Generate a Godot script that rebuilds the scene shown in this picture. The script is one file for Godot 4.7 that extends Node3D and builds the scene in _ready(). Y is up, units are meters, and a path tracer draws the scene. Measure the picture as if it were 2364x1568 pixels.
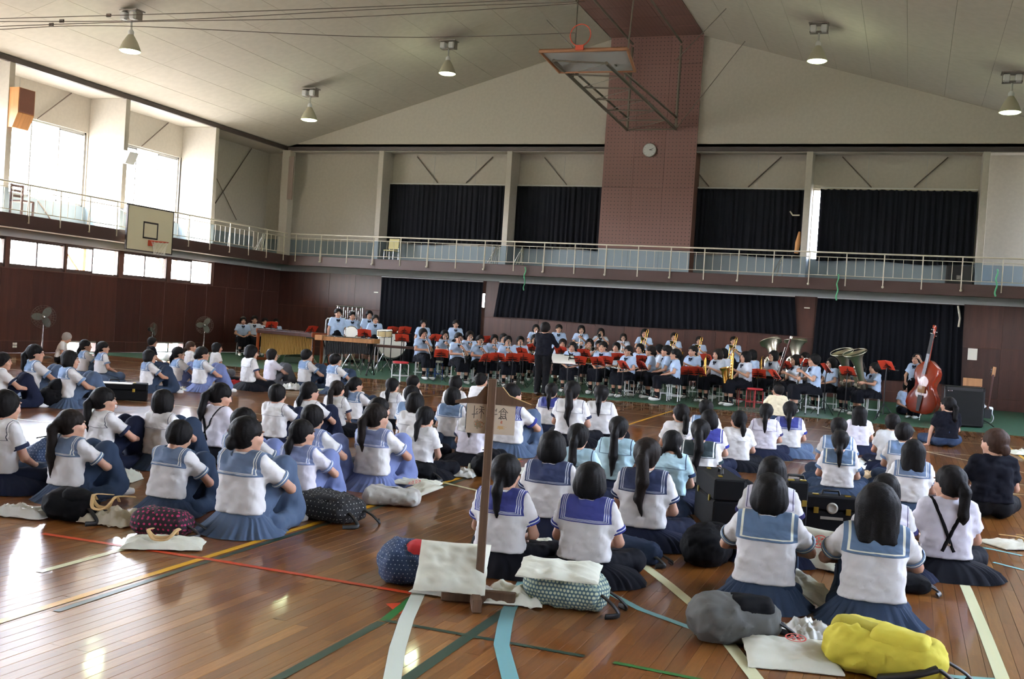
extends Node3D
# A school gymnasium: a wind band plays on a green mat while pupils listen from the floor.
const FOCAL := 2420.0
const EYE := Vector3(0, 1.5, 0)
const FAR_Z := -31.5
const LEFT_X := -20.8
const RIGHT_X := 5.3
const BACK_Z := 4.5
const RIDGE_X := -7.8
var view := Basis.from_euler(Vector3(-0.0142058, 0.3621951, 0.0642685), EULER_ORDER_YXZ)
var rng := RandomNumberGenerator.new()
var mats := {}
var used_names := {}

func ray(px: float, py: float) -> Vector3:
	return view * Vector3((px - 1182.0) / FOCAL, -(py - 784.0) / FOCAL, -1.0)
func on_height(px: float, py: float, y := 0.0) -> Vector3:
	var d := ray(px, py)
	return EYE + d * ((y - EYE.y) / d.y)
func on_z(px: float, py: float, z: float) -> Vector3:
	var d := ray(px, py)
	return EYE + d * (z / d.z)
func on_x(px: float, py: float, x: float) -> Vector3:
	var d := ray(px, py)
	return EYE + d * (x / d.x)
func to_pixel(p: Vector3) -> Vector2:
	var c := view.inverse() * (p - EYE)
	return Vector2(1182.0 + FOCAL * c.x / -c.z, 784.0 - FOCAL * c.y / -c.z)

# ---------------------------------------------------------------- mesh collector
class Shape:
	var v := PackedVector3Array()
	var n := PackedVector3Array()
	var uv := PackedVector2Array()
	var c := PackedColorArray()
	var ix := PackedInt32Array()
	var tint := Color(1, 1, 1)
	func vert(p: Vector3, nn: Vector3, u := Vector2.ZERO) -> int:
		v.append(p); n.append(nn); uv.append(u); c.append(tint)
		return v.size() - 1
	func tri(a: int, b: int, d: int) -> void:
		var g := (v[b] - v[a]).cross(v[d] - v[a])
		if g.dot(n[a] + n[b] + n[d]) > 0.0:
			ix.append(a); ix.append(d); ix.append(b)
		else:
			ix.append(a); ix.append(b); ix.append(d)
	func quad(a: Vector3, b: Vector3, d: Vector3, e: Vector3, nn := Vector3.ZERO, u0 := Vector2.ZERO, u1 := Vector2.ONE) -> Shape:
		if nn == Vector3.ZERO:
			nn = (b - a).cross(e - a).normalized()
		var i := vert(a, nn, u0)
		vert(b, nn, Vector2(u1.x, u0.y)); vert(d, nn, u1); vert(e, nn, Vector2(u0.x, u1.y))
		tri(i, i + 1, i + 2); tri(i, i + 2, i + 3)
		return self
	func box(at: Vector3, s: Vector3, b := Basis(), bevel := 0.0) -> Shape:
		var h := s * 0.5
		var k := minf(bevel, minf(h.x, minf(h.y, h.z)) * 0.45)
		for ax in 3:
			for sg in [-1.0, 1.0]:
				var nn := Vector3.ZERO; nn[ax] = sg
				var o := [(ax + 1) % 3, (ax + 2) % 3]
				var q := []
				for w in [[-1, -1], [1, -1], [1, 1], [-1, 1]]:
					var p := Vector3.ZERO
					p[ax] = sg * h[ax]; p[o[0]] = w[0] * (h[o[0]] - k); p[o[1]] = w[1] * (h[o[1]] - k)
					q.append(at + b * p)
				quad(q[0], q[1], q[2], q[3], b * nn, Vector2.ZERO, Vector2(s[o[0]], s[o[1]]))
		if k > 0.0:
			for ax in 3:
				var o := [(ax + 1) % 3, (ax + 2) % 3]
				for s1 in [-1.0, 1.0]:
					for s2 in [-1.0, 1.0]:
						var q := []
						for w in [[-1, 0], [1, 0], [1, 1], [-1, 1]]:
							var p := Vector3.ZERO
							p[ax] = w[0] * (h[ax] - k)
							p[o[0]] = s1 * (h[o[0]] - (k if w[1] == 1 else 0.0))
							p[o[1]] = s2 * (h[o[1]] - (0.0 if w[1] == 1 else k))
							q.append(at + b * p)
						var nn := Vector3.ZERO; nn[o[0]] = s1; nn[o[1]] = s2
						quad(q[0], q[1], q[2], q[3], b * nn.normalized())
		return self
	func smooth(v0: int, i0: int) -> void:
		for i in range(v0, v.size()):
			n[i] = Vector3.ZERO
		for i in range(i0, ix.size(), 3):
			var a := ix[i]; var b := ix[i + 1]; var d := ix[i + 2]
			var g := (v[d] - v[a]).cross(v[b] - v[a])
			n[a] += g; n[b] += g; n[d] += g
		for i in range(v0, v.size()):
			n[i] = n[i].normalized() if n[i].length() > 1e-12 else Vector3.UP
	# rings of points, each closed or open; orientation is set so that normals point away from the middle when closed
	func loft(rings: Array, closed := true, caps := true, us := 1.0, vs := 1.0) -> Shape:
		var v0 := v.size(); var i0 := ix.size()
		var m: int = rings[0].size()
		var cols := m + (1 if closed else 0)
		for j in rings.size():
			for k in cols:
				vert(rings[j][k % m], Vector3.ZERO, Vector2(us * k / (cols - 1.0), vs * j / (rings.size() - 1.0)))
		for j in rings.size() - 1:
			for k in cols - 1:
				var a := v0 + j * cols + k
				ix.append_array([a, a + 1, a + cols + 1, a, a + cols + 1, a + cols])
		var flip := false
		if closed:
			var vol := 0.0
			for i in range(i0, ix.size(), 3):
				vol += (v[ix[i]] - v[v0]).dot((v[ix[i + 1]] - v[v0]).cross(v[ix[i + 2]] - v[v0]))
			flip = vol > 0.0
		if flip:
			for i in range(i0, ix.size(), 3):
				var t := ix[i + 1]; ix[i + 1] = ix[i + 2]; ix[i + 2] = t
		smooth(v0, i0)
		if closed:   # weld the seam normals
			for j in rings.size():
				var a := v0 + j * cols
				var s := (n[a] + n[a + cols - 1]).normalized()
				n[a] = s; n[a + cols - 1] = s
		if closed and caps:
			for e in [0, rings.size() - 1]:
				var mid := Vector3.ZERO
				for p in rings[e]: mid += p
				mid /= m
				var inner := Vector3.ZERO
				for p in rings[1 if e == 0 else e - 1]: inner += p
				var nn := Vector3.ZERO
				for k in m:
					nn += (rings[e][k] - mid).cross(rings[e][(k + 1) % m] - mid)
				nn = nn.normalized()
				if nn.dot(mid - inner / m) < 0.0: nn = -nn
				var ci := vert(mid, nn)
				var f := v.size()
				for p in rings[e]: vert(p, nn)
				for k in m: tri(ci, f + k, f + (k + 1) % m)
		return self
	func tube(pts: Array, r, seg := 8, caps := true, flat := 1.0) -> Shape:
		var rings := []
		var side := Vector3.ZERO
		for i in pts.size():
			var t: Vector3 = (pts[mini(i + 1, pts.size() - 1)] - pts[maxi(i - 1, 0)]).normalized()
			if i == 0:
				side = t.cross(Vector3.UP if absf(t.y) < 0.9 else Vector3.RIGHT).normalized()
			else:
				side = (side - t * side.dot(t)).normalized()
			var up := side.cross(t)
			var rr: float = r[i] if r is Array else r
			var ring := PackedVector3Array()
			for k in seg:
				var a := TAU * k / seg
				ring.append(pts[i] + side * cos(a) * rr + up * sin(a) * rr * flat)
			rings.append(ring)
		return loft(rings, true, caps)
	func lathe(prof: Array, xf := Transform3D(), seg := 20, caps := true) -> Shape:
		var rings := []
		for p in prof:
			var ring := PackedVector3Array()
			for k in seg:
				var a := TAU * k / seg
				ring.append(xf * Vector3(cos(a) * p.x, p.y, sin(a) * p.x))
			rings.append(ring)
		return loft(rings, true, caps)
	func ball(at: Vector3, r: Vector3, b := Basis(), seg := 14, rows := 9) -> Shape:
		var prof := []
		for j in rows + 1:
			var a := -PI / 2 + PI * j / rows
			prof.append(Vector2(maxf(cos(a), 0.004), sin(a)))
		return lathe(prof, Transform3D(b * Basis.from_scale(r), at), seg, false)
	func prism(poly: PackedVector2Array, depth: float, xf := Transform3D()) -> Shape:
		var t := Geometry2D.triangulate_polygon(poly)
		for sg in [1.0, -1.0]:
			var nn := (xf.basis * Vector3(0, 0, sg)).normalized()
			var f := v.size()
			for p in poly: vert(xf * Vector3(p.x, p.y, sg * depth * 0.5), nn, p)
			for i in range(0, t.size(), 3): tri(f + t[i], f + t[i + 1], f + t[i + 2])
		var area := 0.0
		for i in poly.size():
			area += poly[i].cross(poly[(i + 1) % poly.size()])
		for i in poly.size():
			var a := poly[i]; var b := poly[(i + 1) % poly.size()]
			var e := (b - a).normalized()
			var nn := xf.basis * (Vector3(e.y, -e.x, 0) * signf(area))
			quad(xf * Vector3(a.x, a.y, depth / 2), xf * Vector3(b.x, b.y, depth / 2), xf * Vector3(b.x, b.y, -depth / 2), xf * Vector3(a.x, a.y, -depth / 2), nn.normalized())
		return self
	func add(o: Shape, xf := Transform3D()) -> Shape:
		var f := v.size()
		var mirror := xf.basis.determinant() < 0.0
		for i in o.v.size():
			v.append(xf * o.v[i]); n.append((xf.basis * o.n[i]).normalized()); uv.append(o.uv[i]); c.append(o.c[i])
		for i in range(0, o.ix.size(), 3):
			ix.append(f + o.ix[i])
			ix.append(f + o.ix[i + (2 if mirror else 1)])
			ix.append(f + o.ix[i + (1 if mirror else 2)])
		return self
	func mesh() -> ArrayMesh:
		var a := []
		a.resize(Mesh.ARRAY_MAX)
		a[Mesh.ARRAY_VERTEX] = v; a[Mesh.ARRAY_NORMAL] = n; a[Mesh.ARRAY_TEX_UV] = uv; a[Mesh.ARRAY_COLOR] = c; a[Mesh.ARRAY_INDEX] = ix
		var m := ArrayMesh.new()
		m.add_surface_from_arrays(Mesh.PRIMITIVE_TRIANGLES, a)
		return m

func sh() -> Shape:
	return Shape.new()
func bend(p: Array, n := 4) -> Array:   # a smooth curve through the points
	var out := []
	for i in p.size() - 1:
		var a: Vector3 = p[maxi(i - 1, 0)]; var b: Vector3 = p[i]; var c: Vector3 = p[i + 1]; var d: Vector3 = p[mini(i + 2, p.size() - 1)]
		for k in n: out.append(b.cubic_interpolate(c, a, d, float(k) / n))
	out.append(p[p.size() - 1])
	return out

# ---------------------------------------------------------------- nodes
func numbered(called: String) -> String:
	var k: int = used_names.get(called, 0)
	used_names[called] = k + 1
	return called if k == 0 else "%s_%03d" % [called, k]
func part(called: String, what, m: Material, parent: Node, at := Transform3D()) -> MeshInstance3D:
	var o := MeshInstance3D.new()
	o.name = called
	o.mesh = what.mesh() if what is Shape else what
	o.material_override = m
	o.transform = at
	parent.add_child(o, true)
	return o
func thing(called: String, label: String, category: String, at := Vector3.ZERO, turn := 0.0, group := "") -> Node3D:
	var o := Node3D.new()
	o.name = numbered(called)
	add_child(o)
	o.position = at
	o.rotation.y = turn
	o.set_meta("label", label); o.set_meta("category", category)
	if group: o.set_meta("group", group)
	return o
func single(called: String, what: Shape, m: Material, label: String, category: String, group := "", at := Transform3D()) -> MeshInstance3D:
	var o := part(numbered(called), what, m, self, at)
	o.set_meta("label", label); o.set_meta("category", category)
	if group: o.set_meta("group", group)
	return o
func setting(called: String, what: Shape, m: Material, label: String, category: String) -> MeshInstance3D:
	var o := part(called, what, m, self)
	o.set_meta("kind", "structure"); o.set_meta("label", label); o.set_meta("category", category)
	return o
func turned(x := 0.0, y := 0.0, z := 0.0) -> Basis:
	return Basis.from_euler(Vector3(x, y, z))
func V(x: float, y: float, z: float) -> Vector3:
	return Vector3(x, y, z)

# ---------------------------------------------------------------- materials
func rgb(r: float, g: float, b: float) -> Color:
	return Color(r / 255.0, g / 255.0, b / 255.0)
func mat(key: String, col: Color, rough := 0.7, metal := 0.0) -> StandardMaterial3D:
	if mats.has(key): return mats[key]
	var m := StandardMaterial3D.new()
	m.resource_name = key
	m.albedo_color = col; m.roughness = rough; m.metallic = metal
	m.cull_mode = BaseMaterial3D.CULL_DISABLED
	mats[key] = m
	return m
func noise_tex(freq: float, oct: int, lo: Color, hi: Color, size := 256, sd := 1, normal := false, bump := 2.0) -> NoiseTexture2D:
	var nz := FastNoiseLite.new()
	nz.seed = sd; nz.frequency = freq; nz.fractal_octaves = oct; nz.noise_type = FastNoiseLite.TYPE_SIMPLEX_SMOOTH
	var t := NoiseTexture2D.new()
	t.width = size; t.height = size; t.seamless = true; t.noise = nz
	if normal:
		t.as_normal_map = true; t.bump_strength = bump
	else:
		var g := Gradient.new()
		g.set_color(0, lo); g.set_color(1, hi)
		t.color_ramp = g
	return t
func grain(m: StandardMaterial3D, tex: Texture2D, scale: Vector3, world := true) -> StandardMaterial3D:
	m.albedo_texture = tex
	m.uv1_triplanar = true; m.uv1_world_triplanar = world; m.uv1_scale = scale; m.uv1_triplanar_sharpness = 4.0
	return m
func relief(m: StandardMaterial3D, tex: Texture2D, amount := 1.0) -> StandardMaterial3D:
	m.normal_enabled = true; m.normal_texture = tex; m.normal_scale = amount
	return m
func grain_image(w: int, h: int, dark: Color, light: Color, streak: float, sd: int) -> ImageTexture:
	var im := Image.create(w, h, false, Image.FORMAT_RGB8)
	var nz := FastNoiseLite.new(); nz.seed = sd; nz.frequency = 0.02; nz.fractal_octaves = 3
	for y in h:
		for x in w:
			var a := nz.get_noise_2d(x, y * streak) * 0.5 + 0.5
			var b := nz.get_noise_2d(x * 6.0 + 900.0, y * streak * 3.0) * 0.5 + 0.5
			im.set_pixel(x, y, dark.lerp(light, clampf(a * 0.7 + b * 0.3, 0, 1)))
	return ImageTexture.create_from_image(im)

# ---------------------------------------------------------------- camera, sky, lights
func make_view() -> void:
	var cam := Camera3D.new()
	cam.name = "camera"
	cam.transform = Transform3D(view, EYE)
	cam.fov = rad_to_deg(2.0 * atan(784.0 / FOCAL))
	cam.near = 0.05; cam.far = 300.0
	add_child(cam)
	var e := Environment.new()
	e.background_mode = Environment.BG_SKY
	var s := ProceduralSkyMaterial.new()
	s.sky_top_color = Color(0.74, 0.8, 0.9); s.sky_horizon_color = Color(0.97, 0.97, 0.98)
	s.ground_bottom_color = Color(0.5, 0.48, 0.45); s.ground_horizon_color = Color(0.8, 0.8, 0.8)
	s.sun_angle_max = 1.0
	s.sky_energy_multiplier = SKY; s.ground_energy_multiplier = SKY * 0.5
	e.sky = Sky.new(); e.sky.sky_material = s
	e.tonemap_mode = Environment.TONE_MAPPER_LINEAR
	e.tonemap_exposure = EXPOSURE
	e.sdfgi_enabled = true; e.ssao_enabled = true; e.ssil_enabled = true
	var w := WorldEnvironment.new()
	w.name = "surroundings"; w.environment = e
	add_child(w)
	var sun := DirectionalLight3D.new()
	sun.name = "sun"
	sun.light_color = Color(1.0, 0.97, 0.92); sun.light_energy = SUN
	sun.light_angular_distance = 0.6; sun.shadow_enabled = true
	sun.sky_mode = DirectionalLight3D.SKY_MODE_LIGHT_ONLY
	add_child(sun)
	sun.look_at_from_position(Vector3(-50, 62, 12), Vector3.ZERO, Vector3.UP)
const SKY := 9.0
const SUN := 150.0
const EXPOSURE := 0.46

# ---------------------------------------------------------------- shared materials
func make_materials() -> void:
	var fine := noise_tex(0.05, 4, Color(0.95, 0.95, 0.95), Color(1, 1, 1), 256, 3)
	var weave := noise_tex(0.35, 2, Color.BLACK, Color.WHITE, 128, 8, true, 3.0)
	mats["weave_tex"] = weave
	grain(mat("plaster", rgb(194, 187, 176), 0.85), fine, V(0.6, 0.6, 0.6))
	grain(mat("ceiling", rgb(200, 192, 180), 0.8), fine, V(0.3, 0.3, 0.3))
	mat("dado", rgb(128, 141, 149), 0.6)
	mat("trim_dark", rgb(42, 32, 30), 0.55)
	mat("fascia", rgb(64, 43, 39), 0.5)
	mat("beam_grey", rgb(176, 178, 178), 0.7)
	mat("steel_cream", rgb(205, 196, 176), 0.45)
	mat("steel_white", rgb(218, 220, 220), 0.35)
	mat("rod", rgb(88, 76, 68), 0.5)
	mat("aluminium", rgb(190, 190, 188), 0.35, 0.7)
	mat("frame_dark", rgb(74, 58, 52), 0.5)
	mat("black_plastic", rgb(15, 15, 17), 0.5)
	mat("black_metal", rgb(28, 28, 30), 0.35, 0.5)
	mat("chrome", rgb(205, 206, 208), 0.16, 1.0)
	mat("brass", rgb(222, 176, 92), 0.2, 1.0)
	mat("silver_plate", rgb(226, 218, 196), 0.3, 1.0)
	mat("rubber", rgb(30, 30, 30), 0.85)
	mat("red_panel", rgb(184, 52, 28), 0.65)
	mat("paper", rgb(236, 232, 220), 0.8)
	mat("outside_ground", rgb(196, 188, 172), 0.95)
	mat("outside_wall", rgb(176, 120, 92), 0.9)
	var gl := mat("pane", Color(0.9, 0.95, 0.96, 0.1), 0.03)
	gl.transparency = BaseMaterial3D.TRANSPARENCY_ALPHA
	var wood := grain_image(256, 256, rgb(170, 160, 155), rgb(255, 255, 255), 0.08, 5)
	for k in 3:
		var m := mat("wall_wood_%d" % k, [rgb(80, 46, 38), rgb(74, 42, 35), rgb(85, 49, 40)][k], 0.38)
		grain(m, wood, V(0.9, 0.9, 0.9))
	grain(mat("bare_wood", rgb(196, 140, 84), 0.5), wood, V(2, 2, 2), false)
	grain(mat("old_wood", rgb(112, 86, 62), 0.7), wood, V(3, 3, 3), false)
	grain(mat("orange_wood", rgb(186, 92, 44), 0.4), wood, V(2, 2, 2), false)
	# perforated acoustic board
	var im := Image.create(256, 256, false, Image.FORMAT_RGB8)
	im.fill(Color(1, 1, 1))
	for j in 8:
		for i in 8:
			for y in 9:
				for x in 9:
					if Vector2(x - 4, y - 4).length() < 4.2:
						im.set_pixel(i * 32 + 12 + x, j * 32 + 12 + y, Color(0.35, 0.3, 0.3))
	grain(mat("perforated", rgb(102, 72, 65), 0.6), ImageTexture.create_from_image(im), V(1.1, 1.1, 1.1))
	# curtains
	var cur := mat("curtain", rgb(15, 16, 22), 0.9)
	cur.metallic_specular = 0.25
	var gm := mat("green_mat", rgb(62, 108, 84), 0.42)
	grain(gm, noise_tex(0.03, 4, Color(0.8, 0.8, 0.8), Color(1, 1, 1), 256, 12), V(0.8, 0.8, 0.8))
	# varnished floorboards
	var fl := mat("floorboard", Color(1, 1, 1), 0.3)
	fl.vertex_color_use_as_albedo = true
	fl.albedo_texture = grain_image(512, 64, rgb(188, 170, 150), rgb(255, 255, 255), 3.0, 9)
	fl.clearcoat_enabled = true; fl.clearcoat = 0.85; fl.clearcoat_roughness = 0.06
	relief(fl, noise_tex(0.012, 2, Color.BLACK, Color.WHITE, 256, 21, true, 1.2), 0.12)
	fl.uv1_scale = V(0.5, 1, 1)

# ---------------------------------------------------------------- floor
func board_shape(length: float, width: float, col: Color, u0: float) -> Shape:
	var s := sh()
	s.tint = col
	var w := width / 2 - 0.0004
	var l := length / 2 - 0.0004
	var b := 0.0012
	s.quad(V(-w + b, 0, -l), V(w - b, 0, -l), V(w - b, 0, l), V(-w + b, 0, l), Vector3.UP, Vector2(0, 0), Vector2(1, 1))
	for i in 4:   # grain runs along the board
		s.uv[i] = Vector2(u0 + (0.0 if i < 2 else length * 0.6), u0 + (0.0 if i in [0, 3] else 0.7))
	for sg in [-1.0, 1.0]:
		s.quad(V(sg * (w - b), 0, -l), V(sg * w, -b, -l), V(sg * w, -b, l), V(sg * (w - b), 0, l), V(sg * 0.7, 0.7, 0))
		s.quad(V(sg * w, -b, -l), V(sg * w, -0.012, -l), V(sg * w, -0.012, l), V(sg * w, -b, l), V(sg, 0, 0))
	return s
func make_floor() -> void:
	var slab := sh().box(V((LEFT_X + RIGHT_X) / 2 - 0.6, -0.112, (FAR_Z + BACK_Z) / 2), V(29.5, 0.2, 38.0))
	var floor_node := setting("floor", slab, mat("subfloor", rgb(70, 45, 28), 0.8), "varnished brown strip floor with coloured court lines", "floor")
	var tones := []
	for k in 7:
		var t: float = k / 6.0
		tones.append(Color(0.25, 0.09, 0.018).lerp(Color(0.50, 0.225, 0.06), t * t * 0.75 + t * 0.25))
	var lengths := [0.75, 1.05, 1.35, 1.8]
	var width := 0.072
	var variants := {}
	var rest := sh()
	var near := []
	var rows := int((RIGHT_X - LEFT_X) / width)
	rng.seed = 77
	for r in rows:
		var x := LEFT_X + (r + 0.5) * width
		var z := BACK_Z + rng.randf() * 1.2
		while z > -22.6:
			var li := rng.randi() % 4
			var l: float = lengths[li]
			var k := clampi(int(rng.randfn(3.0, 1.5)), 0, 6)
			var c := V(x, 0, z - l / 2)
			z -= l
			if c.z > BACK_Z - l / 2: continue
			var tilt := Basis.from_euler(V(rng.randfn(0, 0.0006), 0, rng.randfn(0, 0.0025)))
			var px := to_pixel(c) if c.z < -2.6 else Vector2(-999, -999)
			var seen := c.z < -2.6 and px.x > -40 and px.x < 2400 and px.y < 1620
			near.append([c.distance_to(EYE) if seen else 1e6 + near.size(), c, li, k, tilt])
	near.sort_custom(func(a, b): return a[0] < b[0])
	for i in near.size():
		var q: Array = near[i]
		var key := "%d_%d" % [q[2], q[3]]
		if not variants.has(key):
			var s := board_shape(lengths[q[2]], width, tones[q[3]], q[2] * 0.31 + q[3] * 0.17)
			variants[key] = [s, s.mesh()]
		if i < 300:
			part("floorboard", variants[key][1], mats["floorboard"], floor_node, Transform3D(q[4], q[1]))
		else:
			rest.add(variants[key][0], Transform3D(q[4], q[1]))
	var bulk := part("floorboards_beyond", rest, mats["floorboard"], floor_node)
	bulk.set_meta("kind", "stuff")
	# painted and taped court lines, as polylines on the boards
	var paint := {
		"yellow": rgb(214, 160, 30), "cream": rgb(222, 220, 176), "red": rgb(196, 66, 34), "green": rgb(38, 104, 48), "dark_green": rgb(40, 66, 56),
		"white": rgb(216, 222, 206), "cyan": rgb(124, 176, 178), "teal": rgb(70, 120, 116)}
	for p in paint: mat("line_" + p, paint[p], 0.35)
	var lines := [
		["yellow", 0.05, [[-3.76, 4.0], [-3.78, -3.6], [-3.87, -7.0], [-4.1, -14.0], [-4.34, -22.0]]],
		["dark_green", 0.04, [[-3.70, -3.9], [-3.75, -5.0], [-3.80, -7.0], [-3.9, -10.0]]],
		["yellow", 0.05, [[1.56, -22.0], [1.70, -17.0], [1.8, -14.0]]],
		["cream", 0.05, [[-4.31, -4.4], [-4.35, -5.6], [-4.5, -10.5]]],
		["red", 0.045, [[-5.0, -5.12], [-3.7, -5.17], [-2.44, -5.17]]],
		["red", 0.08, [[-2.44, -4.93], [-2.30, -4.80]]],
		["dark_green", 0.05, [[-2.26, -2.0], [-2.31, -3.66], [-2.33, -4.6]]],
		["green", 0.05, [[-2.33, -4.62], [-2.40, -5.1]]],
		["dark_green", 0.06, [[-1.84, -3.2], [-1.86, -4.0], [-1.89, -5.4]]],
		["dark_green", 0.035, [[-2.33, -4.63], [-1.3, -4.63]]],
		["green", 0.035, [[-1.16, -4.62], [-0.3, -4.57]]],
		["white", 0.075, [[-1.6, -3.2], [-1.76, -3.55], [-1.92, -3.92], [-2.08, -4.28], [-2.25, -4.71], [-2.42, -5.2]]],
		["cyan", 0.075, [[-1.0, -3.5], [-1.28, -3.82], [-1.49, -4.17], [-1.69, -4.58], [-1.80, -4.91], [-1.87, -5.14], [-2.0, -5.7], [-2.12, -6.28], [-2.19, -6.7], [-2.25, -7.2]]],
		["cyan", 0.05, [[-1.75, -6.1], [-1.58, -5.89], [-1.27, -5.58], [-0.89, -5.34], [-0.55, -5.24], [-0.25, -5.22], [0.31, -5.29], [0.9, -5.5]]],
		["cyan", 0.045, [[0.5, -9.0], [0.72, -8.91], [0.9, -8.8]]],
		["cyan", 0.04, [[0.67, -8.37], [1.0, -8.1]]],
		["cream", 0.07, [[-1.75, -7.05], [-1.56, -6.73], [-1.26, -6.24], [-0.97, -5.74], [-0.72, -5.18], [-0.54, -4.75], [-0.4, -4.3]]],
		["cream", 0.065, [[0.36, -8.6], [0.44, -7.3], [0.48, -6.2], [0.52, -4.8]]],
		["cream", 0.05, [[-4.05, -8.9], [-3.46, -8.62], [-2.6, -8.4], [-1.4, -8.2]]],
		["dark_green", 0.04, [[-4.6, -8.95], [-4.05, -8.92]]],
		["cream", 0.025, [[-20.5, -17.9], [-10.0, -18.6], [2.0, -19.4]]],
		["cream", 0.025, [[-20.5, -15.3], [-10.0, -16.2], [5.0, -17.2]]],
		["cream", 0.025, [[-20.5, -20.5], [-10.0, -20.7], [-2.0, -20.9]]],
		["cream", 0.03, [[-9.0, -13.5], [0.0, -13.6], [5.0, -13.9]]],
		["cream", 0.03, [[0.0, -12.6], [5.0, -13.0]]],
		["cream", 0.03, [[-16.0, -12.4], [-7.0, -12.7], [-3.2, -12.8]]],
		["cream", 0.03, [[-14.0, -9.4], [-7.0, -9.7]]],
		["cream", 0.03, [[-1.4, -20.0], [0.1, -17.2], [1.6, -15.0]]],
		["teal", 0.12, [[0.1, -21.9], [0.15, -20.8]]],
	]
	var h := 0.0022
	for ln in lines:
		var s := sh()
		var l := []; var rr := []
		for i in ln[2].size():
			var a: Array = ln[2][maxi(i - 1, 0)]
			var b: Array = ln[2][mini(i + 1, ln[2].size() - 1)]
			var d: Vector2 = Vector2(b[0] - a[0], b[1] - a[1]).normalized().orthogonal() * (ln[1] / 2)
			l.append(V(ln[2][i][0] + d.x, h, ln[2][i][1] + d.y)); rr.append(V(ln[2][i][0] - d.x, h, ln[2][i][1] - d.y))
		for i in l.size() - 1:
			s.quad(l[i], rr[i], rr[i + 1], l[i + 1], Vector3.UP)
		h += 0.00004
		part("court_line", s, mats["line_" + ln[0]], floor_node).set_meta("label", ln[0].replace("_", " ") + " court line")
	var m := sh().box(V((LEFT_X + RIGHT_X) / 2 + 0.02, 0.004, (FAR_Z - 22.1) / 2), V(25.9, 0.008, FAR_Z * -1 - 22.1 - 0.06), Basis(), 0.003)
	single("floor_mat", m, mats["green_mat"], "long green vinyl sheet spread under the band", "mat")

# ---------------------------------------------------------------- walls
func wall_boxes(parts: Array) -> Shape:   # each: [min, max]
	var s := sh()
	for q in parts: s.box((q[0] + q[1]) / 2, (q[1] - q[0]).abs())
	return s
func wood_panels(parent: Node, along_x: bool, from: float, to: float, y0: float, y1: float, plane: float, wide := 0.98, holes := []) -> void:
	var count := maxi(1, roundi(absf(to - from) / wide))
	var w := absf(to - from) / count
	var lo := minf(from, to)
	for i in count:
		var mid := lo + (i + 0.5) * w
		var skip := false
		for q in holes:
			if mid + w * 0.5 > q[0] + 0.02 and mid - w * 0.5 < q[1] - 0.02: skip = true
		if skip: continue
		var size := V(w - 0.006, y1 - y0 - 0.006, 0.02) if along_x else V(0.02, y1 - y0 - 0.006, w - 0.006)
		var key := "panel_%.3f_%.3f_%s" % [w, y1 - y0, along_x]
		if not mats.has(key): mats[key] = sh().box(Vector3.ZERO, size, Basis(), 0.002).mesh()
		var p := V(mid, (y0 + y1) / 2, plane) if along_x else V(plane, (y0 + y1) / 2, mid)
		part("wood_panel", mats[key], mats["wall_wood_%d" % [(i * 7 + int(y0 * 10)) % 3]], parent, Transform3D(Basis(), p))
func window_unit(n: int, x: float, z0: float, z1: float, y0: float, y1: float, sashes: int, label: String, open_sash := -1, fm := "aluminium") -> void:
	var d := 0.05
	var s := sh()
	var zc := (z0 + z1) / 2; var yc := (y0 + y1) / 2
	var wz := absf(z1 - z0)
	s.box(V(x, y0 + d / 2, zc), V(0.09, d, wz)); s.box(V(x, y1 - d / 2, zc), V(0.09, d, wz))
	for e in [z0, z1]: s.box(V(x, yc, lerpf(e, zc, 0.02)), V(0.09, y1 - y0, d))
	var o := setting("window_%d" % n, s, mats[fm], label, "window")
	for i in sashes:
		var a := lerpf(z0, z1, float(i) / sashes); var b := lerpf(z0, z1, float(i + 1) / sashes)
		if i == open_sash: continue
		var off := 0.018 if i % 2 == 0 else -0.018
		var f := sh()
		var zz := (a + b) / 2
		f.box(V(x + off, y0 + 0.07, zz), V(0.025, 0.045, absf(b - a))); f.box(V(x + off, y1 - 0.07, zz), V(0.025, 0.045, absf(b - a)))
		for e in [a, b]: f.box(V(x + off, yc, lerpf(e, zz, 0.03)), V(0.025, y1 - y0 - 0.1, 0.04))
		var sash := part("sash", f, mats[fm], o)
		part("pane", sh().box(V(x + off, yc, zz), V(0.004, y1 - y0 - 0.16, absf(b - a) - 0.06)), mats["pane"], sash)
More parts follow.
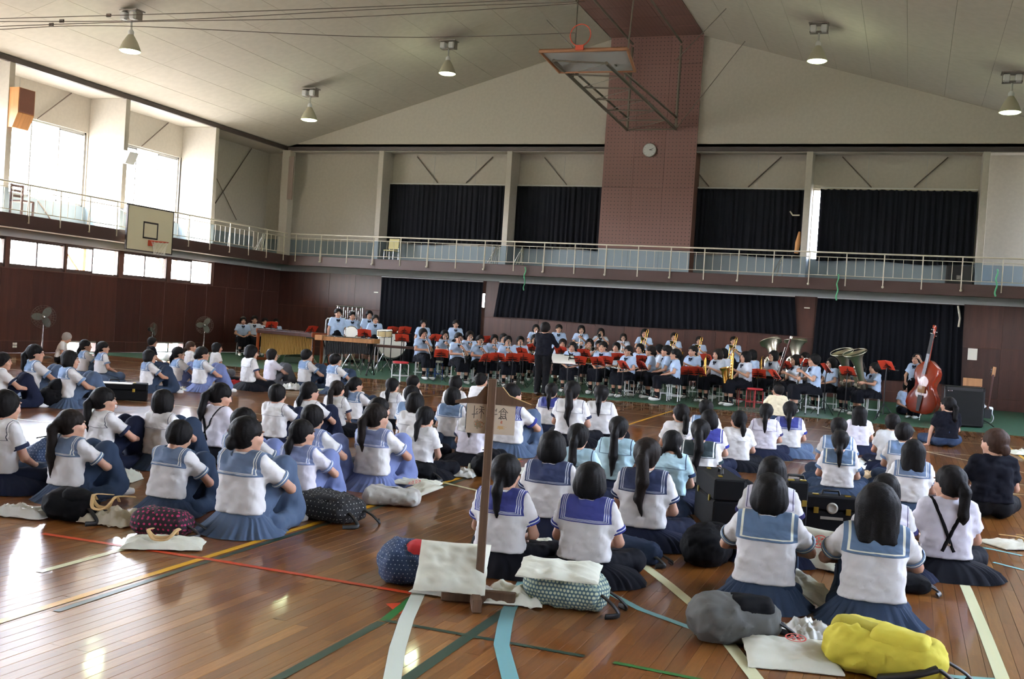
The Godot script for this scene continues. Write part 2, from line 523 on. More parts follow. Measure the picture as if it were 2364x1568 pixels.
func make_walls() -> void:
	# ---- left wall: wood below, gallery with big windows above
	var xl := LEFT_X
	var vents := [[-22.80, -21.70], [-26.50, -25.15], [-18.6, -17.4]]
	var L := []
	var zc := BACK_Z
	var lo := [[-27.75, -25.75], [-25.6, -23.72], [-23.55, -21.6], [-21.55, -19.72], [-19.6, -17.7], [-17.5, -15.7], [-15.5, -13.7], [-13.5, -11.7], [-11.5, -9.7], [-9.5, -7.7], [-7.5, -5.7], [-5.5, -3.7], [-3.5, -1.7], [-1.5, 0.3], [0.5, 2.3]]
	L.append([V(xl - 0.2, 0.30, FAR_Z), V(xl - 0.02, 2.12, BACK_Z)])
	var z := FAR_Z
	for v in [vents[1], vents[0], vents[2]]:
		L.append([V(xl - 0.2, 0, z), V(xl - 0.02, 0.30, v[0])]); z = v[1]
	L.append([V(xl - 0.2, 0, z), V(xl - 0.02, 0.30, BACK_Z)])
	z = FAR_Z
	for q in lo:
		L.append([V(xl - 0.2, 2.12, z), V(xl - 0.02, 2.88, q[0])]); z = q[1]
	L.append([V(xl - 0.2, 2.12, z), V(xl - 0.02, 2.88, BACK_Z)])
	var wl := setting("wall_left", wall_boxes(L), mat("wall_core", rgb(90, 60, 50), 0.7), "dark wood lower wall under the window gallery", "wall")
	wood_panels(wl, false, FAR_Z, BACK_Z, 0.31, 2.10, xl - 0.01, 1.0)
	wood_panels(wl, false, FAR_Z, -27.78, 2.11, 2.88, xl - 0.01, 0.95)
	wood_panels(wl, false, FAR_Z, vents[1][0], 0.0, 0.30, xl - 0.01, 1.0)
	wood_panels(wl, false, vents[1][1], vents[0][0], 0.0, 0.30, xl - 0.01, 1.0)
	wood_panels(wl, false, vents[0][1], vents[2][0], 0.0, 0.30, xl - 0.01, 1.0)
	wood_panels(wl, false, vents[2][1], BACK_Z, 0.0, 0.30, xl - 0.01, 1.0)
	for v in vents:
		part("vent_frame", wall_boxes([[V(xl - 0.1, 0.0, v[0]), V(xl, 0.03, v[1])], [V(xl - 0.1, 0.27, v[0]), V(xl, 0.31, v[1])], [V(xl - 0.1, 0, (v[0] + v[1]) / 2 - 0.03), V(xl - 0.02, 0.3, (v[0] + v[1]) / 2 + 0.03)]]), mats["aluminium"], wl)
	var n := 1
	for q in lo:
		var near := -1
		if n == 1 or n == 3: near = 0
		window_unit(n, xl - 0.08, q[1], q[0], 2.12, 2.88, 2 if n > 1 else 2, "low aluminium sliding window under the gallery, bay %d" % n if n > 4 else ["low sliding window beside the far corner, pushed half open", "low sliding window below the square backboard", "low sliding window with a half open sash, nearer the fan", "low sliding window above the standing fan"][n - 1], 1 - near if near == 0 else -1, "frame_dark")
		n += 1
	# gallery outer wall, windows between fins
	var xo := -22.0
	var U := [[V(xo - 0.2, 2.9, FAR_Z - 0.7), V(xo, 4.02, BACK_Z)], [V(xo - 0.2, 6.12, FAR_Z - 0.7), V(xo, 7.4, BACK_Z)], [V(xo - 0.2, 4.02, FAR_Z - 0.7), V(xo, 6.12, -27.35)]]
	var fins := []
	for k in 9: fins.append(-27.49 + 4.03 * k)
	for zf in fins: U.append([V(xo - 0.2, 4.02, zf - 0.12), V(xo, 6.12, zf + 0.12)])
	U.append([V(xo, 7.1, FAR_Z), V(xl + 0.0, 7.3, BACK_Z)])
	var wu := setting("wall_gallery_left", wall_boxes(U), mats["plaster"], "white gallery wall with large bright windows", "wall")
	part("dado_band", sh().box(V(xo + 0.006, 3.72, (FAR_Z + BACK_Z) / 2), V(0.012, 0.62, BACK_Z - FAR_Z)), mats["dado"], wu)
	for k in fins.size():
		part("fin", sh().box(V((xo + xl) / 2 + 0.03, 5.22, fins[k]), V(xl - xo + 0.06, 3.75, 0.17), Basis(), 0.006), mats["plaster"], wu)
		part("fin_dado", sh().box(V((xo + xl) / 2 + 0.035, 3.7, fins[k]), V(xl - xo + 0.06, 0.68, 0.18), Basis(), 0.006), mats["dado"], wu)
	for k in 8:
		window_unit(n, xo - 0.1, fins[k + 1] - 0.12, fins[k] + 0.12, 4.02, 6.12, 4, ["tall gallery window next to the blank corner bay", "tall gallery window beside the wooden speaker box"][k] if k < 2 else "tall gallery window in bay %d" % (k + 1), 2 if k < 2 else -1)
		n += 1
		var za: float = fins[k] + 0.2; var zb: float = fins[k + 1] - 0.2
		part("brace_rod", sh().tube([V(xo + 0.04, 6.12, lerpf(za, zb, 0.5)), V(xo + 0.04, 7.08, lerpf(za, zb, 0.18))], 0.016, 6), mats["rod"], wu)
		part("brace_rod", sh().tube([V(xo + 0.04, 3.5, lerpf(za, zb, 0.3)), V(xo + 0.04, 4.0, lerpf(za, zb, 0.45))], 0.016, 6), mats["rod"], wu)
		part("panel_joint", sh().box(V(xo + 0.004, 6.6, lerpf(za, zb, 0.66)), V(0.008, 0.95, 0.012)), mats["beam_grey"], wu)
	part("brace_rod", sh().tube([on_x(497, 470, xo + 0.05), on_x(581, 343, xo + 0.05)], 0.016, 6), mats["rod"], wu)
	part("brace_rod", sh().tube([on_x(500, 412, xo + 0.05), on_x(546, 508, xo + 0.05)], 0.012, 6), mats["rod"], wu)
	# ---- far wall
	var zf0 := FAR_Z
	var F := [
		[V(xl - 0.2, 0, zf0 - 0.2), V(-13.12, 2.88, zf0 - 0.02)], [V(-13.12, 0, zf0 - 0.2), V(-12.98, 2.0, zf0 - 0.02)], [V(-13.12, 2.45, zf0 - 0.2), V(-12.98, 2.88, zf0 - 0.02)], [V(-12.98, 0, zf0 - 0.2), V(RIGHT_X + 0.2, 2.88, zf0 - 0.02)]]
	var wf := setting("wall_far", wall_boxes(F), mats["wall_core"], "dark wood end wall behind the band", "wall")
	for row in [[0.31, 1.68], [1.69, 2.87], [0.0, 0.30]]:
		wood_panels(wf, true, xl, -16.75, row[0], row[1], zf0 - 0.01, 0.98)
		wood_panels(wf, true, -12.95, -2.62, row[0], row[1], zf0 - 0.01, 0.98)
		wood_panels(wf, true, -2.62, RIGHT_X, row[0], row[1], zf0 - 0.01, 0.98)
	part("label_plate", sh().box(on_z(868, 675, zf0 + 0.01), V(0.16, 0.035, 0.01)), mats["paper"], wf)
	part("label_plate", sh().box(on_z(1863, 711, zf0 + 0.01), V(0.16, 0.035, 0.01)), mats["paper"], wf)
	# gallery wall behind the curtains
	var zo := FAR_Z - 0.7
	var G := [[V(-22.2, 2.9, zo - 0.2), V(RIGHT_X + 1.4, 4.0, zo)], [V(-22.2, 6.05, zo - 0.2), V(RIGHT_X + 1.4, 7.4, zo)], [V(-22.2, 4.0, zo - 0.2), V(-2.95, 6.05, zo)], [V(-2.72, 4.0, zo - 0.2), V(RIGHT_X + 1.4, 6.05, zo)], [V(-22.0, 7.1, zo), V(RIGHT_X + 1.2, 7.3, FAR_Z)]]
	var wg := setting("wall_gallery_far", wall_boxes(G), mats["plaster"], "white gallery wall with blackout curtains at far end", "wall")
	part("dado_band", sh().box(V(-8, 3.72, zo + 0.006), V(28, 0.6, 0.012)), mats["dado"], wg)
	var posts := [-17.05, -12.41, -7.75, -3.06, 1.64]
	for x in posts:
		part("fin", sh().box(V(x, 5.5, (zo + FAR_Z) / 2 + 0.02), V(0.18, 3.2, 0.74), Basis(), 0.006), mats["plaster"], wg)
		part("fin_dado", sh().box(V(x, 3.7, (zo + FAR_Z) / 2 + 0.025), V(0.185, 0.68, 0.74), Basis(), 0.006), mats["dado"], wg)
	part("corner_post", sh().box(V(xl + 0.06, 5.2, FAR_Z - 0.05), V(0.32, 3.75, 0.34), Basis(), 0.006), mats["plaster"], wg)
	part("corner_slot", sh().box(on_z(671, 411, FAR_Z + 0.13), V(0.20, 1.5, 0.03)), mat("slot", rgb(120, 106, 98), 0.7), wg)
	var rods := [[963, 362, 1010, 422], [1138, 362, 1076, 422], [1257, 364, 1308, 427], [1804, 362, 1727, 432], [1612, 400, 1637, 431], [1945, 362, 2012, 433], [2189, 363, 2110, 432]]
	for q in rods:
		part("brace_rod", sh().tube([on_z(q[0], q[1], zo + 0.04), on_z(q[2], q[3], zo + 0.04)], 0.018, 6), mats["rod"], wg)
	for px in [1003, 1098, 1303, 1750, 2005, 2140]:
		part("panel_joint", sh().box(V(on_z(px, 395, zo).x, 6.55, zo + 0.003), V(0.012, 0.95, 0.006)), mats["beam_grey"], wg)
	part("curtain_rail", sh().box(V(-14.75, 6.06, zo + 0.14), V(4.4, 0.03, 0.03)), mats["steel_cream"], wg)
	part("curtain_rail", sh().box(V(-0.75, 6.09, zo + 0.14), V(4.4, 0.03, 0.03)), mats["steel_cream"], wg)
	part("switch_arm", sh().tube([on_z(1846, 497, zo + 0.3), on_z(1830, 497, zo + 0.3), on_z(1824, 488, zo + 0.3)], 0.025, 6), mats["steel_cream"], wg)
	# gable above the dark trim
	var gable := sh()
	gable.prism(PackedVector2Array([Vector2(xl - 0.3, 7.05), Vector2(RIGHT_X + 0.3, 7.05), Vector2(RIGHT_X + 0.3, 7.25), Vector2(-6.35, 10.57), Vector2(-9.25, 10.57), Vector2(xl - 0.3, 7.25)]), 0.2, Transform3D(Basis(), V(0, 0, FAR_Z - 0.1)))
	setting("wall_gable_far", gable, mats["plaster"], "plain white gable over the gallery", "wall")
	gable = sh().prism(PackedVector2Array([Vector2(xl - 0.3, 0), Vector2(RIGHT_X + 0.3, 0), Vector2(RIGHT_X + 0.3, 7.25), Vector2(-6.35, 10.57), Vector2(-9.25, 10.57), Vector2(xl - 0.3, 7.25)]), 0.2, Transform3D(Basis(), V(0, 0, BACK_Z + 0.1)))
	setting("wall_back", gable, mats["plaster"], "white wall behind the listeners", "wall")
	# ---- right wall, out of the picture, mirrors the left one
	var xr := RIGHT_X
	var R := [[V(xr, 0, FAR_Z), V(xr + 0.2, 2.1, BACK_Z)], [V(xr, 2.88, FAR_Z), V(xr + 0.2, 4.0, BACK_Z)], [V(xr, 6.1, FAR_Z), V(xr + 0.2, 7.4, BACK_Z)]]
	R.append([V(xr, 2.88, FAR_Z + 24.0), V(xr + 0.2, 6.1, BACK_Z)]); R.append([V(xr, 2.88, FAR_Z), V(xr + 0.2, 6.1, FAR_Z + 16.0)])
	for k in range(1, 10): R.append([V(xr, 2.1, FAR_Z + 4.0 * k - 0.5), V(xr + 0.2, 6.1, FAR_Z + 4.0 * k + 0.5)])
	R.append([V(xr, 2.1, FAR_Z), V(xr + 0.2, 6.1, FAR_Z + 4.0)])
	var wr := setting("wall_right", wall_boxes(R), mats["plaster"], "window wall on the right side of the hall", "wall")
	wood_panels(wr, false, FAR_Z, BACK_Z, 0.0, 2.1, xr - 0.01, 1.2)
	for k in 8:
		var z0 := FAR_Z + 4.0 * (k + 1) + 0.5
		window_unit(n, xr + 0.1, z0 + 3.0, z0, 2.1, 2.88, 2, "low window in the right wall, bay %d" % (k + 1)); n += 1
		if k == 3 or k == 4: window_unit(n, xr + 0.1, z0 + 3.0, z0, 4.0, 6.1, 4, "tall window in the right wall, bay %d" % (k + 1)); n += 1
	# ---- gallery slab with its brown fascia
	var B := sh()
	B.box(V((xl - 22.0) / 2 + 0.44, 3.2, (FAR_Z + BACK_Z) / 2 - 0.35), V(2.06, 0.28, BACK_Z - FAR_Z + 0.7))
	B.box(V(-8.3, 3.2, FAR_Z + 0.1), V(28.0, 0.28, 1.58))
	var slab := setting("trim_1", B, mat("gallery_floor", rgb(196, 190, 180), 0.8), "concrete gallery floor running round the hall", "gallery")
	part("fascia_board", sh().box(V(-19.9, 3.2, (FAR_Z + BACK_Z) / 2 + 0.45), V(0.05, 0.33, BACK_Z - FAR_Z - 0.9), Basis(), 0.008), mats["fascia"], slab)
	part("fascia_board", sh().box(V((RIGHT_X - 19.9) / 2, 3.2, FAR_Z + 0.9), V(RIGHT_X + 19.9, 0.33, 0.05), Basis(), 0.008), mats["fascia"], slab)
	var bm := sh()
	bm.box(V(xl + 0.03, 2.965, (FAR_Z + BACK_Z) / 2), V(0.1, 0.19, BACK_Z - FAR_Z)); bm.box(V((xl + RIGHT_X) / 2, 2.96, FAR_Z + 0.03), V(RIGHT_X - xl, 0.2, 0.1))
	setting("trim_2", bm, mats["beam_grey"], "grey beam under the gallery", "beam")
	var tr := sh()
	tr.box(V(xl + 0.03, 7.14, (FAR_Z + BACK_Z) / 2), V(0.1, 0.13, BACK_Z - FAR_Z)); tr.box(V((xl + RIGHT_X) / 2, 7.135, FAR_Z + 0.03), V(RIGHT_X - xl, 0.13, 0.1)); tr.box(V(RIGHT_X - 0.03, 7.14, (FAR_Z + BACK_Z) / 2), V(0.1, 0.13, BACK_Z - FAR_Z))
	setting("trim_3", tr, mats["trim_dark"], "dark strip between wall and ceiling", "trim")
	# ---- outside: bright yard and the roofed passage along the left wall
	setting("yard", sh().box(V(-8, -0.35, -13), V(160, 0.2, 160)), mats["outside_ground"], "sunlit yard outside the windows", "ground")
	var ps := thing("passage_roof", "brown roofed passage outside the low windows", "roof", V(-23.6, 0, -13))
	part("roof", sh().box(V(0.2, 3.35, 0), V(2.6, 0.12, 38)), mat("roof_sheet", rgb(214, 212, 206), 0.7), ps)
	for k in 9:
		part("post", sh().box(V(-0.9, 1.5, -17.5 + 4.4 * k), V(0.12, 3.6, 0.12)), mats["outside_wall"], ps)
		part("brace", sh().box(V(-0.9, 2.6, -17.0 + 4.4 * k), V(0.07, 1.3, 0.07), turned(0.8)), mats["outside_wall"], ps)

# ---------------------------------------------------------------- ceiling and the brown acoustic strip
func make_ceiling() -> void:
	var C := sh()
	var len := BACK_Z - FAR_Z
	var zc := (BACK_Z + FAR_Z) / 2
	for sd in [-1, 1]:
		var e := V(LEFT_X - 0.3, 7.12, 0) if sd < 0 else V(RIGHT_X + 0.3, 7.12, 0)
		var t := V(-9.2, 10.58, 0) if sd < 0 else V(-6.4, 10.58, 0)
		var d := t - e
		var nn := V(-d.y, d.x, 0).normalized()
		if nn.y < 0: nn = -nn
		C.box((e + t) / 2 + nn * 0.14 + V(0, 0, zc), V(d.length() + 0.1, 0.2, len + 0.4), Basis(d.normalized(), nn, d.normalized().cross(nn)))
	C.box(V(RIDGE_X, 10.72, zc), V(3.0, 0.2, len + 0.4))
	var ceil := setting("ceiling", C, mat("ceiling_core", rgb(120, 114, 108), 0.9), "white panelled gable ceiling", "ceiling")
	for sd in [-1, 1]:
		var e := V(LEFT_X, 7.2, 0) if sd < 0 else V(RIGHT_X, 7.2, 0)
		var t := V(-9.25, 10.55, 0) if sd < 0 else V(-6.35, 10.55, 0)
		var d := t - e
		var nn := V(-d.y, d.x, 0).normalized()
		if nn.y < 0: nn = -nn
		var b := Basis(d.normalized(), nn, d.normalized().cross(nn))
		var w := d.length() / 12
		var lz := len / 8
		var pm := sh().box(Vector3.ZERO, V(w - 0.006, 0.02, lz - 0.006), Basis(), 0.002).mesh()
		for i in 12:
			for j in 8:
				part("ceiling_panel", pm, mats["ceiling"], ceil, Transform3D(b, e + d * ((i + 0.5) / 12) + V(0, 0, FAR_Z + (j + 0.5) * lz) + nn * 0.012))
	var strip := setting("trim_4", sh().box(V(RIDGE_X, 6.93, FAR_Z - 0.28), V(2.84, 7.3, 0.75)), mats["wall_core"], "brown perforated acoustic strip up wall and along ridge", "panel")
	var pm2 := sh().box(Vector3.ZERO, V(0.9575, 0.9375, 0.02), Basis(), 0.003).mesh()
	for i in 3:
		for j in 7:
			part("acoustic_panel", pm2, mats["perforated"], strip, Transform3D(Basis(), V(RIDGE_X + (i - 1) * 0.96, 4.06 + 0.47 + j * 0.94, FAR_Z + 0.105)))
		part("dado_panel", sh().box(V(RIDGE_X + (i - 1) * 0.96, 3.7, FAR_Z + 0.105), V(0.955, 0.7, 0.02), Basis(), 0.003), mats["dado"], strip)
	var pm3 := sh().box(Vector3.ZERO, V(0.955, 0.02, 0.955), Basis(), 0.003).mesh()
	for i in 3:
		for j in 36:
			part("ridge_panel", pm3, mats["perforated"], strip, Transform3D(Basis(), V(RIDGE_X + (i - 1) * 0.96, 10.57, FAR_Z + 0.6 + j * 0.98)))

# ---------------------------------------------------------------- curtains, railings
func curtain_shape(w: float, h: float, waves: float, amp: float, sd: int, sag := 0.0, flare := 0.0) -> Shape:
	var s := sh()
	var cols := int(waves * 8)
	var rings := []
	var nz := FastNoiseLite.new(); nz.seed = sd; nz.frequency = 0.9
	for j in 9:
		var t := j / 8.0
		var row := PackedVector3Array()
		for i in cols + 1:
			var u := float(i) / cols
			var ph := u * waves * TAU + nz.get_noise_1d(u * waves * 0.7) * 3.0 + nz.get_noise_2d(u * 20.0, t) * 0.8
			var a := amp * (0.55 + 0.45 * t) * (0.7 + 0.6 * nz.get_noise_1d(u * 30.0 + 50.0))
			var x := (u - 0.5) * w * (1.0 + flare * t)
			var y := -h * t - (sag * absf(sin(ph * 0.5)) if j == 0 else 0.0) - (0.03 * sin(u * 9.0 + sd) if j == 8 else 0.0)
			row.append(V(x, y, sin(ph) * a))
		rings.append(row)
	s.loft(rings, false, false)
	return s
func make_curtains() -> void:
	var zo := FAR_Z - 0.55
	var list := [
		[-14.77, zo, 4.45, 6.03, 1.98, 25, "black blackout curtain over the gallery bay nearest the corner"],
		[-10.7, zo, 3.2, 6.03, 2.0, 18, "black blackout curtain between gallery pillar and brown strip, nearer corner"],
		[-5.45, zo, 4.5, 6.03, 2.0, 25, "black blackout curtain on the gallery next to the clock strip"],
		[-0.62, zo, 4.25, 6.08, 2.1, 22, "black blackout curtain drawn short of a bright slit on gallery"],
		[-14.87, FAR_Z + 0.1, 3.7, 2.8, 2.78, 22, "black door curtain hanging to the floor behind percussion"],
		[-7.83, FAR_Z + 0.1, 9.25, 2.82, 1.12, 50, "wide black curtain along the wall above the brass players"],
		[-0.62, FAR_Z + 0.1, 3.9, 2.82, 2.2, 24, "black curtain behind the tubas and double bass"],
	]
	for k in list.size():
		var q: Array = list[k]
		var t := thing("curtain", q[6], "curtain", V(q[0], q[3], q[1]))
		part("cloth", curtain_shape(q[2], q[4], q[5], 0.045, 30 + k, 0.03 if k == 3 else 0.0, 0.03 if k >= 5 else 0.0), mats["curtain"], t)
		part("rail", sh().box(V(0, 0.03, 0), V(q[2], 0.025, 0.03)), mats["steel_white"], t)
func railing(label: String, at: Vector3, turn: float, count: int, first_hook: int, skip_from := 99) -> void:
	var step := 0.99
	var t := thing("railing", label, "railing", at, turn)
	var run := step * count
	var m: Material = mats["steel_cream"]
	part("handrail", sh().tube([V(-0.2, 0.86, 0), V(run, 0.86, 0)], 0.022, 8), m, t)
	part("upper_rail", sh().tube([V(-0.2, 0.73, 0), V(run, 0.73, 0)], 0.011, 6), m, t)
	part("lower_rail", sh().tube([V(-0.2, 0.22, 0), V(run, 0.22, 0)], 0.011, 6), m, t)
	var bal := sh().tube([V(0, 0.22, 0), V(0, 0.73, 0)], 0.008, 5).mesh()
	var post := sh().tube([V(0, -0.06, -0.02), V(0, 0.86, 0)], 0.017, 6).mesh()
	var hook := sh().tube([V(0, 0.8, 0.0), V(0, 0.3, 0.04), V(0, 0.0, 0.05), V(0, -0.04, 0.03), V(0, -0.05, -0.03)], 0.014, 6)
	hook.ball(V(0, -0.045, 0.05), V(0.035, 0.035, 0.03))
	var hm := hook.mesh()
	for k in count + 1:
		part("post", post, m, t, Transform3D(Basis(), V(k * step, 0, 0)))
		if k % 2 == first_hook: part("hooked_stay", hm, m, t, Transform3D(Basis(), V(k * step, 0, 0)))
		if k < count:
			for j in 3: part("baluster", bal, m, t, Transform3D(Basis(), V((k + (j + 1) / 4.0) * step, 0, 0)))

# ---------------------------------------------------------------- people: smooth fields meshed as surface nets
class Field:
	var o: Vector3
	var e: float
	var nx: int
	var ny: int
	var nz: int
	var d := PackedFloat32Array()
	func _init(lo: Vector3, hi: Vector3, cell: float) -> void:
		o = lo; e = cell
		nx = int((hi.x - lo.x) / cell) + 2; ny = int((hi.y - lo.y) / cell) + 2; nz = int((hi.z - lo.z) / cell) + 2
		d.resize(nx * ny * nz); d.fill(1.0)
	func bone(a: Vector3, b: Vector3, ra: float, rb: float, k := 0.03, flat_a := false, flat_b := false) -> void:
		var m := maxf(ra, rb) + k + e * 2.5
		var lo := (a.min(b) - Vector3(m, m, m) - o) / e
		var hi := (a.max(b) + Vector3(m, m, m) - o) / e
		var ab := b - a
		var inv := 1.0 / maxf(ab.length_squared(), 1e-9)
		var ax := ab.normalized()
		var dr := rb - ra
		for z in range(maxi(0, int(lo.z)), mini(nz, int(hi.z) + 1)):
			for y in range(maxi(0, int(lo.y)), mini(ny, int(hi.y) + 1)):
				var row := (z * ny + y) * nx
				for x in range(maxi(0, int(lo.x)), mini(nx, int(hi.x) + 1)):
					var p := o + Vector3(x, y, z) * e - a
					var t := clampf(p.dot(ab) * inv, 0.0, 1.0)
					var q := (p - ab * t).length() - ra - dr * t
					if flat_a: q = maxf(q, -p.dot(ax))
					if flat_b: q = maxf(q, (p - ab).dot(ax))
					var w := d[row + x]
					var h := k - absf(w - q)
					d[row + x] = minf(w, q) - (h * h / (4.0 * k) if h > 0.0 else 0.0)
	func blob(c: Vector3, r: Vector3, k := 0.02, take := false, b := Basis()) -> void:
		var big := maxf(r.x, maxf(r.y, r.z))
		var m := big + k + e * 2.5
		var lo := (c - Vector3(m, m, m) - o) / e
		var hi := (c + Vector3(m, m, m) - o) / e
		var inv := b.inverse()
		var small := minf(r.x, minf(r.y, r.z))
		for z in range(maxi(0, int(lo.z)), mini(nz, int(hi.z) + 1)):
			for y in range(maxi(0, int(lo.y)), mini(ny, int(hi.y) + 1)):
				var row := (z * ny + y) * nx
				for x in range(maxi(0, int(lo.x)), mini(nx, int(hi.x) + 1)):
					var p := inv * (o + Vector3(x, y, z) * e - c)
					var s := p / r
					var l := s.length()
					var q := (l - 1.0) * (p.length() / l if l > 1e-5 else small)
					var w := d[row + x]
					if take:
						d[row + x] = maxf(w, -q)
					else:
						var h := k - absf(w - q)
						d[row + x] = minf(w, q) - (h * h / (4.0 * k) if h > 0.0 else 0.0)
	func cut(at: Vector3, n: Vector3) -> void:
		for z in nz:
			for y in ny:
				var row := (z * ny + y) * nx
				for x in nx:
					if d[row + x] < e * 4.0:
						d[row + x] = maxf(d[row + x], (o + Vector3(x, y, z) * e - at).dot(n))
	func rough(amp: float, scale: Vector3, sd: int) -> void:
		var nzz := FastNoiseLite.new(); nzz.seed = sd; nzz.frequency = 1.0; nzz.fractal_octaves = 2
		for z in nz:
			for y in ny:
				var row := (z * ny + y) * nx
				for x in nx:
					if absf(d[row + x]) < e * 3.0:
						d[row + x] += amp * nzz.get_noise_3dv((o + Vector3(x, y, z) * e) * scale)
	func at(p: Vector3) -> float:
		var g := (p - o) / e
		var x := int(floor(g.x)); var y := int(floor(g.y)); var z := int(floor(g.z))
		if x < 0 or y < 0 or z < 0 or x >= nx - 1 or y >= ny - 1 or z >= nz - 1: return 1.0
		var f := g - Vector3(x, y, z)
		var r := (z * ny + y) * nx + x
		var s := nx * ny
		return lerpf(lerpf(lerpf(d[r], d[r + 1], f.x), lerpf(d[r + nx], d[r + nx + 1], f.x), f.y), lerpf(lerpf(d[r + s], d[r + s + 1], f.x), lerpf(d[r + s + nx], d[r + s + nx + 1], f.x), f.y), f.z)
	func hit(from: Vector3, dir: Vector3, off: float) -> Vector3:
		var p := from
		for i in 90:
			if at(p) < off: return p
			p += dir * 0.005
		return Vector3(INF, 0, 0)
	func net() -> Shape:
		var s := Shape.new()
		var ids := PackedInt32Array()
		ids.resize(d.size()); ids.fill(-1)
		var sl := nx * ny
		var off := [0, 1, nx, nx + 1, sl, sl + 1, sl + nx, sl + nx + 1]
		var pos := [Vector3(0, 0, 0), Vector3(1, 0, 0), Vector3(0, 1, 0), Vector3(1, 1, 0), Vector3(0, 0, 1), Vector3(1, 0, 1), Vector3(0, 1, 1), Vector3(1, 1, 1)]
		var edges := [[0, 1], [2, 3], [4, 5], [6, 7], [0, 2], [1, 3], [4, 6], [5, 7], [0, 4], [1, 5], [2, 6], [3, 7]]
		for z in nz - 1:
			for y in ny - 1:
				var row := (z * ny + y) * nx
				for x in nx - 1:
					var r := row + x
					var w := d[r]
					if absf(w) > e * 5.0: continue
					var neg := w < 0.0
					if (d[r + 1] < 0.0) == neg and (d[r + nx] < 0.0) == neg and (d[r + nx + 1] < 0.0) == neg and (d[r + sl] < 0.0) == neg and (d[r + sl + 1] < 0.0) == neg and (d[r + sl + nx] < 0.0) == neg and (d[r + sl + nx + 1] < 0.0) == neg: continue
					var sum := Vector3.ZERO
					var n := 0
					for g in edges:
						var a := d[r + off[g[0]]]; var b := d[r + off[g[1]]]
						if (a < 0.0) != (b < 0.0):
							sum += pos[g[0]].lerp(pos[g[1]], a / (a - b)); n += 1
					ids[r] = s.v.size()
					s.v.append(o + (Vector3(x, y, z) + sum / n) * e)
					s.n.append(Vector3.ZERO); s.uv.append(Vector2.ZERO); s.c.append(Color.WHITE)
					if x > 0 and y > 0 and z > 0:
						if neg != (d[r + 1] < 0.0): quad(s, ids[r - nx - sl], ids[r - sl], ids[r], ids[r - nx], neg)
						if neg != (d[r + nx] < 0.0): quad(s, ids[r - 1 - sl], ids[r - 1], ids[r], ids[r - sl], neg)
						if neg != (d[r + sl] < 0.0): quad(s, ids[r - 1 - nx], ids[r - nx], ids[r], ids[r - 1], neg)
		s.smooth(0, 0)
		return s
	func quad(s: Shape, a: int, b: int, c: int, g: int, neg: bool) -> void:
		if a < 0 or b < 0 or c < 0 or g < 0: return
		if neg: s.ix.append_array([a, c, b, a, g, c])
		else: s.ix.append_array([a, b, c, a, c, g])

var head_shape: Shape
var hand_open: Shape
var hand_grip: Shape
var hair_mesh := {}
var pose_cache := {}
const SKIN := Color(0.50, 0.275, 0.185)

func make_head() -> void:
	var f := Field.new(V(-0.1, -0.15, -0.13), V(0.1, 0.14, 0.13), 0.0052)
	f.blob(V(0, 0.022, 0.014), V(0.073, 0.088, 0.092))
	f.blob(V(0, -0.045, -0.03), V(0.056, 0.066, 0.06), 0.03)
	f.blob(V(0, -0.094, -0.058), V(0.026, 0.018, 0.022), 0.03)
	for s in [-1, 1]:
		f.blob(V(s * 0.031, 0.002, -0.092), V(0.019, 0.011, 0.014), 0.01, true)
		f.blob(V(s * 0.031, 0.0, -0.076), V(0.014, 0.012, 0.014), 0.004)
		f.blob(V(s * 0.038, -0.032, -0.062), V(0.024, 0.022, 0.022), 0.02)
		f.blob(V(s * 0.076, -0.01, 0.012), V(0.007, 0.026, 0.016), 0.008, false, turned(0, s * 0.3))
		f.blob(V(s * 0.03, 0.024, -0.082), V(0.024, 0.007, 0.012), 0.012)
	f.bone(V(0, 0.008, -0.086), V(0, -0.026, -0.1), 0.006, 0.011, 0.012)
	f.blob(V(0, -0.054, -0.084), V(0.021, 0.006, 0.01), 0.008)
	f.blob(V(0, -0.066, -0.082), V(0.018, 0.006, 0.01), 0.008)
	f.bone(V(0, -0.06, 0.022), V(0, -0.15, 0.03), 0.05, 0.05, 0.03)
	head_shape = f.net()
	for i in head_shape.v.size():
		var p := head_shape.v[i]
		var c := SKIN
		if p.z < -0.055:
			var ex := absf(p.x) - 0.031
			if Vector2(ex / 0.0145, (p.y - 0.001) / 0.0075).length() < 1.0:
				c = Color(0.03, 0.02, 0.016) if absf(ex) < 0.0075 else Color(0.4, 0.33, 0.29)
			elif absf(ex) < 0.019 and absf(p.y - 0.0245 + ex * ex * 14.0) < 0.0045: c = Color(0.035, 0.024, 0.018)
			elif Vector2(p.x / 0.022, (p.y + 0.06) / 0.0115).length() < 1.0: c = Color(0.36, 0.12, 0.1)
		head_shape.c[i] = c
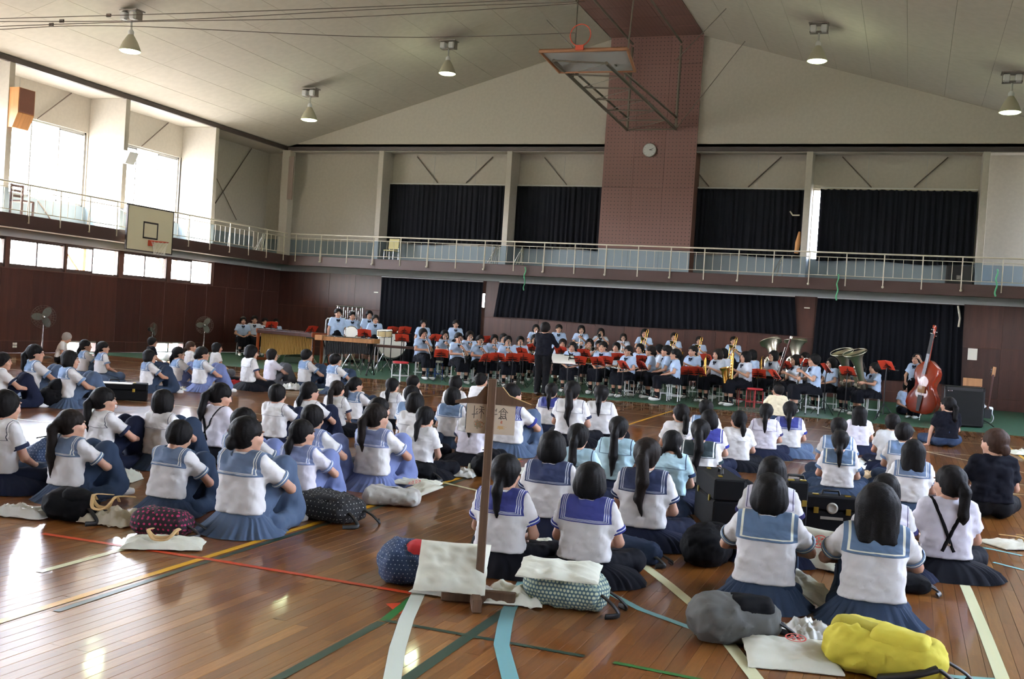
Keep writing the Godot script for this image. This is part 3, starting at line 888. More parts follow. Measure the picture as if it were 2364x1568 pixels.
func make_hand(curl: float) -> Shape:
	var f := Field.new(V(-0.07, -0.03, -0.1), V(0.09, 0.21, 0.04), 0.0046)
	f.bone(V(0, -0.02, 0), V(0, 0.02, 0), 0.024, 0.022, 0.02)
	var lens := [0.062, 0.072, 0.068, 0.052]
	for i in 4:
		var x := 0.028 - i * 0.019
		var k := V(x, 0.083 - absf(i - 1) * 0.004, 0)
		f.bone(V(x * 0.6, 0.015, 0), k, 0.013, 0.0115, 0.012)
		var dir := curl * 0.8
		var p := k
		for j in 3:
			var l: float = lens[i] * [0.45, 0.31, 0.24][j]
			var q := p + V(0, cos(dir), -sin(dir)) * l
			f.bone(p, q, 0.0098 - j * 0.0008, 0.009 - j * 0.0009, 0.003)
			p = q; dir += curl
	var t1 := V(0.045, 0.05, -0.014)
	f.bone(V(0.018, 0.012, -0.004), t1, 0.014, 0.0115, 0.012)
	f.bone(t1, t1 + V(0.012, 0.03, -0.016 - curl * 0.01), 0.0105, 0.0085, 0.004)
	var s := f.net()
	for i in s.c.size(): s.c[i] = SKIN
	return s
func make_hair() -> void:
	var styles := ["bob", "crop", "low_tail", "tail", "long_tail", "wavy_tail", "bun", "twin", "loose"]
	for st in styles:
		var low := -0.2
		if st in ["long_tail", "wavy_tail"]: low = -0.5
		if st in ["tail", "loose", "low_tail", "twin"]: low = -0.36
		var f := Field.new(V(-0.16, low, -0.13), V(0.16, 0.16, 0.22), 0.0085)
		f.blob(V(0, 0.028, 0.02), V(0.095, 0.098, 0.107), 0.02)
		if st == "bob":
			f.blob(V(0, -0.035, 0.022), V(0.106, 0.088, 0.094), 0.03)
		elif st == "loose":
			f.bone(V(-0.034, 0, 0.04), V(-0.052, -0.19, 0.07), 0.08, 0.062, 0.03, false, true)
			f.bone(V(0.034, 0, 0.04), V(0.052, -0.19, 0.07), 0.08, 0.062, 0.03, false, true)
		elif st == "crop":
			f.blob(V(0, -0.01, 0.03), V(0.083, 0.085, 0.085), 0.02)
		else:
			f.blob(V(0, -0.02, 0.035), V(0.076, 0.075, 0.075), 0.02)
		f.blob(V(0, -0.052, -0.088), V(0.066, 0.088, 0.075), 0.0, true)
		f.blob(V(0, -0.005, -0.108), V(0.056, 0.062, 0.05), 0.0, true)
		if st in ["bob", "loose", "crop"]:
			for s in [-1, 1]: f.bone(V(s * 0.074, 0.03, -0.03), V(s * 0.078, -0.07 if st in ["bob", "loose"] else -0.03, -0.02), 0.014, 0.008, 0.01)
		if st in ["low_tail", "tail", "long_tail", "wavy_tail", "bun", "twin"]:
			for s in [-1, 1]: f.blob(V(s * 0.086, -0.04, -0.046), V(0.042, 0.056, 0.058), 0.0, true)
		match st:
			"low_tail":
				f.bone(V(0, -0.03, 0.1), V(0, -0.1, 0.125), 0.03, 0.034, 0.02); f.bone(V(0, -0.1, 0.125), V(0.005, -0.22, 0.12), 0.034, 0.02, 0.02); f.bone(V(0.005, -0.22, 0.12), V(0.005, -0.27, 0.115), 0.02, 0.006, 0.01)
			"tail":
				f.bone(V(0, 0.02, 0.105), V(0, -0.04, 0.145), 0.028, 0.036, 0.02); f.bone(V(0, -0.04, 0.145), V(0, -0.19, 0.14), 0.036, 0.034, 0.02); f.bone(V(0, -0.19, 0.14), V(0.01, -0.3, 0.125), 0.034, 0.008, 0.02)
			"long_tail":
				f.bone(V(0, 0.03, 0.105), V(0, -0.04, 0.15), 0.03, 0.038, 0.02); f.bone(V(0, -0.04, 0.15), V(0, -0.25, 0.145), 0.038, 0.042, 0.02); f.bone(V(0, -0.25, 0.145), V(-0.01, -0.44, 0.13), 0.042, 0.012, 0.02)
			"wavy_tail":
				f.bone(V(0, 0.04, 0.105), V(0, -0.02, 0.15), 0.03, 0.042, 0.02); f.bone(V(0, -0.02, 0.15), V(0.015, -0.16, 0.155), 0.042, 0.046, 0.02); f.bone(V(0.015, -0.16, 0.155), V(-0.01, -0.28, 0.14), 0.04, 0.032, 0.02); f.bone(V(-0.01, -0.28, 0.14), V(0.02, -0.4, 0.135), 0.03, 0.006, 0.02)
			"bun":
				f.blob(V(0, -0.045, 0.112), V(0.045, 0.048, 0.035), 0.012)
			"twin":
				for s in [-1, 1]:
					f.bone(V(s * 0.05, -0.05, 0.07), V(s * 0.095, -0.13, 0.06), 0.024, 0.028, 0.02); f.bone(V(s * 0.095, -0.13, 0.06), V(s * 0.11, -0.27, 0.02), 0.028, 0.01, 0.02)
		f.rough(0.005, V(34, 9, 34), 3)
		hair_mesh[st] = f.net().mesh()
	for q in [["hair_black", rgb(17, 15, 16)], ["hair_soft", rgb(26, 20, 18)], ["hair_grey", rgb(150, 146, 142)], ["hair_brown", rgb(52, 36, 28)]]:
		var m := mat(q[0], q[1], 0.58)
		m.metallic_specular = 0.26
		m.uv1_triplanar = true; m.uv1_scale = V(30, 3, 30)
		relief(m, mats["weave_tex"], 0.7)

func hand_xf(at: Vector3, along: Vector3, palm: Vector3, left: bool) -> Transform3D:
	var y := along.normalized()
	var z := -(palm - y * palm.dot(y)).normalized()
	var x := y.cross(z)
	return Transform3D(Basis(x * (-1.0 if left else 1.0), y, z), at)
# a pose: joints in metres, facing -z, origin on the floor under the seat
func pose(key: String) -> Dictionary:
	if pose_cache.has(key): return pose_cache[key]
	var w := key.split(" ")
	var P := {}
	var base: String = w[0]
	var arms: String = w[1] if w.size() > 1 else "lap"
	var hy := 0.0      # head turn, + is left
	var hp := 0.0      # head pitch, + looks down
	var lean := 0.0    # forward lean of the trunk
	for q in w:
		if q.begins_with("yaw"): hy = deg_to_rad(float(q.substr(3)))
		if q.begins_with("nod"): hp = deg_to_rad(float(q.substr(3)))
		if q.begins_with("lean"): lean = deg_to_rad(float(q.substr(4)))
	var floor_sit := base in ["hug", "fold", "prop", "side"]
	var hip := V(0, 0.115, 0)
	if base == "chair": hip = V(0, 0.515, 0)
	if base == "stand": hip = V(0, 0.86, 0)
	var tr := Transform3D(turned(-lean), hip)
	P.trunk = tr
	P.hem = tr * V(0, 0.055, 0.0)
	P.waist = tr * V(0, 0.13, 0.005)
	P.chest = tr * V(0, 0.29, 0.0)
	P.neck = tr * V(0, 0.435, -0.005)
	P.head = Transform3D(turned(-lean * 0.5 - hp, hy) * Basis.from_scale(V(1.08, 1.08, 1.08)), tr * V(0, 0.545, -0.028 - 0.05 * sin(hp)) - V(0, 0.014, 0) * hp)
	for s in [0, 1]:
		var g := -1.0 if s == 0 else 1.0
		var sd := "l" if s == 0 else "r"
		P["sho" + sd] = tr * V(g * 0.15, 0.38, 0.0)
		P["hip" + sd] = hip + V(g * 0.085, -0.01, 0)
		match base:
			"hug":
				P["kne" + sd] = V(g * 0.095, 0.415, -0.33); P["ank" + sd] = V(g * 0.085, 0.065, -0.5)
			"fold", "prop":
				P["kne" + sd] = V(g * 0.27, 0.1, -0.3); P["ank" + sd] = V(-g * 0.06, 0.06, -0.36)
			"side":
				P["kne" + sd] = V(0.1 + g * 0.12, 0.1, -0.38); P["ank" + sd] = V(0.36, 0.06, -0.1 - 0.1 * s)
			"chair":
				P["kne" + sd] = V(g * 0.09, 0.49, -0.4); P["ank" + sd] = V(g * 0.095, 0.09, -0.36)
			"stand":
				P["kne" + sd] = V(g * 0.085, 0.47, -0.015); P["ank" + sd] = V(g * 0.085, 0.085, 0.02)
		var toe := V(0, -0.045, -0.15)
		if base in ["fold", "prop"]: toe = V(-g * 0.12, -0.02, -0.05)
		if base == "side": toe = V(0.1, -0.02, 0.1)
		P["toe" + sd] = P["ank" + sd] + toe
		var el := V(g * 0.2, 0.16, -0.04); var wr := V(g * 0.07, 0.1, -0.26)
		match arms:
			"hug":
				el = V(g * 0.255, 0.19, -0.2); wr = V(g * 0.075, 0.15, -0.4)
			"lap":
				el = V(g * 0.215, 0.15, -0.06); wr = V(g * 0.06, 0.075, -0.26)
			"down":
				el = V(g * 0.215, 0.12, 0.0); wr = V(g * 0.21, -0.1, -0.05)
			"front":
				el = V(g * 0.21, 0.17, -0.1); wr = V(g * 0.025, 0.25 - 0.07 * g, -0.27)
			"high":
				el = V(g * 0.22, 0.24, -0.17); wr = V(g * 0.035, 0.43, -0.27)
			"sax":
				el = V(g * 0.21, 0.15, -0.07); wr = V(0.1 + g * 0.045, 0.16 - 0.1 * g, -0.24)
			"round":
				el = V(g * 0.23, 0.2, -0.14); wr = V(g * 0.1, 0.22, -0.3)
			"bass":
				el = V(-0.33, 0.34, -0.16) if g < 0 else V(0.24, 0.14, -0.04)
				wr = V(-0.23, 0.56, -0.26) if g < 0 else V(0.1, 0.0, -0.26)
			"baton":
				el = V(g * 0.24, 0.2, -0.12); wr = V(g * 0.13, 0.24, -0.36)
			"prop":
				el = V(-0.22, 0.12, -0.05) if g < 0 else V(0.2, 0.15, -0.08)
				wr = V(-0.25, -0.1, -0.05) if g < 0 else V(0.08, 0.06, -0.26)
		P["elb" + sd] = tr * el; P["wri" + sd] = tr * wr
	P.arms = arms; P.base = base; P.floor_sit = floor_sit
	pose_cache[key] = P
	return P
func body_mesh(key: String, cell := 0.016) -> ArrayMesh:
	var P := pose(key)
	if P.has("body"): return P.body
	var lo := V(INF, INF, INF); var hi := -lo
	for j in P:
		if P[j] is Vector3: lo = lo.min(P[j]); hi = hi.max(P[j])
	var f := Field.new(lo - V(0.14, 0.1, 0.14), hi + V(0.14, 0.12, 0.14), cell)
	f.bone(P.hem, P.chest, 0.085, 0.085, 0.04)
	f.bone(P.hipl, P.hipr, 0.075, 0.075, 0.04)
	f.bone(P.shol + (P.neck - P.shol) * 0.35, P.shor + (P.neck - P.shor) * 0.35, 0.045, 0.045, 0.05)
	f.bone(P.chest, P.neck, 0.08, 0.05, 0.04)
	f.bone(P.neck, P.head * V(0, -0.08, 0.024), 0.047, 0.043, 0.03)
	for s in ["l", "r"]:
		f.bone(P["sho" + s], P["elb" + s], 0.042, 0.034, 0.03)
		f.bone(P["elb" + s], P["wri" + s], 0.034, 0.022, 0.02)
		f.bone(P["hip" + s], P["kne" + s], 0.075, 0.052, 0.03)
		f.bone(P["kne" + s], P["kne" + s].lerp(P["ank" + s], 0.4), 0.05, 0.05, 0.02)
		f.bone(P["kne" + s].lerp(P["ank" + s], 0.4), P["ank" + s], 0.05, 0.034, 0.02)
		f.bone(P["ank" + s] - V(0, 0.02, 0), P["toe" + s], 0.036, 0.028, 0.02)
	var S := f.net()
	for i in S.c.size(): S.c[i] = SKIN
	S.add(head_shape, P.head)
	for s in ["l", "r"]:
		var along: Vector3 = (P["wri" + s] - P["elb" + s]).normalized()
		var left: bool = s == "l"
		var palm := V(1.0 if left else -1.0, -0.3, 0.2)
		var hs := hand_open
		if P.arms in ["front", "sax", "high", "round", "baton", "bass"]: hs = hand_grip
		if P.arms in ["lap", "hug"]: palm = V(0.25 if left else -0.25, -1, 0.2)
		if P.arms == "prop" and left: along = V(-0.2, -0.25, -1).normalized(); palm = V(0, -1, 0)
		S.add(hs, hand_xf(P["wri" + s], along, palm, left))
	P.body = S.mesh()
	return P.body
func blouse(key: String, cell := 0.0155, long_sleeves := false) -> ArrayMesh:
	var P := pose(key)
	if P.has("blouse"): return P.blouse
	var lo := V(INF, INF, INF); var hi := -lo
	for j in ["hem", "chest", "shol", "shor", "elbl", "elbr", "neck"]: lo = lo.min(P[j]); hi = hi.max(P[j])
	var f := Field.new(lo - V(0.2, 0.1, 0.2), hi + V(0.2, 0.12, 0.2), cell)
	var tr: Transform3D = P.trunk
	var hem := 0.02 if P.floor_sit else -0.03
	for g in [-1.0, 0.0, 1.0]:
		f.bone(tr * V(g * 0.084, hem, 0.008), tr * V(g * 0.07, 0.16, 0.008), 0.104, 0.095, 0.035, true)
		f.bone(tr * V(g * 0.07, 0.16, 0.008), tr * V(g * 0.075, 0.3, 0.004), 0.095, 0.09, 0.035)
	f.bone(tr * V(-0.07, 0.3, 0.005), tr * V(-0.1, 0.36, 0), 0.086, 0.056, 0.05)
	f.bone(tr * V(0.07, 0.3, 0.005), tr * V(0.1, 0.36, 0), 0.086, 0.056, 0.05)
	f.bone(tr * V(-0.105, 0.378, 0), tr * V(0.105, 0.378, 0), 0.05, 0.05, 0.06)
	f.bone(tr * V(0, 0.35, 0.0), tr * V(0, 0.435, 0.0), 0.085, 0.062, 0.05, false, true)
	P.cuffs = []
	for s in ["l", "r"]:
		var a: Vector3 = P["sho" + s]; var b: Vector3 = P["elb" + s]
		if long_sleeves:
			f.bone(a, b, 0.06, 0.05, 0.05); f.bone(b, P["wri" + s], 0.05, 0.036, 0.02, false, true)
		else:
			var q := a.lerp(b, 0.66)
			f.bone(a, q, 0.054, 0.063, 0.05, false, true)
			P.cuffs.append([q, (b - a).normalized()])
	f.rough(0.011, V(9, 16, 9), 11)
	f.rough(0.006, V(22, 30, 22), 12)
	f.cut(tr * V(0, hem + 0.006, 0), -tr.basis.y)
	P.field = f
	var S := f.net()
	P.blouse = S.mesh()
	# the sailor collar lies on the blouse: rays find its surface
	var rows := []
	var cols := 22
	var bx := tr.basis.x; var by := tr.basis.y; var bz := tr.basis.z
	var top := tr * V(0, 0.37, 0)
	for j in 17:
		var row := PackedVector3Array()
		for i in cols + 1:
			var u := float(i) / cols * 2.0 - 1.0
			var x := u * 0.176
			var start := lerpf(deg_to_rad(48), deg_to_rad(-42), smoothstep(0.045, 0.075, absf(x)))
			var dir: Vector3; var from: Vector3
			if j < 8:
				var phi := lerpf(start, deg_to_rad(80), j / 7.0)
				dir = (by * cos(phi) + bz * sin(phi)).normalized()
				from = top + bx * x + dir * 0.28
			else:
				dir = bz
				from = top + bx * x * lerpf(1.0, 1.03, (j - 7) / 9.0) + by * (-(j - 7) / 9.0 * 0.085) + dir * 0.28
			var h := f.hit(from, -dir, 0.009)
			if h.x == INF: h = from - dir * (0.2)
			row.append(h)
		rows.append(row)
	var c := sh()
	c.loft(rows, false, false)
	# a hem that gives the cloth its thickness
	var back := []
	for j in rows.size():
		var r2 := PackedVector3Array()
		for i in rows[j].size(): r2.append(rows[j][i] - (bz * 0.6 + by * 0.4) * 0.004)
		back.append(r2)
	c.loft([rows[16], back[16]], false, false, 0.0, 0.0)
	var e1 := PackedVector3Array(); var e2 := PackedVector3Array(); var e3 := PackedVector3Array(); var e4 := PackedVector3Array()
	for j in rows.size(): e1.append(rows[j][0]); e2.append(back[j][0]); e3.append(rows[j][cols]); e4.append(back[j][cols])
	c.loft([e1, e2], false, false, 0.0, 0.0); c.loft([e3, e4], false, false, 0.0, 0.0)
	P.collar = c.mesh()
	return P.blouse
func pleat_skirt(key: String) -> ArrayMesh:
	var P := pose(key)
	if P.has("skirt"): return P.skirt
	var S := sh()
	var rings := []
	var n := 96
	var nz := FastNoiseLite.new(); nz.seed = 4; nz.frequency = 0.8
	# [height, side, back, front, pleat depth]
	var lv := []
	match P.base:
		"hug": lv = [[0.23, 0.11, 0.075, 0.09, 0.0], [0.16, 0.14, 0.085, 0.11, 0.003], [0.128, 0.182, 0.112, 0.15, 0.005], [0.09, 0.215, 0.15, 0.22, 0.009], [0.045, 0.25, 0.205, 0.29, 0.015], [0.012, 0.285, 0.25, 0.34, 0.02], [0.004, 0.30, 0.265, 0.35, 0.02]]
		"fold", "prop": lv = [[0.23, 0.11, 0.075, 0.09, 0.0], [0.16, 0.14, 0.085, 0.13, 0.003], [0.128, 0.19, 0.115, 0.24, 0.005], [0.1, 0.29, 0.155, 0.38, 0.009], [0.06, 0.36, 0.2, 0.45, 0.013], [0.018, 0.4, 0.24, 0.48, 0.016], [0.004, 0.41, 0.25, 0.49, 0.016]]
		"side": lv = [[0.23, 0.13, 0.11, 0.1, 0.0], [0.18, 0.19, 0.155, 0.26, 0.004], [0.13, 0.25, 0.185, 0.42, 0.008], [0.06, 0.34, 0.215, 0.5, 0.01], [0.004, 0.38, 0.24, 0.52, 0.012]]
		"stand": lv = [[0.98, 0.12, 0.1, 0.1, 0.0], [0.85, 0.165, 0.13, 0.13, 0.004], [0.65, 0.2, 0.165, 0.165, 0.012], [0.46, 0.235, 0.2, 0.2, 0.018], [0.40, 0.24, 0.205, 0.205, 0.018]]
		"chair": lv = [[0.62, 0.13, 0.1, 0.11, 0.0], [0.55, 0.18, 0.15, 0.2, 0.003], [0.47, 0.2, 0.17, 0.3, 0.006], [0.40, 0.205, 0.175, 0.32, 0.008]]
	for l in lv:
		var ring := PackedVector3Array()
		for k in n:
			var a := TAU * k / n
			var fold := absf(fposmod(k / float(n) * 26.0 + nz.get_noise_1d(k * 0.5), 1.0) * 2.0 - 1.0) * 2.0 - 1.0
			var wob := 1.0 + 0.06 * nz.get_noise_2d(cos(a) * 2.0, sin(a) * 2.0)
			var rz: float = l[2] if sin(a) > 0 else l[3]
			ring.append(V(cos(a) * (l[1] * wob + fold * l[4]), l[0] + (0.006 * fold if l[4] > 0.01 else 0.0), sin(a) * (rz * wob + fold * l[4])))
		rings.append(ring)
	S.loft(rings, true, P.base != "stand" and P.base != "chair")
	if P.base in ["hug", "chair", "fold", "prop"]:
		var f: Field
		if P.base in ["fold", "prop"]:
			f = Field.new(V(-0.46, -0.03, -0.6), V(0.46, 0.3, 0.2), 0.0185)
			for s in ["l", "r"]:
				f.bone(P["hip" + s], P["kne" + s], 0.085, 0.075, 0.05)
				f.bone(P["kne" + s], P["ank" + s], 0.08, 0.085, 0.05)
			f.rough(0.014, V(14, 6, 14), 31)
			f.cut(V(0, 0.004, 0), V(0, -1, 0))
		elif P.base == "hug":
			f = Field.new(V(-0.34, -0.03, -0.68), V(0.34, 0.58, 0.16), 0.0185)
			for s in ["l", "r"]:
				f.bone(P["hip" + s], P["kne" + s], 0.092, 0.085, 0.05)
				f.bone(P["kne" + s], P["ank" + s].lerp(P["kne" + s], 0.12), 0.085, 0.1, 0.05)
			f.bone(V(0, 0.33, -0.33), V(0, 0.1, -0.42), 0.085, 0.11, 0.05)
			f.bone(V(-0.17, 0.05, -0.15), V(-0.13, 0.05, -0.42), 0.07, 0.07, 0.06); f.bone(V(0.17, 0.05, -0.15), V(0.13, 0.05, -0.42), 0.07, 0.07, 0.06)
			f.rough(0.012, V(12, 5, 12), 31)
			f.cut(V(0, 0.004, 0), V(0, -1, 0))
		else:
			f = Field.new(V(-0.34, 0.16, -0.62), V(0.34, 0.7, 0.18), 0.0185)
			for s in ["l", "r"]:
				f.bone(P["hip" + s], P["kne" + s], 0.105, 0.082, 0.05)
				f.bone(P["kne" + s], P["kne" + s] - V(0, 0.25, -0.03), 0.082, 0.1, 0.04)
			f.bone(V(0, 0.49, -0.12), V(0, 0.46, -0.39), 0.09, 0.085, 0.05)
			f.bone(V(0, 0.46, -0.39), V(0, 0.27, -0.37), 0.08, 0.09, 0.05)
			f.rough(0.02, V(26, 2, 26), 31)
			f.cut(V(0, 0.28, 0), V(0, -1, 0))
		S.add(f.net())
	P.skirt = S.mesh()
	return P.skirt
func trousers(key: String) -> ArrayMesh:
	var P := pose(key)
	if P.has("trousers"): return P.trousers
	var lo := V(INF, INF, INF); var hi := -lo
	for j in ["hipl", "hipr", "knel", "kner", "ankl", "ankr", "waist"]: lo = lo.min(P[j]); hi = hi.max(P[j])
	var f := Field.new(lo - V(0.2, 0.12, 0.2), hi + V(0.2, 0.12, 0.2), 0.018)
	f.bone(P.waist, P.hem, 0.1, 0.11, 0.05)
	for s in ["l", "r"]:
		f.bone(P["hip" + s], P["kne" + s], 0.105, 0.075, 0.04)
		f.bone(P["kne" + s], P["ank" + s] + V(0, -0.03, 0), 0.075, 0.062, 0.02, false, true)
	f.rough(0.012, V(14, 10, 14), 17)
	P.trousers = f.net().mesh()
	return P.trousers

# ---------------------------------------------------------------- dressing a person
func stripes(key: String, ground: Color, line: Color, count: int, thick: float, inset: float, gap: float) -> StandardMaterial3D:
	var n := 192
	var im := Image.create(n, n, false, Image.FORMAT_RGB8)
	im.fill(ground)
	for y in n:
		for x in n:
			var u := float(x) / n; var v := float(y) / n
			var dist := minf(minf(u, 1.0 - u) * 0.35, (1.0 - v) * 0.30)
			if v < 0.08 : dist = 1.0
			for k in count:
				var a := inset + k * gap
				if dist > a and dist < a + thick: im.set_pixel(x, y, line)
	var m := mat(key, Color(1, 1, 1), 0.8)
	m.albedo_texture = ImageTexture.create_from_image(im)
	m.rim_enabled = true; m.rim = 0.15
	return m
func cloth(key: String, c: Color, rough := 0.82) -> StandardMaterial3D:
	var m := mat(key, c, rough)
	if c.get_luminance() > 0.25:
		m.rim_enabled = true; m.rim = 0.15
	else: m.metallic_specular = 0.25
	m.uv1_triplanar = true; m.uv1_scale = V(26, 26, 26)
	relief(m, mats["weave_tex"], 0.35)
	return m
var dress := {}
func make_wardrobe() -> void:
	cloth("white_cloth", rgb(218, 215, 212)); cloth("lilac_cloth", rgb(214, 209, 217)); cloth("aqua_cloth", rgb(176, 208, 216)); cloth("cream_cloth", rgb(226, 214, 180)); cloth("greyish_cloth", rgb(206, 206, 204))
	cloth("band_cloth", rgb(170, 190, 218)); cloth("band_pale", rgb(194, 202, 214)); cloth("night_cloth", rgb(14, 15, 24)); cloth("black_cloth", rgb(15, 15, 18))
	cloth("navy_skirt", rgb(26, 31, 50)); cloth("black_skirt", rgb(17, 18, 25)); cloth("steel_skirt", rgb(68, 86, 112)); cloth("mid_skirt", rgb(48, 60, 79)); cloth("peri_skirt", rgb(108, 121, 166)); cloth("grey_skirt", rgb(84, 86, 92)); cloth("denim", rgb(48, 62, 86))
	cloth("white_sock", rgb(226, 224, 220)); cloth("black_sock", rgb(24, 24, 28)); cloth("bow", rgb(24, 26, 42))
	mat("shoe_white", rgb(222, 220, 214), 0.5); mat("shoe_dark", rgb(40, 34, 32), 0.4)
	var sk := mat("skin", Color(1, 1, 1), 0.55)
	sk.vertex_color_use_as_albedo = true
	sk.subsurf_scatter_enabled = true; sk.subsurf_scatter_strength = 0.08
	# collars: [ground, line colour, how many, thickness, inset, gap]
	var C := {
		"steel": [rgb(98, 117, 145), rgb(236, 236, 226), 2, 0.007, 0.022, 0.015], "peri": [rgb(128, 141, 182), rgb(232, 234, 240), 2, 0.007, 0.022, 0.015],
		"sky": [rgb(112, 137, 170), rgb(226, 234, 240), 1, 0.014, 0.016, 0.0], "plain": [rgb(226, 224, 220), rgb(44, 50, 72), 1, 0.006, 0.010, 0.0],
		"bare": [rgb(226, 224, 220), rgb(226, 224, 220), 1, 0.002, 0.01, 0.0], "lilac": [rgb(222, 218, 228), rgb(52, 50, 92), 1, 0.005, 0.008, 0.0],
		"royal": [rgb(50, 58, 130), rgb(206, 210, 218), 3, 0.006, 0.014, 0.0125], "royal_one": [rgb(48, 54, 138), rgb(230, 232, 240), 1, 0.011, 0.016, 0.0],
		"navy": [rgb(40, 52, 88), rgb(186, 190, 198), 2, 0.007, 0.016, 0.014], "dusty": [rgb(90, 114, 142), rgb(228, 228, 208), 1, 0.016, 0.024, 0.0],
		"pine": [rgb(44, 58, 62), rgb(230, 232, 228), 1, 0.012, 0.014, 0.0], "aqua": [rgb(178, 210, 218), rgb(40, 58, 88), 1, 0.009, 0.010, 0.0]}
	for k in C:
		var q: Array = C[k]
		stripes("collar_" + k, q[0], q[1], q[2], q[3], q[4], q[5])
		cloth("cuff_" + k, q[0] if q[0].get_luminance() < 0.75 else q[1]); cloth("cuff_line_" + k, q[1] if q[0].get_luminance() < 0.75 else q[0])
func along_y(dir: Vector3) -> Basis:
	var y := dir.normalized()
	var x := y.cross(Vector3.BACK if absf(y.z) < 0.9 else Vector3.RIGHT).normalized()
	return Basis(x, y, x.cross(y))
func person(key: String, at: Vector3, turn: float, size: float, o: Dictionary, label: String, group: String) -> Node3D:
	var P := pose(key)
	var t := thing("person", label, "person", at, turn, group)
	t.scale = V(size, size, size)
	part("body", body_mesh(key, o.get("cell", 0.0165)), mats["skin"], t)
	part("blouse" if not o.has("tee") else "shirt", blouse(key, o.get("cell", 0.0155), o.get("long", false)), mats[o.get("top", "white_cloth")], t)
	var hx: Transform3D = P.head
	part("hair", hair_mesh[o.get("hair", "bob")], mats[o.get("hair_color", "hair_black")], t, hx)
	var col: String = o.get("collar", "")
	if col:
		part("sailor_collar", P.collar, mats["collar_" + col], t)
		for c in P.cuffs:
			if not mats.has("cuff_mesh"): mats["cuff_mesh"] = sh().lathe([Vector2(0.066, -0.034), Vector2(0.0695, -0.03), Vector2(0.0705, -0.004), Vector2(0.068, 0.0), Vector2(0.063, 0.0)], Transform3D(), 18, false).mesh()
			if not mats.has("cuff_line_mesh"): mats["cuff_line_mesh"] = sh().lathe([Vector2(0.0708, -0.022), Vector2(0.0718, -0.021), Vector2(0.0718, -0.015), Vector2(0.0708, -0.014)], Transform3D(), 18, false).mesh()
			var cf := part("cuff", mats["cuff_mesh"], mats["cuff_" + col], t, Transform3D(along_y(c[1]), c[0] + c[1] * 0.004))
			if o.get("near", false): part("cuff_stripe", mats["cuff_line_mesh"], mats["cuff_line_" + col], cf)
	if o.has("trousers"): part("trousers", trousers(key), mats[o.trousers], t)
	else: part("skirt", pleat_skirt(key), mats[o.get("skirt", "navy_skirt")], t)
	if o.get("bow", false):
		if not mats.has("bow_mesh"):
			var b := sh()
			b.loft([PackedVector3Array([V(-0.045, 0.03, 0), V(-0.045, 0, -0.012), V(-0.045, -0.032, 0), V(-0.045, 0, 0.006)]), PackedVector3Array([V(0, 0.01, -0.004), V(0, 0, -0.016), V(0, -0.01, -0.004), V(0, 0, 0.006)]), PackedVector3Array([V(0.045, 0.03, 0), V(0.045, 0, -0.012), V(0.045, -0.032, 0), V(0.045, 0, 0.006)])])
			b.box(V(-0.014, -0.04, -0.004), V(0.018, 0.05, 0.006), turned(0, 0, -0.25)); b.box(V(0.014, -0.04, -0.004), V(0.018, 0.05, 0.006), turned(0, 0, 0.25))
			mats["bow_mesh"] = b.mesh()
		var tr: Transform3D = P.trunk
		part("bow_tie", mats["bow_mesh"], mats["bow"], t, tr * Transform3D(turned(0.35), V(0, 0.375, -0.098)))
		part("shirt_collar", _shirt_collar(), mats[o.get("top", "white_cloth")], t, tr * Transform3D(Basis(), V(0, 0.43, -0.004)))
	var sock: String = o.get("sock", "white_sock")
	for s in ["l", "r"]:
		var a: Vector3 = P["ank" + s]; var e: Vector3 = P["toe" + s]
		var kn: Vector3 = P["kne" + s]
		var up := a.lerp(kn, 0.3 if not P.floor_sit else 0.16)
		if not P.has("sock" + s):
			P["sock" + s] = sh().tube([up, a.lerp(kn, 0.08), a - V(0, 0.02, 0) + (a - e).normalized() * 0.02, a.lerp(e, 0.5) - V(0, 0.012, 0), e], [0.045, 0.039, 0.047, 0.043, 0.034], 10).mesh()
			P["shoe" + s] = sh().tube([a + (a - e).normalized() * 0.05 - V(0, 0.035, 0), a - V(0, 0.03, 0), a.lerp(e, 0.55) - V(0, 0.018, 0), e, e + (e - a).normalized() * 0.03 - V(0, 0.006, 0)], [0.034, 0.048, 0.05, 0.044, 0.02], 10, true, 0.86).mesh()
		part("sock", P["sock" + s], mats[sock], t)
		if not P.floor_sit: part("shoe", P["shoe" + s], mats[o.get("shoe", "shoe_white")], t)
	if o.get("straps", false):
		var f: Field = P.field
		var tr: Transform3D = P.trunk
		for g in [-1.0, 1.0]:
			var pts := []
			for k in 15:
				var v := k / 14.0
				var phi := deg_to_rad(-30 + 110 * minf(v * 3.2, 1.0))
				var x: float = g * lerpf(0.118, -0.04, clampf(v * 1.15 - 0.15, 0.0, 1.0))
				var dir := (tr.basis.y * cos(phi) + tr.basis.z * sin(phi)).normalized()
				var from := tr * V(x, 0.37 - maxf(0.0, v - 0.3) * 0.44, 0) + dir * 0.26
				var h := f.hit(from, -dir, 0.004)
				if h.x != INF: pts.append(h)
			part("suspender", sh().tube(pts, 0.013, 6, true, 0.35), mats["black_cloth"], t)
		var bk := f.hit(tr * V(0, 0.135, 0.3), -tr.basis.z, 0.006)
		if bk.x != INF: part("buckle", sh().box(bk, V(0.03, 0.022, 0.006), tr.basis, 0.002), mats["chrome"], t)
	return t
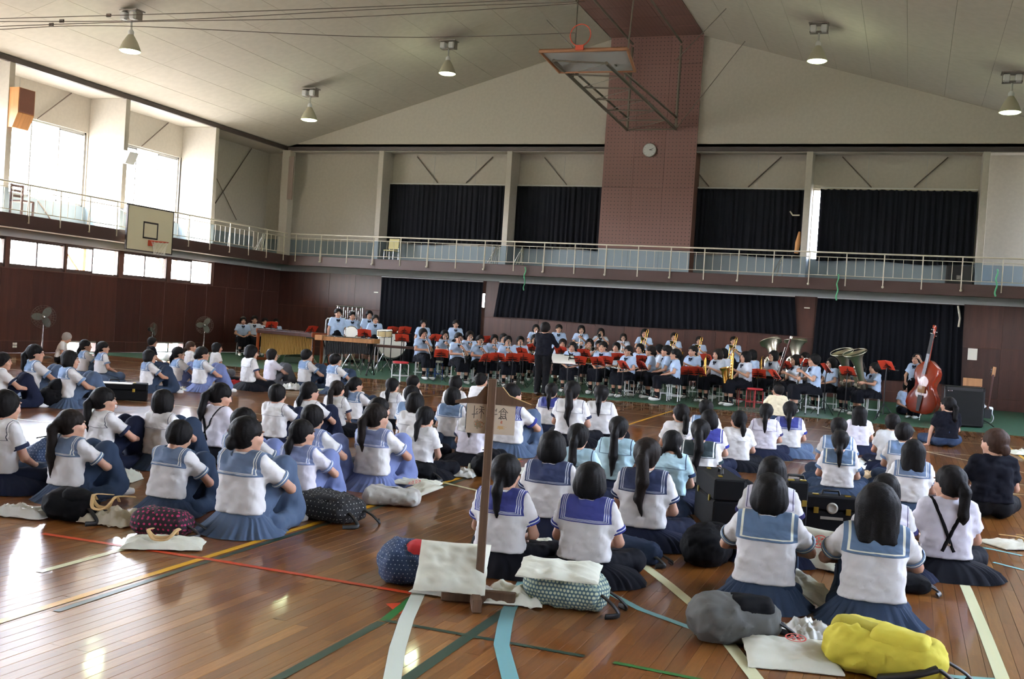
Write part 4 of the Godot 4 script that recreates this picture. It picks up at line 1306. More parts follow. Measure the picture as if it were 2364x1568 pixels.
func _shirt_collar() -> ArrayMesh:
	if not mats.has("shirt_collar_mesh"):
		var s := sh().lathe([Vector2(0.072, -0.035), Vector2(0.066, 0.0), Vector2(0.058, 0.018), Vector2(0.054, 0.014)], Transform3D(Basis.from_scale(V(1, 1, 0.95)), Vector3.ZERO), 20, false)
		for g in [-1.0, 1.0]:
			s.prism(PackedVector2Array([Vector2(0, 0.012), Vector2(g * 0.055, 0.0), Vector2(g * 0.05, -0.05)]), 0.004, Transform3D(turned(0.45), V(0, -0.005, -0.07)))
		mats["shirt_collar_mesh"] = s.mesh()
	return mats["shirt_collar_mesh"]

# ---------------------------------------------------------------- things: one prototype of each kind, then copies
var protos := {}
func place(kind: String, at: Vector3, turn: float, label: String, category: String, group := "", size := 1.0, called := "") -> Node3D:
	var o: Node3D
	if protos.has(kind): o = protos[kind].duplicate()
	else:
		o = Node3D.new()
		build_kind(kind, o)
		protos[kind] = o
	o.name = numbered(called if called else kind)
	add_child(o)
	o.transform = Transform3D(turned(0, turn).scaled(V(size, size, size)), at)
	o.set_meta("label", label); o.set_meta("category", category)
	if group: o.set_meta("group", group)
	return o
func ring_pts(c: Vector3, r: float, u: Vector3, w: Vector3, n := 20, a0 := 0.0, a1 := TAU) -> Array:
	var p := []
	for k in n + 1:
		var a := lerpf(a0, a1, float(k) / n)
		p.append(c + (u * cos(a) + w * sin(a)) * r)
	return p
func build_kind(kind: String, o: Node3D) -> void:
	var bm: Material = mats["black_metal"]
	var br: Material = mats["brass"]
	var sv: Material = mats["silver_plate"]
	match kind:
		"music_stand":
			part("pole", sh().tube([V(0, 0.12, 0), V(0, 0.8, 0), V(0, 1.0, 0.02)], 0.011, 6), bm, o)
			for k in 3:
				var a := TAU * k / 3 + 0.5
				part("leg", sh().tube([V(0, 0.34, 0), V(cos(a) * 0.28, 0.015, sin(a) * 0.28)], 0.008, 5), bm, o)
				part("leg_brace", sh().tube([V(0, 0.14, 0), V(cos(a) * 0.15, 0.17, sin(a) * 0.15)], 0.006, 5), bm, o)
			part("desk", sh().box(V(0, 1.04, 0.035), V(0.34, 0.02, 0.012), turned(-0.5)).box(V(0, 1.04, 0.035), V(0.02, 0.24, 0.012), turned(-0.5)).box(V(0, 0.97, 0.085), V(0.42, 0.012, 0.04), turned(-0.5)), bm, o)
		"music_folder":   # red covers face away from the player, pages towards her (+z)
			for g in [-1.0, 1.0]:
				part("cover", sh().box(V(g * 0.13, 0, 0), V(0.255, 0.325, 0.006), turned(0, g * 0.12), 0.002), mats["red_panel"], o)
				part("pages", sh().box(V(g * 0.128, 0, 0.007), V(0.235, 0.305, 0.006), turned(0, g * 0.12)), mats["paper"], o)
			part("spine", sh().box(V(0, 0, -0.012), V(0.02, 0.325, 0.006)), mats["red_panel"], o)
			part("rest_bar", sh().box(V(0, -0.06, -0.02), V(0.3, 0.014, 0.008)).box(V(0, -0.03, -0.02), V(0.016, 0.22, 0.008)), mats["black_metal"], o)
		"clarinet":
			part("body", sh().tube([V(0, 0.06, 0), V(0, -0.5, 0)], [0.012, 0.015], 8), mats["black_plastic"], o)
			part("mouthpiece", sh().tube([V(0, 0.13, 0.006), V(0, 0.06, 0)], [0.004, 0.011], 7), mats["black_plastic"], o)
			part("bell", sh().lathe([Vector2(0.014, 0.1), Vector2(0.018, 0.05), Vector2(0.034, 0.0), Vector2(0.03, 0.0)], Transform3D(Basis(), V(0, -0.6, 0)), 12, false), mats["black_plastic"], o)
			var k := sh()
			for i in 9: k.ball(V(0, 0.0 - i * 0.055, -0.018), V(0.01, 0.007, 0.005), Basis(), 8, 5)
			k.tube([V(0.013, 0.02, -0.006), V(0.015, -0.46, -0.006)], 0.0035, 5)
			part("keys", k, mats["chrome"], o)
			part("ring", sh().lathe([Vector2(0.0165, -0.008), Vector2(0.0165, 0.008)], Transform3D(Basis(), V(0, -0.25, 0)), 10, false), mats["chrome"], o)
		"flute":
			part("tube", sh().tube([V(-0.33, 0, 0), V(0.33, 0, 0)], 0.0105, 8), mats["chrome"], o)
			var k := sh()
			for i in 12: k.ball(V(-0.05 + i * 0.028, 0.012, 0), V(0.009, 0.004, 0.009), Basis(), 8, 5)
			part("keys", k, mats["chrome"], o)
			part("lip_plate", sh().ball(V(-0.24, 0.008, 0), V(0.024, 0.006, 0.014)), mats["chrome"], o)
		"saxophone":
			part("neck", sh().tube([V(0, 0.50, 0.1), V(0.0, 0.53, 0.05), V(0.0, 0.51, 0.01), V(0.0, 0.46, 0.0)], [0.008, 0.01, 0.012, 0.014], 8), br, o)
			part("body", sh().tube([V(0, 0.46, 0), V(0, 0.1, 0), V(0, 0.0, 0), V(0, -0.05, -0.03), V(0, -0.065, -0.075), V(0, -0.04, -0.11)], [0.014, 0.03, 0.034, 0.037, 0.04, 0.042], 10), br, o)
			part("bell", sh().tube([V(0, -0.04, -0.11), V(0, 0.05, -0.125), V(0, 0.15, -0.14), V(0, 0.2, -0.16)], [0.042, 0.05, 0.064, 0.085], 14, false), br, o)
			part("mouthpiece", sh().tube([V(0, 0.5, 0.1), V(0, 0.485, 0.16)], [0.011, 0.006], 7), mats["black_plastic"], o)
			var k := sh()
			for i in 9: k.ball(V(0.0, 0.4 - i * 0.045, -0.036), V(0.016, 0.013, 0.006), Basis(), 8, 5)
			k.tube([V(0.03, 0.4, 0), V(0.035, 0.02, 0)], 0.004, 5)
			part("keys", k, br, o)
		"trumpet":   # held upright, bell down
			part("leadpipe", sh().tube([V(-0.02, 0.25, 0), V(-0.02, -0.12, 0), V(-0.01, -0.15, 0), V(0.02, -0.15, 0), V(0.03, -0.12, 0), V(0.03, 0.12, 0)], 0.006, 6), mats["chrome"], o)
			part("bell", sh().tube([V(0.03, 0.2, 0), V(0.03, 0.0, 0), V(0.03, -0.15, 0), V(0.03, -0.22, 0), V(0.03, -0.25, 0)], [0.006, 0.007, 0.014, 0.032, 0.06], 14, false), mats["chrome"], o)
			for i in 3: part("valve", sh().tube([V(0.005, 0.05 - i * 0.03, -0.05), V(0.005, 0.05 - i * 0.03, 0.06)], 0.012, 8), mats["chrome"], o)
			part("mouthpiece", sh().lathe([Vector2(0.006, 0.0), Vector2(0.013, 0.03)], Transform3D(Basis(), V(-0.02, 0.25, 0)), 10), mats["chrome"], o)
		"trombone":   # held upright, slide up
			part("slide", sh().tube([V(-0.03, -0.1, 0), V(-0.03, 0.72, 0), V(-0.02, 0.76, 0), V(0.02, 0.76, 0), V(0.03, 0.72, 0), V(0.03, -0.1, 0)], 0.0085, 6), br, o)
			part("bell", sh().tube([V(0.03, -0.1, 0), V(0.05, -0.2, -0.02), V(0.1, -0.2, -0.04), V(0.11, 0.0, -0.04), V(0.11, 0.25, -0.04), V(0.11, 0.36, -0.04), V(0.11, 0.4, -0.04)], [0.009, 0.01, 0.011, 0.013, 0.025, 0.05, 0.085], 14, false), br, o)
			part("brace", sh().tube([V(-0.03, 0.02, 0), V(0.11, 0.02, -0.03)], 0.006, 5), br, o)
		"french_horn":
			part("coil", sh().tube(ring_pts(V(0, 0, 0), 0.13, V(1, 0, 0), V(0, 1, 0.2), 22), 0.013, 7), br, o)
			part("inner_coil", sh().tube(ring_pts(V(0.01, 0.01, 0.02), 0.08, V(1, 0, 0), V(0, 1, 0.2), 18), 0.01, 6), br, o)
			part("bell", sh().tube([V(-0.1, 0.06, 0), V(-0.14, -0.02, 0.0), V(-0.13, -0.12, -0.03), V(-0.09, -0.18, -0.09), V(-0.06, -0.2, -0.14)], [0.014, 0.024, 0.045, 0.09, 0.15], 18, false), br, o)
			part("leadpipe", sh().tube([V(0.02, 0.26, 0.12), V(0.08, 0.18, 0.04), V(0.13, 0.05, 0.0)], 0.007, 6), br, o)
			for i in 3: part("valve", sh().tube([V(-0.03 + i * 0.035, 0.0, -0.02), V(-0.03 + i * 0.035, 0.0, 0.04)], 0.014, 8), br, o)
		"tuba":
			part("bell", sh().tube([V(-0.06, -0.3, 0), V(-0.08, 0.0, 0), V(-0.08, 0.3, 0), V(-0.07, 0.46, 0), V(-0.06, 0.55, 0), V(-0.05, 0.6, 0)], [0.05, 0.065, 0.09, 0.13, 0.19, 0.255], 26, false), sv, o)
			part("rim", sh().tube(ring_pts(V(-0.05, 0.6, 0), 0.255, V(1, 0, 0), V(0, 0, 1), 26), 0.007, 6), sv, o)
			part("bow", sh().tube([V(-0.06, -0.3, 0), V(-0.04, -0.38, 0), V(0.04, -0.42, 0), V(0.12, -0.38, 0), V(0.15, -0.28, 0), V(0.16, 0.1, 0), V(0.14, 0.2, 0), V(0.08, 0.24, 0), V(0.03, 0.18, 0), V(0.02, -0.1, 0)], [0.05, 0.05, 0.048, 0.045, 0.043, 0.04, 0.037, 0.034, 0.03, 0.026], 10), sv, o)
			for i in 4:
				part("valve", sh().tube([V(0.0 + i * 0.035, -0.16, -0.07), V(0.0 + i * 0.035, 0.1, -0.07)], 0.016, 8), sv, o)
				part("valve_slide", sh().tube(ring_pts(V(0.0 + i * 0.035, -0.16, -0.07), 0.05, V(0, 1, 0), V(0, 0, 1), 12), 0.008, 6), sv, o)
			part("leadpipe", sh().tube([V(0.06, 0.24, 0.14), V(0.1, 0.22, 0.06), V(0.12, 0.1, -0.06)], 0.01, 6), sv, o)
		"bassoon":
			part("body", sh().tube([V(0.16, -0.42, -0.12), V(-0.2, 0.82, -0.02)], [0.036, 0.022], 10), mats["dark_maple"], o)
			part("bell_ring", sh().lathe([Vector2(0.023, 0), Vector2(0.03, 0.03), Vector2(0.03, 0.05)], Transform3D(along_y(V(-0.36, 1.24, 0.1)), V(-0.2, 0.8, -0.02)), 12, false), mats["paper"], o)
			part("bocal", sh().tube([V(-0.02, 0.25, -0.05), V(-0.03, 0.4, -0.04), V(0.02, 0.42, 0.06)], 0.006, 6), mats["chrome"], o)
			part("keys", sh().tube([V(0.13, -0.2, -0.15), V(-0.1, 0.6, -0.08)], 0.006, 5), mats["chrome"], o)
		"bass_clarinet":
			part("body", sh().tube([V(0, 0.28, 0.0), V(0, -0.62, 0.0)], 0.02, 8), mats["black_plastic"], o)
			part("neck", sh().tube([V(0, 0.28, 0), V(0, 0.35, 0.02), V(0, 0.37, 0.06), V(0, 0.36, 0.13)], [0.012, 0.011, 0.01, 0.009], 7), mats["chrome"], o)
			part("bell", sh().tube([V(0, -0.62, 0), V(0, -0.72, 0.0), V(0, -0.74, -0.04), V(0, -0.7, -0.1), V(0, -0.66, -0.13)], [0.02, 0.03, 0.04, 0.055, 0.08], 14, false), mats["chrome"], o)
			var k := sh()
			for i in 13: k.ball(V(0, 0.22 - i * 0.062, -0.024), V(0.016, 0.012, 0.006), Basis(), 8, 5)
			k.tube([V(0.022, 0.24, 0), V(0.022, -0.55, 0)], 0.005, 5)
			part("keys", k, mats["chrome"], o)
			part("peg", sh().tube([V(0, -0.74, 0.01), V(0, -0.86, 0.02)], 0.006, 5), mats["chrome"], o)
		"stool", "red_stool", "blue_stool":
			var leg: Material = mats["steel_white"]
			var seat: Material = mat("seat_red", rgb(176, 36, 46), 0.5)
			if kind == "red_stool": leg = mat("frame_red", rgb(150, 30, 34), 0.45)
			if kind == "blue_stool": leg = mat("frame_blue", rgb(40, 76, 150), 0.45); seat = mats["paper"]
			part("seat", sh().lathe([Vector2(0.15, 0.4), Vector2(0.165, 0.41), Vector2(0.165, 0.43), Vector2(0.15, 0.44), Vector2(0.01, 0.443)], Transform3D(), 20), seat, o)
			for k in 2:
				var a := PI * k / 2
				var u := V(cos(a), 0, sin(a)); 
				part("leg_hoop", sh().tube([u * 0.17 + V(0, 0.012, 0), u * 0.165 + V(0, 0.37, 0), u * 0.14 + V(0, 0.4, 0), u * -0.14 + V(0, 0.4 - 0.001, 0), u * -0.165 + V(0, 0.37, 0), u * -0.17 + V(0, 0.012, 0)], 0.011, 7), leg, o)
			part("foot_ring", sh().tube(ring_pts(V(0, 0.15, 0), 0.165, V(1, 0, 0), V(0, 0, 1), 20), 0.007, 6), leg, o)
			for k in 4: part("rubber_foot", sh().tube([V(0.17, 0.0, 0).rotated(Vector3.UP, PI / 2 * k), V(0.17, 0.025, 0).rotated(Vector3.UP, PI / 2 * k)], 0.014, 7), mats["rubber"], o)
		"lamp":
			part("bracket", sh().box(V(0, -0.06, 0), V(0.5, 0.03, 0.3), Basis(), 0.004).box(V(-0.2, -0.16, 0), V(0.03, 0.22, 0.2)).box(V(0.2, -0.16, 0), V(0.03, 0.22, 0.2)).box(V(0, -0.27, 0), V(0.44, 0.03, 0.2)), mat("lamp_bracket", rgb(120, 112, 104), 0.6), o)
			for g in [-1.0, 1.0]: part("ballast", sh().box(V(g * 0.13, -0.2, 0.08), V(0.15, 0.17, 0.2), Basis(), 0.02), mats["steel_white"], o)
			part("stem", sh().tube([V(0, -0.28, 0), V(0, -0.5, 0)], 0.022, 8), mats["aluminium"], o)
			part("socket", sh().lathe([Vector2(0.03, -0.48), Vector2(0.065, -0.52), Vector2(0.07, -0.58), Vector2(0.05, -0.63)], Transform3D(), 16, false), mats["steel_white"], o)
			part("reflector", sh().lathe([Vector2(0.06, -0.6), Vector2(0.1, -0.66), Vector2(0.17, -0.78), Vector2(0.22, -0.9), Vector2(0.25, -0.98), Vector2(0.24, -0.98), Vector2(0.16, -0.79), Vector2(0.09, -0.67)], Transform3D(), 24, false), mat("reflector_skin", rgb(176, 172, 150), 0.45), o)
			var bulb := mat("lamp_glow", rgb(245, 255, 225), 0.4)
			bulb.emission_enabled = true; bulb.emission = rgb(240, 255, 205); bulb.emission_energy_multiplier = 9.0
			part("bulb", sh().lathe([Vector2(0.235, -0.975), Vector2(0.2, -1.0), Vector2(0.1, -1.02), Vector2(0.005, -1.025)], Transform3D(), 24, true), bulb, o)
			var l := OmniLight3D.new()
			l.name = "lamp_light"; l.light_color = rgb(232, 250, 205); l.light_energy = LAMP; l.light_size = 0.2; l.omni_range = 60.0; l.omni_attenuation = 2.0; l.shadow_enabled = true
			l.position = V(0, -1.3, 0)
			o.add_child(l)
		"standing_fan":
			part("base", sh().lathe([Vector2(0.24, 0.0), Vector2(0.24, 0.02), Vector2(0.2, 0.04), Vector2(0.05, 0.06)], Transform3D(), 22), mats["black_plastic"], o)
			part("pole", sh().tube([V(0, 0.05, 0), V(0, 0.9, 0)], 0.022, 8), mats["chrome"], o)
			part("motor", sh().tube([V(0, 0.95, 0.16), V(0, 0.95, 0.02)], [0.07, 0.09], 14), mats["black_plastic"], o)
			for k in 3:
				var a := TAU * k / 3
				part("blade", sh().ball(V(cos(a) * 0.13, 0.95 + sin(a) * 0.13, -0.03), V(0.13, 0.085, 0.012), turned(0.2, 0, a)), mat("blade", rgb(84, 92, 84), 0.5), o)
			part("hub", sh().ball(V(0, 0.95, -0.05), V(0.045, 0.045, 0.03)), mats["chrome"], o)
			var g := sh()
			for r in [0.08, 0.16, 0.22, 0.27]:
				g.tube(ring_pts(V(0, 0.95, -0.09 if r < 0.26 else -0.03), r, V(1, 0, 0), V(0, 1, 0), 28), 0.004, 5)
			for k in 24:
				var a := TAU * k / 24
				var u := V(cos(a), sin(a), 0)
				g.tube([u * 0.04 + V(0, 0.95, -0.1), u * 0.2 + V(0, 0.95, -0.095), u * 0.27 + V(0, 0.95, -0.03), u * 0.2 + V(0, 0.95, 0.05)], 0.0025, 4)
			part("guard", g, mats["rod"], o)
		"hanger_clip":
			pass
func held(kind: String, who: Node3D, local: Transform3D, label: String, category: String, group := "") -> Node3D:
	var o := place(kind, Vector3.ZERO, 0, label, category, group)
	o.transform = who.transform * local
	return o

# ---------------------------------------------------------------- bags
func soft(size: Vector3, lump: float, sd: int, cell := 0.016) -> Shape:
	var f := Field.new(V(-size.x / 2 - 0.08, -0.04, -size.z / 2 - 0.08), V(size.x / 2 + 0.08, size.y + 0.08, size.z / 2 + 0.08), cell)
	var r := minf(size.y * 0.5, minf(size.x, size.z) * 0.42)
	for s in [-1.0, 0.0, 1.0]:
		f.bone(V(-size.x / 2 + r, r, s * (size.z / 2 - r)), V(size.x / 2 - r * 1.25, r * 0.92, s * (size.z / 2 - r * 1.15)), r, r * 0.86, 0.06)
	if size.y > r * 2.1:
		f.bone(V(-size.x / 4, r, 0), V(size.x / 8, size.y - r * 0.9, 0), r, r * 0.9, 0.09)
	f.rough(lump, V(9, 12, 9), sd); f.rough(lump * 0.6, V(26, 18, 26), sd + 1)
	f.cut(V(0, 0.003, 0), V(0, -1, 0))
	return f.net()
func bag(label: String, px: float, py: float, turn: float, size: Vector3, m: Material, sd: int, o := {}) -> Node3D:
	size *= V(1.18, 1.05, 1.18)
	var t := thing(o.get("name", "backpack"), label, "bag", on_height(px, py) + V(0, o.get("lift", 0.0), 0), turn, o.get("group", ""))
	part("body", soft(size, o.get("lump", 0.016), sd), m, t)
	var trim: Material = mats[o.get("trim", "black_plastic")]
	if o.get("pocket", true):
		part("pocket", soft(size * V(0.5, 0.45, 0.6), 0.008, sd + 7, 0.014), o.get("pocket_mat", m), t, Transform3D(Basis(), V(size.x * 0.12, size.y * 0.58, size.z * 0.08)))
	if o.get("strap", true):
		for g in [-1.0, 1.0]:
			part("strap", sh().tube(bend([V(size.x * 0.4, size.y * 0.5, g * size.z * 0.2), V(size.x * 0.55, size.y * 0.32, g * size.z * 0.25), V(size.x * 0.64, 0.02, g * size.z * 0.3), V(size.x * 0.52, 0.015, g * size.z * 0.5)]), 0.017, 6, true, 0.4), trim, t)
	if o.get("panel", false):
		part("base_panel", sh().tube(bend([V(size.x * 0.02, 0.03, size.z * 0.47), V(size.x * 0.25, size.y * 0.32, size.z * 0.44), V(size.x * 0.42, size.y * 0.5, size.z * 0.28)]), 0.035, 8, true, 0.5), trim, t)
		part("side_pocket", soft(size * V(0.42, 0.4, 0.35), 0.008, sd + 9, 0.014), mat("pocket_olive", rgb(168, 156, 48), 0.8), t, Transform3D(Basis(), V(-size.x * 0.22, size.y * 0.62, size.z * 0.1)))
	part("zipper", sh().tube([V(-size.x * 0.3, size.y * 0.93, 0), V(0, size.y * 1.0, 0.01), V(size.x * 0.25, size.y * 0.9, 0)], 0.006, 5), trim, t)
	return t
func crumple(w: float, l: float, h: float, sd: int) -> Shape:
	var nz := FastNoiseLite.new(); nz.seed = sd; nz.frequency = 4.5; nz.fractal_octaves = 3; nz.noise_type = FastNoiseLite.TYPE_CELLULAR; nz.cellular_return_type = FastNoiseLite.RETURN_DISTANCE
	var top := []; var bot := []
	for j in 21:
		var a := PackedVector3Array(); var b := PackedVector3Array()
		for i in 21:
			var u := i / 10.0 - 1.0; var v := j / 10.0 - 1.0
			var edge := maxf(absf(u), absf(v))
			var dome := pow(maxf(0.0, 1.0 - pow(edge, 4.0)), 0.6)
			var n := nz.get_noise_2d(u * 0.5, v * 0.5)
			var pinch := 1.0 - 0.08 * (1.0 - absf(v)) * (1.0 + n)
			var x := u * w / 2 * pinch; var z := v * l / 2 * (1.0 - 0.06 * absf(u) * n)
			var lift := h * (0.55 + 0.5 * n) * dome + 0.22 * h * maxf(0.0, v - 0.5) * 2.0 * (0.6 + n)
			a.append(V(x, 0.012 + lift, z)); b.append(V(x, 0.003 + 0.1 * h * maxf(0.0, v - 0.5), z))
		top.append(a); bot.append(b)
	var s := sh()
	s.loft(top, false, false); s.loft(bot, false, false)
	for e in [0, 20]:
		s.loft([top[e], bot[e]], false, false)
		var p := PackedVector3Array(); var q := PackedVector3Array()
		for j in 21: p.append(top[j][e]); q.append(bot[j][e])
		s.loft([p, q], false, false)
	return s
func tote(label: String, px: float, py: float, turn: float, w: float, l: float, h: float, sd: int, o := {}) -> Node3D:
	w *= 1.2; l *= 1.2; h *= 1.35
	var at := on_height(px, py, o.get("lift", 0.0))
	var t := thing(o.get("name", "tote_bag"), label, "bag", at, turn, o.get("group", ""))
	t.rotation.x = o.get("tip", 0.0)
	part("bag_body", crumple(w, l, h, sd), mats[o.get("mat", "tote_white")], t)
	if o.get("stamp", false):
		if not mats.has("stamp_red"): mat("stamp_red", rgb(214, 96, 88), 0.8)
		var s := sh()
		var c := V(0.02, h * 0.9 + 0.012, -0.02)
		for k in 24:
			var a := TAU * k / 24; var b := TAU * (k + 1) / 24
			s.quad(c + V(cos(a), 0, sin(a)) * 0.05, c + V(cos(b), 0, sin(b)) * 0.05, c + V(cos(b), 0, sin(b)) * 0.042, c + V(cos(a), 0, sin(a)) * 0.042, Vector3.UP)
		for k in 6:
			var a := TAU * k / 6
			s.quad(c + V(cos(a), 0, sin(a)) * 0.038, c + V(cos(a + 0.35), 0, sin(a + 0.35)) * 0.026, c + V(cos(a), 0, sin(a)) * 0.008, c + V(cos(a - 0.35), 0, sin(a - 0.35)) * 0.026, Vector3.UP)
		part("red_stamp", s, mats["stamp_red"], t)
	if o.get("handles", false):
		for g in [-1.0, 1.0]:
			part("handle", sh().tube(bend([V(-0.08, h * 0.7, l * 0.3 * g), V(-0.08, h * 0.8 + 0.015, l * 0.44), V(-0.04, h * 0.5 + 0.015, l * 0.56 + 0.03 * g), V(0.04, h * 0.5 + 0.015, l * 0.56 + 0.03 * g), V(0.08, h * 0.8 + 0.015, l * 0.44), V(0.08, h * 0.7, l * 0.3 * g)]), 0.012, 6, true, 0.35), mats["handle_tan"], t)
	return t
func hard_case(label: String, px: float, py: float, turn: float, size: Vector3, o := {}) -> Node3D:
	var t := thing("instrument_case", label, "case", on_height(px, py), turn)
	var m: Material = mats["case_black"]
	part("shell", sh().box(V(0, size.y * 0.3, 0), V(size.x, size.y * 0.6 - 0.004, size.z), Basis(), 0.012), m, t)
	part("lid", sh().box(V(0, size.y * 0.8, 0), V(size.x, size.y * 0.4 - 0.004, size.z), Basis(), 0.012), m, t)
	for g in [-0.3, 0.3]:
		part("latch", sh().box(V(size.x * g, size.y * 0.6, size.z / 2 + 0.004), V(0.04, 0.05, 0.012), Basis(), 0.003), mats["latch_gold"], t)
		part("latch", sh().box(V(size.x * g, size.y + 0.004, size.z * 0.2), V(0.05, 0.012, 0.03), Basis(), 0.003), mats["latch_gold"], t)
	part("handle", sh().tube([V(-0.07, size.y, 0), V(-0.06, size.y + 0.035, 0), V(0.06, size.y + 0.035, 0), V(0.07, size.y, 0)], 0.011, 7), mats["black_plastic"], t)
	if o.get("emblem", false):
		part("emblem", sh().lathe([Vector2(0.045, 0), Vector2(0.045, 0.006), Vector2(0.03, 0.008), Vector2(0.028, 0.004), Vector2(0.002, 0.005)], Transform3D(turned(PI / 2), V(0, size.y * 0.68, size.z / 2)), 20), mats["emblem_silver"], t)
		part("name_plate", sh().box(V(0, size.y * 0.4, size.z / 2 + 0.003), V(size.x * 0.42, 0.022, 0.006)), mats["emblem_silver"], t)
	if o.get("worn", false):
		part("worn_patch", sh().ball(V(-size.x / 2 - 0.001, size.y * 0.5, 0.0), V(0.003, size.y * 0.2, 0.03)), mats["emblem_silver"], t)
	return t
func dots(key: String, ground: Color, dot: Color, n: int, r: float) -> StandardMaterial3D:
	var im := Image.create(128, 128, false, Image.FORMAT_RGB8)
	im.fill(ground)
	var s := 128.0 / n
	for y in 128:
		for x in 128:
			var j := int(y / s)
			var p := Vector2(fposmod(x + (s / 2 if j % 2 else 0.0), s) - s / 2, fposmod(y, s) - s / 2)
			if p.length() < r * s: im.set_pixel(x, y, dot)
	var m := mat(key, Color(1, 1, 1), 0.85)
	return grain(m, ImageTexture.create_from_image(im), V(6, 6, 6), false)
func make_bags() -> void:
	cloth("tote_white", rgb(226, 226, 206)); cloth("tote_cream", rgb(214, 208, 186)); cloth("handle_tan", rgb(196, 164, 110)); cloth("bag_black", rgb(16, 16, 19)); cloth("bag_yellow", rgb(202, 188, 58)); cloth("bag_grey", rgb(84, 84, 80)); cloth("bag_silver", rgb(190, 188, 178)); cloth("bag_navy", rgb(36, 46, 64)); cloth("bag_red", rgb(176, 34, 40)); cloth("paper_brown", rgb(196, 168, 128))
	mat("case_black", rgb(14, 14, 16), 0.75).metallic_specular = 0.25; mat("latch_gold", rgb(196, 172, 80), 0.3, 1.0); mat("emblem_silver", rgb(168, 166, 154), 0.4, 0.6)
	var vy := mat("vinyl", Color(0.88, 0.88, 0.84), 0.25)
	vy.backlight_enabled = true; vy.backlight = Color(0.4, 0.4, 0.38)
	var dot_w := dots("bag_dots", rgb(24, 24, 27), rgb(214, 214, 206), 5, 0.1)
	var dot_m := dots("bag_magenta", rgb(30, 20, 26), rgb(176, 44, 96), 5, 0.22)
	var weave := dots("bag_weave", rgb(78, 104, 112), rgb(198, 206, 172), 8, 0.36)
	var star := dots("bag_denim", rgb(44, 62, 92), rgb(190, 196, 204), 7, 0.12)
	# right foreground
	bag("big yellow backpack lying behind the right-hand pair", 2050, 1560, -0.3, V(0.48, 0.21, 0.29), mats["bag_yellow"], 1, {"panel": true})
	tote("white tote with red flower stamp between grey and yellow backpacks", 1825, 1515, 0.25, 0.36, 0.3, 0.06, 2, {"stamp": true, "tip": 0.12, "lift": 0.02})
	tote("pale vinyl bag crumpled behind the stamped tote", 1868, 1470, 0.5, 0.18, 0.18, 0.16, 3, {"mat": "vinyl", "name": "vinyl_bag"})
	tote("small white tote tucked behind the yellow backpack", 1955, 1475, 0.9, 0.25, 0.2, 0.1, 4)
	bag("charcoal grey backpack with loose strap on the cream line", 1700, 1478, 0.45, V(0.4, 0.21, 0.26), mats["bag_grey"], 5, {"pocket_mat": mats["bag_black"]})
	bag("plain black backpack leaning at dusty-collared pupil's left hand", 1636, 1300, 1.2, V(0.3, 0.24, 0.24), mats["bag_black"], 6)
	tote("white tote with red stamp leaning on the emblem case", 1890, 1268, -0.3, 0.26, 0.24, 0.05, 7, {"stamp": true, "lift": 0.12, "tip": 0.9})
	bag("black shoulder bag under the leaning stamped tote", 1890, 1300, 0.2, V(0.3, 0.14, 0.22), mats["bag_black"], 8, {"pocket": false})
	tote("crumpled white paper bag between the two dusty collars", 1868, 1365, 1.2, 0.2, 0.3, 0.1, 9, {"tip": 0.4, "lift": 0.06})
	hard_case("tall black instrument case with worn end and brass latches", 1655, 1212, -1.2, V(0.76, 0.42, 0.24), {"worn": true})
	hard_case("black case with round emblem behind the right-hand pair", 1912, 1225, 0.25, V(0.42, 0.29, 0.2), {"emblem": true})
	hard_case("narrow dark grey case standing beside the emblem case", 1828, 1230, 0.4, V(0.16, 0.42, 0.2))
	bag("black bag heaped behind the tall worn case", 1705, 1170, 0.4, V(0.34, 0.24, 0.3), mats["bag_black"], 10, {"pocket": false})
	bag("black bag beside crossed-strap pupil's skirt", 2105, 1365, 0.2, V(0.2, 0.1, 0.2), mats["bag_black"], 11, {"pocket": false, "name": "shoulder_bag"})
	tote("cream tote lying alone right of the crossed-strap pupil", 2345, 1262, 0.6, 0.36, 0.26, 0.08, 12, {"mat": "tote_cream", "handles": true})
	tote("white bag on the floor beyond the woman in black", 2362, 1050, 0.3, 0.3, 0.3, 0.14, 13)
	tote("brown paper bag among the steel-collared listeners", 1995, 1105, 0.3, 0.3, 0.24, 0.16, 14, {"mat": "paper_brown", "name": "paper_bag"})
	tote("white plastic bag beside the lilac-bloused pupil", 1990, 1080, 0.8, 0.36, 0.3, 0.2, 15, {"mat": "vinyl", "name": "vinyl_bag"})
	# around the sign
	bag("blue speckled backpack left of the sign foot", 958, 1345, 0.3, V(0.34, 0.22, 0.28), star, 16, {"trim": "black_plastic", "pocket_mat": mats["bag_red"]})
	tote("folded white tote on the blue speckled backpack", 1045, 1312, 0.3, 0.32, 0.26, 0.06, 17, {"lift": 0.17, "tip": 0.75})
	tote("crinkled vinyl bag under the sign pole", 1055, 1372, 0.1, 0.4, 0.2, 0.1, 18, {"mat": "vinyl", "name": "vinyl_bag"})
	tote("white carrier bag standing right of the sign foot", 1188, 1385, 0.3, 0.26, 0.26, 0.13, 19)
	bag("teal and cream woven-pattern bag near the sign", 1312, 1400, 0.0, V(0.4, 0.2, 0.24), weave, 20)
	tote("folded white tote on top of the woven-pattern bag", 1292, 1322, 0.2, 0.36, 0.22, 0.07, 21, {"lift": 0.215, "tip": 0.15})
	bag("navy canvas bag right of the blue-collared bob pupil", 1465, 1295, -0.2, V(0.32, 0.13, 0.18), mats["bag_navy"], 22, {"pocket": false})
	tote("white tote standing between the two royal-blue collars", 1245, 1270, 0.5, 0.2, 0.24, 0.12, 23)
	bag("navy satchel beside the aqua-bloused pupil", 1545, 1215, 0.2, V(0.26, 0.22, 0.2), mats["bag_navy"], 24)
